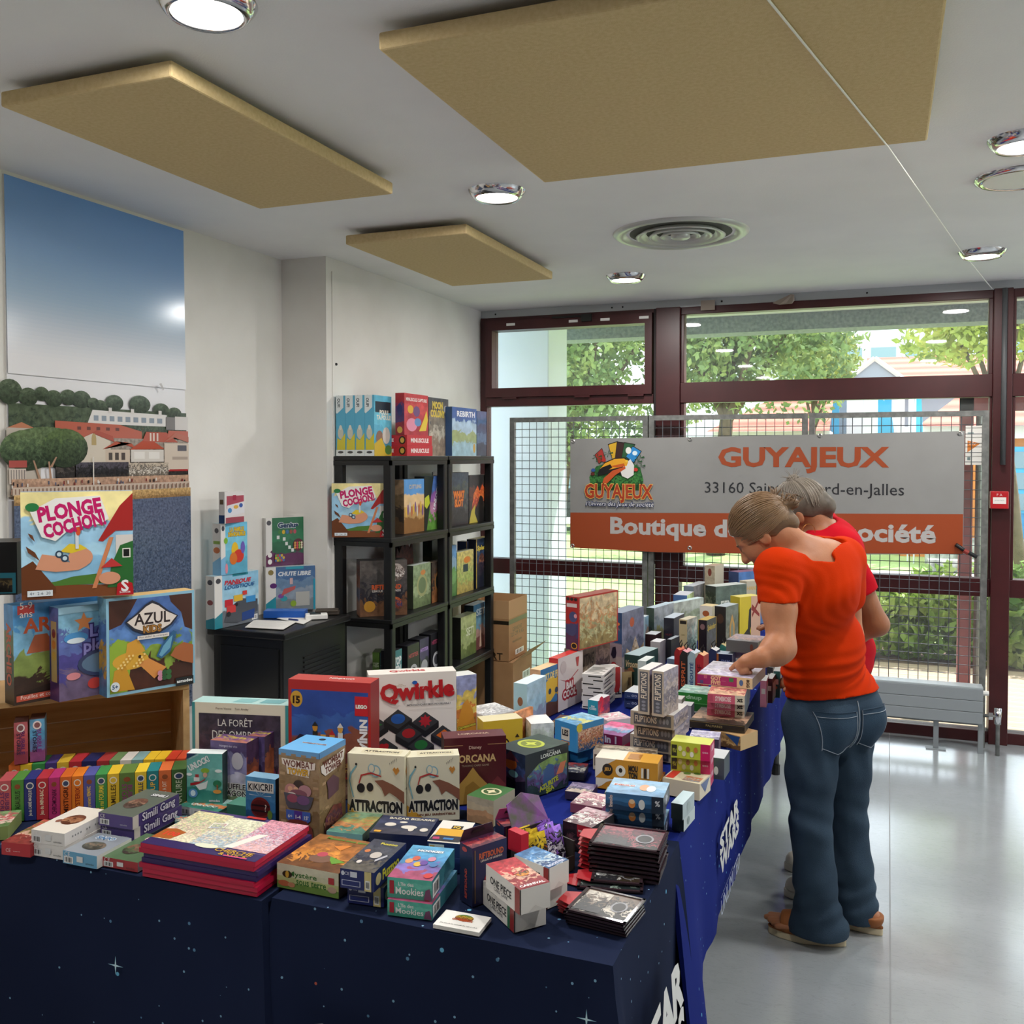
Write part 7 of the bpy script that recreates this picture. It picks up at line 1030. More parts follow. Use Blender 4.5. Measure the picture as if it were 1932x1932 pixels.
gb('green and plum number-puzzle box on the marble-drop box', (502, 1070), (573, 1064), 978, .05, p3.top+.0005, ('2c6a48', '2f7450', '2a6244', '5a2a50', .25, 8), ops=[Rc('f', 0, 0, .16, 1, 'dad8d4'), El('f', .08, .9, .06, .05, '4a4a50'), Pg('f', [(0, 0), (0, .22), (.16, .34), (.16, 0)], '5a2048'), El('f', .1, .24, .055, .055, 'e2e0dc'), El('f', .1, .1, .055, .055, 'e2e0dc'), T('f', 'Genius', .58, .84, .52, '1f3a5a', b=.06, h=.1, out='dce4e4', ow=.05)]+[El('f', .36+.1*j, .7, .04, .045, ('3a7a3a', 'c8a82a', '3a6a9a', '8a4a3a', 'b04a5a')[j]) for j in range(5)]+[Rc('f', x, y, x+.07, y+.07, 'd8dcd8') for x, y in ((.28, .56), (.44, .52), (.5, .42), (.58, .34), (.66, .28))]+[El('f', .85, .42, .14, .13, '5a2030')]+[El('f', .76+.06*(j % 4), .36+.05*(j//4), .025, .025, ('d8a04a', 'c84a4a', '8ab04a', 'd8d0b0')[j % 4]) for j in range(12)]+[El('f', .25+.05*(j % 5), .12+.05*(j//5), .03, .03, ('4a6aa0', 'c8a83a', '6a9a4a', 'b04a4a')[j % 4]) for j in range(14)], l='cac8c4', t='dad8d4', group='puzzle games on the cabinet')
gb('flat bright blue lidded tin on the cabinet', (497, 1166), (574, 1166), 1153, .075, ZB, '1f5ab4', ops=[El('t', .5, .5, .08, .1, '6aa0d8')], t='2a6ac8', name='tin_box', cat='tin')
def sheet_(lb, q, z, txt=None, nm='paper_sheet'):
    P_ = [pz(p, z) for p in q]; c = np.mean(P_, 0); o = MB().prism([tuple(p-c) for p in P_][::-1], (0, 0, .0018)).build(nm, M_paper); o.location = tuple(c); tag(o, lb, 'paper', 'papers on the cabinet'); return o
s_ = sheet_('handwritten white sheet lying on the cabinet corner', ((462, 1184), (480, 1170), (560, 1173), (534, 1188)), ZB+.002)
ik = Ink(); ctr = np.array(s_.location)
for k in range(9):
    a, b = pz((478+3*(k % 2)-1.2*k, 1172+1.4*k), ZB)-ctr, pz((520+7*((k*3) % 4), 1173.4+1.45*k), ZB)-ctr; d_ = b-a; L_ = np.linalg.norm(d_); u = d_/L_
    Face(ik, a+np.array([0, 0, .0041]), u, np.cross((0, 0, 1), u), L_, .003).draw(('r', 0, 0, 1, .5, '8a8a94'))
ik.build('handwriting', s_)
sheet_('second white sheet under the pen on the cabinet', ((522, 1167), (540, 1164), (596, 1165), (572, 1178)), ZB)
tag(MB().tube([pz((545, 1168), ZB+.006), pz((562, 1170), ZB+.006)], .004, 8).build('pen', MAT('pen_blue', '2a3a7a', .3)), 'dark blue pen on the papers', 'pen')
dv_ = thing('card_reader', 'small white card reader lying near the cabinet edge', 'card reader', tuple(pz((597, 1167), ZB)), .6); B((-.05, -.03, 0), (.05, .03, .022)).build('body', M_white, dv_, bevel=.004); B((-.03, -.02, .022), (.02, .02, .0235)).build('screen', M_black, dv_)
pu = thing('wallet', 'dark brown leather wallet behind the card reader', 'wallet', tuple(pz((618, 1158), ZB)), .5); B((-.055, -.04, 0), (.055, .04, .012)).build('lower_flap', MAT('leather', '3a3028', .6), pu, bevel=.003); B((-.055, -.04, .013), (.05, .035, .022)).build('upper_flap', MAT('leather', '443a30', .6), pu, bevel=.003)
# ---- trading card blisters, booster display
M_clear = MAT('clear_blister', '3c2c32', .08, coat=.6)
M_bcard = MAT('blister_card', '2a1c22', .5); M_tabr = MAT('tab_red', 'b0202a', .4)
def blister(lb, Cq, z, art_, group, tabc='b0202a', th=.006):
    """a carded blister: backing card, clear bubble, red euro-hook tab"""
    P_ = [pz(p, z) for p in Cq]; c = np.mean(P_, 0); u = P_[1]-P_[0]; w = float(np.linalg.norm(u)); an = math.atan2(u[1], u[0]); d = float(np.linalg.norm(P_[3]-P_[0]))
    t = thing('card_blister', lb, 'card blister', (c[0], c[1], z), an, group); a, b = w/2, d/2
    ik = Ink(); Face(ik, (-a, -b, th*.3), (1, 0, 0), (0, 1, 0), w, d, seed=float(rng.random()*20)).draw(('r', 0, 0, 1, 1, art_)); f2 = Face(ik, (-a, -b, th*.3+.0005), (1, 0, 0), (0, 1, 0), w, d, seed=float(rng.random()*20))
    for q in (('r', .08, .12, .5, .9, (art_[2], art_[0], art_[1], '2a2a30', 2, 40)), ('e', .72, .5, .13, .2, '8a8a90'), ('e', .72, .5, .1, .16, art_[3])): f2.draw(q)
    ik.build('card_print', t); B((-a, -b, 0), (a, b, th*.3)).build('backing_card', M_bcard, t)
    fr_ = MB()
    for q in (((-a, -b), (a, -b+.006)), ((-a, b-.006), (a, b)), ((-a, -b), (-a+.006, b)), ((a-.006, -b), (a, b))): fr_.box((*q[0], th*.3), (*q[1], th*.62))
    fr_.build('clear_rim', M_clear, t)
    MB().prism([(-a-.03, -.018, 0), (-a, -.03, 0), (-a, .03, 0), (-a-.03, .018, 0)], (0, 0, .0012)).build('hook_tab', M_tabr, t); return t
AR = ('5a2030', '2a2228', '8a3a48', '1c1a20', 2.2, 28); AK = ('4a4a44', '2a2c2e', '9a9a94', '1e1e20', 2.2, 28)
zb = .745
for k in range(8):
    blister('%s dark red carded blister in the tall clear stack' % ('lowest', 'second', 'third', 'fourth', 'fifth', 'sixth', 'seventh', 'uppermost')[k], [(x+((k*7) % 5)*.8, y-k*8.2) for x, y in ((1100, 1650), (1233, 1668), (1266, 1630), (1140, 1614))], zb, AR, 'stack of dark red blisters', th=.0075); zb += .0098
blister('greenish carded blister under a loose one near the table edge', ((1080, 1676), (1205, 1686), (1222, 1652), (1105, 1646)), .745, ('3a5a44', '2a3a30', '8a9a90', '20282a', 2, 28), 'loose blisters by the corner')
blister('carded blister with a white creature picture lying on the greenish one', ((1112, 1664), (1210, 1672), (1216, 1646), (1122, 1640)), .752, ('9a9a98', '2a2a2e', 'd8d8d6', '3a3024', 1.4, 20), 'loose blisters by the corner')
zb = .745
for k in range(5):
    blister('%s carded blister in the fanned stack on the corner' % ('lowest', 'second', 'third', 'fourth', 'uppermost')[k], [(x-((k*5) % 4)*1.5, y-k*5.5) for x, y in ((1062, 1742), (1176, 1770), (1224, 1716), (1112, 1700))], zb, AK if k % 2 else ('6a5a50', '2a2a2c', 'b8b0a4', '1e1e20', 2.2, 24), 'fanned blisters on the corner', th=.0065); zb += .007
pk_ = gb('dark trading-card carton with a red front label behind the open display', (1062, 1598), (1116, 1613), 1548, .10, f=('3a2430', '2a2028', '5a3a44', '1e1a20', 1.6, 24), ops=[Pg('f', [(.5, .55), (1, .5), (1, 1), (.5, 1)], 'b0283a'), T('f', 'POKÉMON', .75, .78, .4, 'eadcd8', b=.05), El('r', .3, .3, .2, .2, '6a6a72'), Rc('r', .05, .6, .2, .8, 'd8d8d4')], t=('c8a8b0', '8a4a58', 'd8d4d0', '5a3a44', 2, 26), r='3c3c40', group='trading card boxes')
op_ = thing('booster_display', 'open booster display box full of dark foil packs', 'display box', tuple(pz((1048, 1655), .745)), math.radians(62)); M_blk = MAT('display_card', '2a2420', .5)
B((-.055, 0, 0), (.055, .075, .003)).build('tray_floor', M_blk, op_)
for q in (((-.055, 0, .003), (-.052, .075, .06)), ((.052, 0, .003), (.055, .075, .06)), ((-.052, .072, .003), (.052, .075, .085)), ((-.052, 0, .003), (.052, .003, .03))): B(*q).build('tray_side', M_blk, op_)
MB().prism([(-.05, .075, .085), (.05, .075, .085), (.045, .10, .13), (.0, .105, .145), (-.045, .10, .13)], (0, .002, 0)).build('raised_lid', MAT('lid_art', '4a4a3a', .4, var=(30, '7a3a8a')), op_)
B((-.075, .02, .06), (-.055, .06, .10)).build('red_label', MAT('label_red', 'c01f34', .4), op_)
def foil(name, x, y, w, h, an, pal, par, lb=None):
    ik = Ink(); n = 10; v = []
    for i in range(n+1):
        s = i/n; bul = .006*math.sin(math.pi*s)**.6; v.append((s*h, bul))
    for sd in (-1, 1):
        P_ = []; 
        for z_, bl_ in v: P_ += [(-w/2, sd*bl_*.3, z_), (0, sd*bl_, z_), (w/2, sd*bl_*.3, z_)]
        fs = [(3*i+j, 3*i+j+1, 3*i+3+j+1, 3*i+3+j) for i in range(n) for j in range(2)]
        uv = [(p[0]+w/2, p[2]) for p in P_]; ik.add(P_, fs, uv, [(a/w, b/h) for a, b in uv], ink(pal, x*50+y*31+an))
    o = ik.build(name, par); o.location = (x, y, .005); o.rotation_euler = (math.radians(-14), 0, an); o.data.materials[0] = FOIL; return o
FOIL = PRINT.copy(); FOIL.name = 'foil_print'; FOIL.node_tree.nodes['Principled BSDF'].inputs['Metallic'].default_value = .35; FOIL.node_tree.nodes['Principled BSDF'].inputs['Roughness'].default_value = .25
for k in range(6): foil('foil_pack', -.028+.052*(k % 2), .014+.02*(k//2), .048, .085, .06*((k*3) % 5-2), (('d8b82a', '3a3428', 'c8622a', '24201c', 2.2, 30), ('8a5ac0', '2a2430', 'd0c8d8', '3a2a5a', 2.2, 30))[k % 2], op_)
# ---- more boxes filling the gap behind the blisters
for lb, p0, p1, h, d, c, t_ in (('flat rose and cream trading-card box lying behind the trove box', (1076, 1532), (1136, 1542), .022, .09, '8a4a5a', ('d8b8b8', 'a86a78', 'e0d8d0', '7a4a58', 2, 24)), ('flat dark violet card box beside the blue comic stack', (1066, 1507), (1114, 1513), .02, .07, '3a3048', ('5a4a70', '8a7a9a', '3a3450', 'b0a090', 1.8, 22)), ('low grey-green box before the sheep boxes', (1140, 1510), (1230, 1519), .018, .05, '5a6a5a', ('8a9a8a', '6a7a70', 'b0b8a8', '4a5a50', 1.4, 20)),
    ('flat orange and white box beside the striped stack', (1076, 1394), (1110, 1400), .03, .1, 'c8784a', ('e0d0c0', 'd08a5a', 'e8e0d8', 'b86a3a', 1.4, 18)), ('flat teal box between the blue pair and the maroon box', (1010, 1452), (1046, 1458), .03, .1, '2f6a70', ('5a9a9c', '3a7a80', '9ac0b8', '2a5a60', 1.4, 20)),
    ('flat brown picture box before the burst box', (1030, 1382), (1066, 1386), .02, .14, '4a3428', ('6a4a38', '3a2a22', '8a6a50', '4a3a30', 1.4, 20))):
    gb(lb, p0, p1, h, d, f=c, t=t_, group='low flat boxes filling the long table')
# ------------------------------------------------------------------ people (smooth-blended distance fields turned into one surface)
class Field:
    def __init__(s, lo, hi, h):
        s.lo = np.array(lo, np.float32); s.h = h; s.n = np.ceil((np.array(hi)-np.array(lo))/h).astype(int)+1; s.f = np.full(s.n, .5, np.float32)
    def _win(s, lo, hi, pad):
        a = np.clip(((np.array(lo)-pad-s.lo)/s.h).astype(int), 0, s.n-1); b = np.clip(((np.array(hi)+pad-s.lo)/s.h).astype(int)+2, 1, s.n)
        if np.any(b <= a): return None
        ax = [s.lo[i]+s.h*np.arange(a[i], b[i], dtype=np.float32) for i in range(3)]
        sl = tuple(slice(a[i], b[i]) for i in range(3)); return sl, ax[0][:, None, None], ax[1][None, :, None], ax[2][None, None, :]
    def _blend(s, sl, d, k, sub=False):
        f = s.f[sl]
        if sub:
            d = -d; h = np.clip(.5-.5*(f-d)/k, 0, 1); s.f[sl] = f*(1-h)+d*h+k*h*(1-h); return
        h = np.clip(.5+.5*(f-d)/k, 0, 1); s.f[sl] = f*(1-h)+d*h-k*h*(1-h)
    def cone(s, a, b, ra, rb, k=.02, sub=False):
        a, b = np.array(a, np.float32), np.array(b, np.float32); m = max(ra, rb); w = s._win(np.minimum(a, b)-m, np.maximum(a, b)+m, k+.04)
        if w is None: return s
        sl, X, Y, Z = w; ba = b-a; L = float(ba@ba)+1e-9
        t = np.clip(((X-a[0])*ba[0]+(Y-a[1])*ba[1]+(Z-a[2])*ba[2])/L, 0, 1)
        d = np.sqrt((X-a[0]-t*ba[0])**2+(Y-a[1]-t*ba[1])**2+(Z-a[2]-t*ba[2])**2)-(ra+(rb-ra)*t); s._blend(sl, d, k, sub); return s
    def ell(s, c, r, ax=None, k=.02, sub=False):
        c = np.array(c, np.float32); m = max(r); w = s._win(c-m, c+m, k+.04)
        if w is None: return s
        sl, X, Y, Z = w; A = np.eye(3) if ax is None else np.array(ax); x, y, z = X-c[0], Y-c[1], Z-c[2]
        q = [A[i][0]*x+A[i][1]*y+A[i][2]*z for i in range(3)]
        k0 = np.sqrt(sum((q[i]/r[i])**2 for i in range(3))); k1 = np.sqrt(sum((q[i]/r[i]**2)**2 for i in range(3)))+1e-9
        s._blend(sl, k0*(k0-1)/k1, k, sub); return s
    def chain(s, pts, rs, k=.02):
        for i in range(len(pts)-1): s.cone(pts[i], pts[i+1], rs[i], rs[i+1], k)
        return s
    def plane(s, p, n):
        """keep the side the normal points away from"""
        n = np.array(n, float); n /= np.linalg.norm(n); ax = [s.lo[i]+s.h*np.arange(s.n[i], dtype=np.float32) for i in range(3)]
        d = (ax[0][:, None, None]-p[0])*n[0]+(ax[1][None, :, None]-p[1])*n[1]+(ax[2][None, None, :]-p[2])*n[2]; s.f = np.maximum(s.f, d.astype(np.float32)); return s
    def warp(s, fn):
        ax = [s.lo[i]+s.h*np.arange(s.n[i], dtype=np.float32) for i in range(3)]
        m = np.abs(s.f) < .03; s.f = np.where(m, s.f+fn(ax[0][:, None, None], ax[1][None, :, None], ax[2][None, None, :]).astype(np.float32), s.f); return s
    def mesh(s, name, mat, parent):
        f = s.f; S = f < 0; n = np.array(f.shape)-1
        cnt = np.zeros(n, np.int8); offs = [(i, j, k) for i in (0, 1) for j in (0, 1) for k in (0, 1)]
        for i, j, k in offs: cnt += S[i:i+n[0], j:j+n[1], k:k+n[2]]
        act = np.argwhere((cnt > 0) & (cnt < 8)); idx = np.full(n, -1, np.int64); idx[tuple(act.T)] = np.arange(len(act))
        v = np.stack([f[act[:, 0]+o[0], act[:, 1]+o[1], act[:, 2]+o[2]] for o in offs], 1); acc = np.zeros((len(act), 3)); num = np.zeros(len(act))
        O = np.array(offs, float)
        for a in range(8):
            for b in range(a+1, 8):
                if np.abs(O[a]-O[b]).sum() != 1: continue
                m = (v[:, a] < 0) != (v[:, b] < 0); t = v[m, a]/(v[m, a]-v[m, b]); acc[m] += O[a]+(O[b]-O[a])*t[:, None]; num[m] += 1
        P_ = (act+acc/num[:, None])*s.h+s.lo; faces = []
        for ax in range(3):
            sh = [slice(None)]*3; sh2 = [slice(None)]*3; sh[ax] = slice(0, -1); sh2[ax] = slice(1, None)
            ch = S[tuple(sh)] != S[tuple(sh2)]; e = np.argwhere(ch); u, w = (ax+1) % 3, (ax+2) % 3
            e = e[(e[:, u] > 0) & (e[:, w] > 0) & (e[:, u] < n[u]) & (e[:, w] < n[w]) & (e[:, ax] < n[ax])]
            flip = S[tuple(e.T)]
            def at(du, dw): q = e.copy(); q[:, u] -= du; q[:, w] -= dw; return idx[tuple(q.T)]
            q = np.stack([at(1, 1), at(0, 1), at(0, 0), at(1, 0)], 1); q[~flip] = q[~flip][:, ::-1]; faces.append(q[(q >= 0).all(1)])
        Fq = np.concatenate(faces); me = bpy.data.meshes.new(name)
        me.vertices.add(len(P_)); me.vertices.foreach_set('co', P_.astype(np.float32).ravel()); me.loops.add(Fq.size); me.loops.foreach_set('vertex_index', Fq.ravel().astype(np.int32))
        me.polygons.add(len(Fq)); me.polygons.foreach_set('loop_start', np.arange(0, Fq.size, 4, dtype=np.int32)); me.polygons.foreach_set('loop_total', np.full(len(Fq), 4, np.int32)); me.update(calc_edges=True); me.validate()
        return link(name, me, mat, parent, True)
def cloth_mat(name, col, col2, rough=.85, sc=90, bump=.25):
    m = MAT(name, col, rough, var=(7, col2), bump=(sc, bump), spec=.08); return m
def skin_mat(name, col, col2):
    m = MAT(name, col, .5, var=(16, col2), bump=(160, .05), spec=.35); b = m.node_tree.nodes['Principled BSDF']; b.inputs['Subsurface Weight'].default_value = .12; b.inputs['Subsurface Radius'].default_value = (.012, .005, .003); return m
M_skin = skin_mat('skin', 'b47a58', 'a86f4f'); M_skin2 = skin_mat('skin_tan', 'a06a4a', '946042')
M_orange = cloth_mat('orange_jersey', 'c03000', 'b82c00', sc=260, bump=.10); M_red = cloth_mat('red_jersey', 'bd1424', 'b11020', sc=260, bump=.1)
def jeans_material():
    m = MAT('denim', '2b3c4d', .85, var=(5, '3a4d5f'), bump=(420, .25), spec=.2); return m
M_denim = jeans_material(); M_dark = cloth_mat('dark_denim', '20283a', '2a3446')
M_hair1 = MAT('hair_brown', '6f5439', .5, var=(40, '5c442e'), stretch=(1, 1, 3)); M_hair1b = MAT('hair_brown_light', '7d6145', .42); M_hair2 = MAT('hair_grey', '5f564b', .5, var=(40, '4c443b')); M_hair2b = MAT('hair_grey_light', '80766a', .42)
M_tan = MAT('tan_suede', '9a5c2c', .7, var=(20, '8a5026')); M_sole = MAT('cream_sole', 'd8c9a8', .6); M_canvas = MAT('canvas_dark', '2c3844', .8); M_rub = MAT('white_rubber', 'ddd6c8', .5)
def V3(*a): return np.array(a, float)
def unit(v): v = np.array(v, float); return v/np.linalg.norm(v)
def head(fd, c, g, u, skin=True):
    """skull, face, nose, brow, lips, ears in the frame g (gaze) u (crown) s (side)"""
    g = unit(g); u = unit(u-(u@g)*g); s = np.cross(u, g); A = np.stack([g, s, u])
    def p(a, b, d): return c+g*a+s*b+u*d
    fd.ell(p(-.012, 0, .02), (.096, .074, .086), A, .01); fd.ell(p(.034, 0, -.04), (.058, .056, .08), A, .03); fd.cone(p(.062, -.012, -.098), p(.062, .012, -.098), .022, .022, .02)
    fd.cone(p(.084, 0, .004), p(.106, 0, -.034), .008, .012, .012); fd.ell(p(.100, 0, -.038), (.012, .017, .010), A, .008)
    for q in (-1, 1):
        fd.cone(p(.078, q*.012, .014), p(.066, q*.048, .012), .011, .009, .012); fd.ell(p(.090, q*.03, -.008), (.012, .017, .010), A, .012, True); fd.ell(p(.074, q*.03, -.010), (.013, .015, .011), A, .006)
        fd.ell(p(.052, q*.04, -.035), (.03, .022, .026), A, .02)
        fd.ell(p(-.008, q*.074, -.018), (.020, .008, .031), A, .006); fd.ell(p(-.002, q*.083, -.014), (.010, .006, .017), A, .005, True)
    fd.ell(p(.084, 0, -.066), (.013, .023, .006), A, .006); fd.ell(p(.081, 0, -.077), (.013, .02, .007), A, .006); fd.cone(p(.095, -.016, -.0715), p(.095, .016, -.0715), .002, .002, .004, True)
    return p, A
def strands(p, knot, n, r, m, name, par, seed, spread=1.0, lift=1.03, radii=(.106, .083, .097), cen=(-.014, 0, .024)):
    rg = np.random.default_rng(seed); mb = MB(); kd = unit(np.array(knot)-np.array(cen))
    for i in range(n+n//2):
        a = (i/n*2-1)*1.9*spread; t0 = rg.random()*.5
        st = unit((.80+.1*rg.random(), math.sin(a)*1.0, .62*math.cos(a)-.30*abs(math.sin(a))+.12)) if i % 2 else unit((.5*math.cos(a*1.6), math.sin(a), .9*math.cos(a)-.12))
        if i >= n: a = ((i-n)/(n//2)*2-1)*1.7; st = unit((-.55-.25*math.cos(a), math.sin(a)*.8, -.42-.2*math.cos(a)))
        pts = []; om = math.acos(max(-1, min(1, float(st@kd))))
        for j in range(10):
            t = t0*.3+(1-t0*.3)*j/9; d = (math.sin((1-t)*om)*st+math.sin(t*om)*kd)/max(math.sin(om), .05); d = unit(d)
            k = lift+.012*math.sin(i*1.7+j*.4)+.01*rg.random(); q = [cen[x]+d[x]*radii[x]*k for x in range(3)]; pts.append(p(q[0], q[1], q[2]))
        mb.tube(pts, [r*.5]+[r]*8+[r*.6], 5, False)
    return mb.build(name, m, par, smooth=True)
# ---- visitor in the orange T-shirt
pn = thing('person', 'person in orange T-shirt and jeans leaning over the table and pointing at a box', 'person', (-.13, 3.33, 0))
th = math.radians(140); FW = V3(math.cos(th), math.sin(th), 0); LF = V3(-math.sin(th), math.cos(th), 0); UPV = V3(0, 0, 1)
pel = py((1566, 1335), 3.36); che = py((1537, 1115), 3.285); sL = py((1466, 1078), 3.13); sR = py((1592, 1056), 3.43); nk = py((1516, 1048), 3.27)
spine = unit(che-pel); SA = np.stack([unit(FW-(FW@spine)*spine), LF, spine]); wst = pel+(che-pel)*.45
tip = pz((1379, 1262), gv.top+.008); wr_ = py((1438, 1241), tip[1]-.03); elb = py((1474, 1222), 3.04)
kL = py((1530, 1560), 3.24); kR = py((1601, 1545), 3.41); aL = py((1545, 1745), 3.255); aR = py((1618, 1725), 3.40)
hL = pel+LF*.085+V3(0, 0, -.04); hR = pel-LF*.085+V3(0, 0, -.04)
lo, hi = V3(-.62, 2.86, 0), V3(.14, 3.68, 1.56)
hc = py((1437, 1003), 3.235); gz = V3(-.70, .06, -.66); cr = V3(-.62, .0, .72)
def torso(fd, e, k=.05):
    fd.ell(pel, (.118+e, .168+e, .14), SA, .02); fd.ell(pel-SA[0]*.045+LF*.07-spine*.03, (.085+e, .08+e, .09), SA, k); fd.ell(pel-SA[0]*.045-LF*.07-spine*.03, (.085+e, .08+e, .09), SA, k)
    fd.ell(wst, (.105+e, .142+e, .15), SA, k); fd.ell(che, (.108+e, .158+e, .165), SA, k)
    fd.cone(sL-(sL-sR)*.05, sR+(sL-sR)*.05, .062+e, .062+e, k); fd.cone(che-SA[0]*.03, nk, .09+e, .06, k)
fd = Field(lo, hi, .0048); torso(fd, -.006)
p1, HA = head(fd, hc, gz, cr)
fd.cone(p1(-.045, 0, -.06), nk, .050, .058, .025); fd.cone(p1(-.02, 0, -.05), nk+SA[0]*.02, .045, .055, .025)
# near arm, hand with pointing index finger
fd.chain([sL, sL+(elb-sL)*.5, elb], [.052, .050, .043], .03); fm = elb+(wr_-elb)*.35; fd.chain([elb, fm, wr_], [.043, .044, .028], .02)
kn = py((1409, 1243), tip[1]-.012); hd = unit(kn-wr_); sd = unit(np.cross(hd, UPV)); up_ = np.cross(sd, hd)        # knuckle line
fd.cone(wr_, kn-up_*.006, .027, .022, .012); fd.cone(wr_, kn+sd*.026-up_*.010-hd*.004, .024, .018, .012); fd.cone(wr_, kn-sd*.022-up_*.008, .024, .018, .012)
side = -1 if (kn-sd)[0] < (kn+sd)[0] else 1
ib = kn-up_*.002+sd*side*-.020; im = ib+(tip-ib)*.45+V3(0, 0, .008); i2 = ib+(tip-ib)*.75+V3(0, 0, .004)
fd.chain([kn+(ib-kn)*.6, ib, im, i2, tip], [.0105, .0105, .0092, .0082, .0072], .006)
for q, (off, l1, l2) in enumerate(((-.004, .040, .026), (.013, .037, .025), (.029, .030, .021))):
    b0 = kn-sd*side*-off*1.0+up_*-.003-hd*.003*q; j1 = b0+hd*l1*.75-up_*l1*.55; j2 = j1-hd*l2*.45-up_*l2*.75; j3 = j2-hd*l2*.75+up_*.002
    fd.chain([b0, j1, j2, j3], [.0108, .0100, .0092, .0085], .005)
tb = wr_+hd*.03+sd*side*-.026-up_*.014; fd.chain([wr_+sd*side*-.012-up_*.006, tb, tb+hd*.03-up_*.012, tb+hd*.05-up_*.016+sd*side*.008], [.015, .0135, .011, .0095], .008)
# far arm resting down at the front, hidden behind the body
eR = sR+V3(.02, .04, -.27); wR = eR+V3(-.13, .02, -.17); fd.chain([sR, eR, wR, wR+V3(-.08, -.01, -.01)], [.052, .042, .027, .024], .025)
for q in range(4): fd.cone(wR+V3(-.08, -.01, -.01), wR+V3(-.155+.012*abs(q-1.5), -.035+.02*q, -.035), .012, .008, .006)
fd.cone(wR+V3(-.03, .0, 0), wR+V3(-.08, -.055, -.025), .013, .009, .008)
# legs, feet and toes
fd.chain([hL, kL, aL, V3(aL[0], aL[1], .05)], [.075, .05, .036, .034], .03); fd.chain([hR, kR, aR, V3(aR[0], aR[1], .05)], [.075, .05, .036, .034], .03)
feet = []
for an_, dv_ in ((aL, V3(-1, .02, 0)), (aR, V3(-.93, .36, 0))):
    dv_ = unit(dv_); sv = np.cross(UPV, dv_); hl = V3(an_[0], an_[1], .055)-dv_*.045; tp_ = hl+dv_*.20; feet.append((hl, dv_, sv))
    fd.cone(hl, hl+dv_*.12, .030, .030, .02); fd.cone(V3(an_[0], an_[1], .09), hl+dv_*.13+V3(0, 0, -.005), .034, .026, .03)
    for q in range(5): b0 = hl+dv_*(.14)+sv*(-.030+.015*q)+V3(0, 0, -.008); e0 = hl+dv_*(.215-.011*abs(q-(1 if dv_[1] < .1 else 3))*1.2)+sv*(-.034+.017*q)+V3(0, 0, -.012); fd.cone(b0, e0, .013, .0095 if q != 0 else .0125, .008)
fd.mesh('body', M_skin, pn)
# T-shirt with a V cut out of the back
fs = Field(lo, hi, .0052); torso(fs, .012); fs.cone(pel-spine*.02, pel-spine*.05, .14, .15, .05); fs.cone(sL, sL+(elb-sL)*.42, .064, .062, .04); fs.cone(sR, sR+(eR-sR)*.45, .066, .064, .04)
vb = py((1572, 1068), 3.24); nb = che-SA[0]*.02+spine*.14
fs.cone(nk+spine*.05, nk-SA[0]*.04+spine*.03, .062, .062, .008, True); fs.cone(nk-SA[0]*.08+spine*.03+LF*.02, vb+V3(.0, -.012, .012), .045, .010, .008, True); fs.cone(py((1475, 1035), 3.16), nk-SA[0]*.07+spine*.03, .022, .036, .008, True); fs.cone(py((1585, 1024), 3.36), nk-SA[0]*.07+spine*.03, .018, .034, .008, True)
# crease folds: gathered at the waist and from the near sleeve
def folds(X, Y, Z):
    a = (X-pel[0])*LF[0]+(Y-pel[1])*LF[1]; w = np.exp(-((Z-.90)/.06)**2); w2 = np.exp(-((Z-1.13)/.10)**2)*np.clip(a*6, 0, 1)
    return .0040*w*np.sin((Z*1.0+a*.28)*170+3*np.sin(a*14+Z*9))+.0022*w2*np.sin((Z*.9-a*1.2)*95+6*np.sin(Z*23+a*9))+.0012*np.sin(Z*44+a*31+2*np.sin(Z*17))
fs.warp(folds)
fs.plane(py((1566, 1312), 3.3), V3(.11, -.05, -1)); fs.plane(sL+(elb-sL)*.40, unit(elb-sL)*1.0+V3(-.25, 0, 0)) if False else None
cut = sL+(elb-sL)*.41; cn = unit(elb-sL)
sl = fs._win(cut-.12, cut+V3(.075, .12, .0), 0)
if sl: s_, X, Y, Z = sl; d = (X-cut[0])*cn[0]+(Y-cut[1])*cn[1]+(Z-cut[2])*cn[2]; far = (X-sL[0])*LF[0]+(Y-sL[1])*LF[1]; fs.f[s_] = np.where(far > -.045, np.maximum(fs.f[s_], d.astype(np.float32)), fs.f[s_])
ts = fs.mesh('t_shirt', M_orange, pn)
# jeans
fj = Field(V3(-.45, 3.05, 0), V3(.14, 3.62, .98), .0052)
fj.ell(pel, (.126, .174, .14), SA, .02); fj.ell(pel-SA[0]*.05+LF*.072-spine*.035, (.088, .082, .095), SA, .03); fj.ell(pel-SA[0]*.05-LF*.072-spine*.035, (.088, .082, .095), SA, .03)
fj.chain([hL, hL+(kL-hL)*.5, kL, kL+(aL-kL)*.5, V3(aL[0], aL[1], .045)], [.092, .078, .064, .066, .074], .025); fj.chain([hR, hR+(kR-hR)*.5, kR, kR+(aR-kR)*.5, V3(aR[0], aR[1], .045)], [.090, .074, .059, .062, .070], .025)
fj.cone(V3(aL[0]-.03, aL[1], .05), V3(aL[0]+.02, aL[1], .04), .072, .075, .03)
def jf(X, Y, Z):
    return .0030*np.sin(Z*75+X*30+Y*18)*np.exp(-((Z-.42)/.08)**2)+.0040*np.sin(Z*95-X*40+Y*10)*np.exp(-((Z-.12)/.07)**2)+.003*np.sin(X*70+Y*60+Z*22)*np.exp(-((Z-.62)/.09)**2)+.0012*np.sin(Z*40+X*55)
fj.ell(wst-spine*.02, (.104, .142, .15), SA, .03); fj.warp(jf); fj.plane((0, 0, .032), (.0, 0, -1)); fj.plane(pel+spine*.11, spine); jm = fj.mesh('jeans', M_denim, pn)
from mathutils.bvhtree import BVHTree
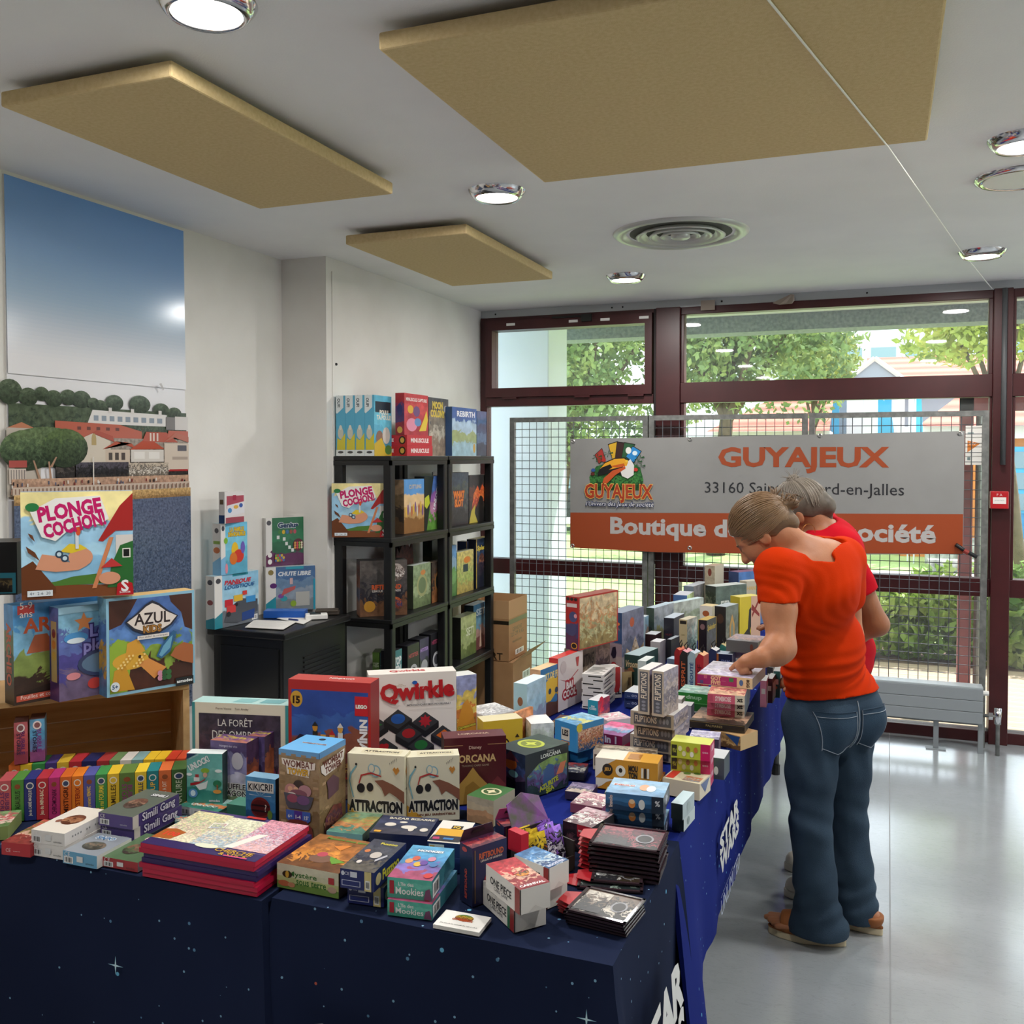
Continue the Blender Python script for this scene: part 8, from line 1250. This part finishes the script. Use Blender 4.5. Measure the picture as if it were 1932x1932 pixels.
bv = BVHTree.FromPolygons([v.co[:] for v in jm.data.vertices], [p.vertices[:] for p in jm.data.polygons])
bnorm = unit(-FW+V3(.0, 0, 0))
def onjeans(a, b, o=.0025):
    st = Vector(pel+LF*a+UPV*b+bnorm*.5); h_ = bv.ray_cast(st, Vector(-bnorm))
    if h_[0] is None: return None
    return np.array(h_[0])+np.array(h_[1])*o
M_thread = MAT('thread', '8a94a0', .7); M_pocket = MAT('denim_pocket', '26374a', .85, var=(5, '32475a'), bump=(420, .25), spec=.2)
for ca in (.082, -.072):
    W_, H_ = .062, .135; grid = MB(); ok = True; G = {}
    for i in range(9):
        for j in range(10):
            u = i/8*2-1; v = j/9; b_ = .02-H_*(1-v)+(.024*abs(u) if j == 0 else 0)-(0 if j else 0); a_ = ca-u*W_*(.86+.14*v)
            if j == 0: b_ = .02-H_+.022*abs(u)
            q = onjeans(a_, b_); G[i, j] = q; ok &= q is not None
    if ok:
        grid.v = [tuple(G[i, j]) for i in range(9) for j in range(10)]; grid.f = [(i*10+j, (i+1)*10+j, (i+1)*10+j+1, i*10+j+1) for i in range(8) for j in range(9)]
        pk2 = grid.build('back_pocket', M_pocket, jm, smooth=True)
        rim = [G[0, j] for j in range(9, -1, -1)]+[G[i, 0] for i in range(1, 9)]+[G[8, j] for j in range(1, 10)]; MB().tube([q+bnorm*.001 for q in rim], .0013, 5).build('stitching', M_thread, pk2)
        MB().tube([G[i, 9]+bnorm*.001 for i in range(9)], .0022, 5).build('pocket_hem', M_denim, pk2); MB().tube([G[i, 8]+bnorm*.001 for i in range(9)], .0011, 5).build('stitching', M_thread, pk2)
seam = [q for q in (onjeans(.004, .05-.02*k, .001) for k in range(9)) if q is not None]; MB().tube(seam, .0022, 5).build('seat_seam', M_thread, jm)
# sandals
for k, (hl, dv_, sv) in enumerate(feet):
    sn = bpy.data.objects.new('sandal', None); COL.objects.link(sn); sn.parent = pn
    out = []
    for i in range(24):
        a = 2*math.pi*i/24; lx = .125*math.cos(a); wd = (.040 if math.cos(a) > 0 else .032)*math.sin(a)*(1-.25*abs(math.cos(a))**3); out.append(hl+dv_*(.083+lx)+sv*wd)
    MB().prism([V3(q[0], q[1], 0) for q in out], (0, 0, .024)).build('sole', M_sole, sn, bevel=.004); MB().prism([V3(q[0], q[1], .0242) for q in out], (0, 0, .006)).build('footbed', M_tan, sn)
    fx = Field(hl-.2, hl+.28, .005); fx.cone(hl+dv_*.055, hl+dv_*.145+V3(0, 0, -.01), .045, .041, .02); fx.plane((0, 0, .03), (0, 0, -1)); fx.plane(hl+dv_*.165, dv_); fx.plane(hl+dv_*.03, -dv_+V3(0, 0, .3)); fx.mesh('strap', M_tan, sn)
    if True: fx = Field(hl-.2, hl+.2, .005); fx.cone(hl-dv_*.0, hl+dv_*.03, .042, .04, .02); fx.plane((0, 0, .03), (0, 0, -1)); fx.plane((0, 0, .062), (0, 0, 1)); fx.mesh('heel_strap', M_tan, sn)
# hair gathered to a clip at the back of the head
fh = Field(hc-.2, hc+.22, .0042); fh.ell(p1(-.014, 0, .026), (.106, .084, .096), HA, .01)
nrm = HA[0]*.645-HA[2]*.764; fh.plane(hc+HA[0]*.088+HA[2]*.062, nrm); fh.cone(p1(-.08, 0, -.02), p1(-.09, 0, -.04), .036, .028, .03); fh.cone(p1(-.112, 0, .018), p1(-.140, .0, .0), .020, .018, .012); fh.cone(p1(-.10, 0, .035), p1(-.118, 0, .075), .014, .007, .01)
hm = fh.mesh('hair', M_hair1, pn); strands(p1, (-.115, 0, .012), 170, .0017, M_hair1b, 'hair_strands', hm, 3)
tf = MB(); rg = np.random.default_rng(5)
for k in range(26): e0 = p1(-.118+.03*rg.normal()*.5, .012*rg.normal(), .075+.012*rg.normal()); tf.tube([p1(-.10, .006*rg.normal(), .03), p1(-.108+.006*rg.normal(), .008*rg.normal(), .055), e0], [.002, .0017, .0008], 4, False)
for k in range(20): a = rg.normal(size=3)*.012; tf.tube([p1(-.112, 0, .02), p1(-.135+a[0], a[1], .022+a[2]), p1(-.145+a[0], a[1], -.002+a[2]), p1(-.118, a[1]*.3, -.01)], .0018, 4, False)
tf.build('hair_tuft', M_hair1b, hm, smooth=True); MB().tube([p1(-.106, -.02, .03), p1(-.118, 0, .022), p1(-.106, .02, .01)], .005, 8).build('hair_clip', M_black, hm, smooth=True)
for q in (-1, 1): MB().tube([p1(.085, q*.018, -.012), p1(.0865, q*.03, -.0155), p1(.078, q*.043, -.013)], .0022, 5).build('eyelashes', M_black, hm); MB().tube([p1(.090, q*.014, .012), p1(.088, q*.03, .017), p1(.074, q*.046, .012)], .0025, 5).build('eyebrow', M_hair1, hm)
# ---- visitor in the red T-shirt, behind
p2n = thing('person', 'person in red T-shirt with grey hair in two knots, half hidden behind the orange shirt', 'person', (-.1, 3.68, 0))
fa2 = math.radians(150); F2 = V3(math.cos(fa2), math.sin(fa2), 0); L2 = V3(-math.sin(fa2), math.cos(fa2), 0)
pe2 = V3(-.16, 3.72, .86); ch2 = V3(-.185, 3.70, 1.20); s2L = py((1586, 1032), 3.62); s2R = V3(-.23, 3.86, 1.33); nk2 = py((1549, 1010), 3.68); sp2 = unit(ch2-pe2); S2 = np.stack([unit(F2-(F2@sp2)*sp2), L2, sp2])
e2L = py((1655, 1178), 3.66); w2L = e2L+V3(-.19, .05, -.10); hc2 = py((1507, 968), 3.69); g2 = V3(-.82, .12, -.52); c2v = V3(-.42, .1, .88)
def torso2(fd, e, k=.05):
    fd.ell(pe2, (.115+e, .16+e, .14), S2, .02); fd.ell(pe2+(ch2-pe2)*.45, (.10+e, .135+e, .15), S2, k); fd.ell(ch2, (.105+e, .15+e, .16), S2, k); fd.cone(s2L, s2R, .052+e, .058+e, k); fd.cone(ch2, nk2-V3(0, 0, .03), .08+e, .045+e, k)
fb = Field(V3(-.58, 3.40, 0), V3(.16, 4.02, 1.60), .0052); torso2(fb, -.006); p2, H2 = head(fb, hc2, g2, c2v); fb.cone(p2(-.04, 0, -.06), nk2, .047, .052, .025)
fb.chain([s2L, s2L+(e2L-s2L)*.5, e2L, e2L+(w2L-e2L)*.4, w2L, w2L+V3(-.08, 0, -.02)], [.048, .045, .038, .038, .025, .02], .025)
e2R = s2R+V3(.06, .03, -.27); w2R = e2R+V3(-.13, -.13, -.08); fb.chain([s2R, e2R, w2R, w2R+V3(-.08, 0, -.015)], [.048, .04, .026, .022], .025)
for w_ in (w2L, w2R):
    for q in range(4): fb.cone(w_+V3(-.075, 0, -.018), w_+V3(-.15+.01*abs(q-1.5), -.03+.02*q, -.045), .011, .0075, .006)
    fb.cone(w_+V3(-.03, 0, -.005), w_+V3(-.08, -.05, -.03), .012, .0085, .008)
f2 = []
for hp, fy, hx_ in ((pe2+L2*.08, 3.56, -.07), (pe2-L2*.08, 3.79, -.09)): fb.chain([hp, V3(hp[0]-.02, fy+.02, .47), V3(hx_-.03, fy, .08)], [.075, .05, .035], .03); f2.append((hx_, fy))
fb.mesh('body', M_skin2, p2n)
ft = Field(V3(-.45, 3.40, .7), V3(.16, 4.02, 1.5), .0055); torso2(ft, .012); ft.cone(s2L, s2L+(e2L-s2L)*.60, .062, .058, .03); ft.cone(s2R, s2R+(e2R-s2R)*.5, .06, .058, .03); ft.cone(nk2+sp2*.04, nk2+sp2*.01, .06, .055, .008, True)
ft.warp(lambda X, Y, Z: .002*np.sin(Z*70+X*50)); cut = s2L+(e2L-s2L)*.60; cn = unit(e2L-s2L); sl = ft._win(cut-V3(.07, .12, .15), cut+.13, 0)
if sl: s_, X, Y, Z = sl; d = (X-cut[0])*cn[0]+(Y-cut[1])*cn[1]+(Z-cut[2])*cn[2]; ft.f[s_] = np.maximum(ft.f[s_], d.astype(np.float32))
ft.plane((0, 0, .80), (0, 0, -1)); ft.mesh('t_shirt', M_red, p2n)
fq = Field(V3(-.3, 3.42, 0), V3(.14, 4.0, .98), .006); fq.ell(pe2, (.123, .168, .13), S2, .02)
for (hx_, fy), hp in zip(f2, (pe2+L2*.08, pe2-L2*.08)): fq.chain([hp, V3(hp[0]-.02, fy+.02, .47), V3(hx_-.03, fy, .06)], [.092, .066, .055], .03)
fq.plane((0, 0, .055), (0, 0, -1)); fq.mesh('trousers', M_dark, p2n)
for hx_, fy in f2:
    sk = bpy.data.objects.new('sneaker', None); COL.objects.link(sk); sk.parent = p2n
    out = []
    for i in range(28):
        a = 2*math.pi*i/28; out.append(V3(hx_-.115+.14*math.cos(a)*1.0, fy+(.046 if math.cos(a) < 0 else .036)*math.sin(a), 0))
    MB().prism(out, (0, 0, .030)).build('sole', M_rub, sk, bevel=.006)
    fx = Field(V3(hx_-.28, fy-.08, 0), V3(hx_+.06, fy+.08, .16), .0048); fx.cone((hx_-.205, fy, .038), (hx_-.05, fy, .055), .036, .042, .02); fx.cone((hx_-.06, fy, .05), (hx_-.02, fy, .08), .04, .04, .02); tc_ = Field(V3(hx_-.28, fy-.08, 0), V3(hx_-.16, fy+.08, .12), .0048); tc_.cone((hx_-.212, fy, .036), (hx_-.165, fy, .036), .0375, .039, .02)
    fx.plane((0, 0, .03), (0, 0, -1)); fx.plane((0, 0, .115), (0, 0, 1)); fx.mesh('upper', M_canvas, sk); tc_.plane((0, 0, .03), (0, 0, -1)); tc_.mesh('toe_cap', M_rub, sk)
fh = Field(hc2-.22, hc2+.24, .0045); fh.ell(p2(-.014, 0, .026), (.107, .084, .097), H2, .01); fh.plane(hc2+H2[0]*.088+H2[2]*.062, H2[0]*.62-H2[2]*.785); fh.cone(p2(-.088, 0, -.015), p2(-.10, 0, -.03), .04, .034, .03)
b1 = py((1497, 908), 3.69); b2 = py((1556, 976), 3.69); fh.ell(b1, (.022, .020, .024), None, .012); fh.cone(p2(-.02, 0, .105), b1, .02, .014, .02); fh.ell(b2, (.026, .022, .022), None, .012); fh.cone(p2(-.10, 0, -.02), b2, .024, .018, .02)
hm2 = fh.mesh('hair', M_hair2, p2n); strands(p2, (-.03, 0, .12), 110, .0017, M_hair2b, 'hair_strands', hm2, 9)
tf = MB()
for c_, r_, n_ in ((b1, .024, 34), (b2, .026, 34)):
    for k in range(n_):
        a = unit(rg.normal(size=3)); b_ = unit(np.cross(a, rg.normal(size=3))); tf.tube([c_+r_*(math.cos(t)*a+math.sin(t)*b_)*(1+.08*rg.random()) for t in np.linspace(0, 2.6, 7)], .0017, 4, False)
for k in range(14): a = rg.normal(size=3); tf.tube([b1, b1+unit(a+V3(0, 0, .8))*.03, b1+unit(a+V3(0, 0, .5))*.05], [.0014, .001, .0006], 4, False)
tf.build('hair_knots', M_hair2b, hm2, smooth=True)
er = py((1526, 1003), 3.60); MB().tube([er+.024*V3(math.cos(t)*.9, math.cos(t)*.3, math.sin(t)*1.15) for t in np.linspace(0, 6.28, 22)], .0011, 5).build('earring', MAT('gold', 'c8a05a', .25, .9), hm2)
MB().tube([py((1556, 1003), 3.655), py((1551, 1020), 3.64), py((1541, 1034), 3.625)], .0014, 5).build('necklace', MAT('gold_chain', 'c8a05a', .3, .9), hm2)
for par_ in (pn, p2n):
    for ch_ in par_.children: ch_.matrix_parent_inverse = Matrix.Translation(-par_.location)
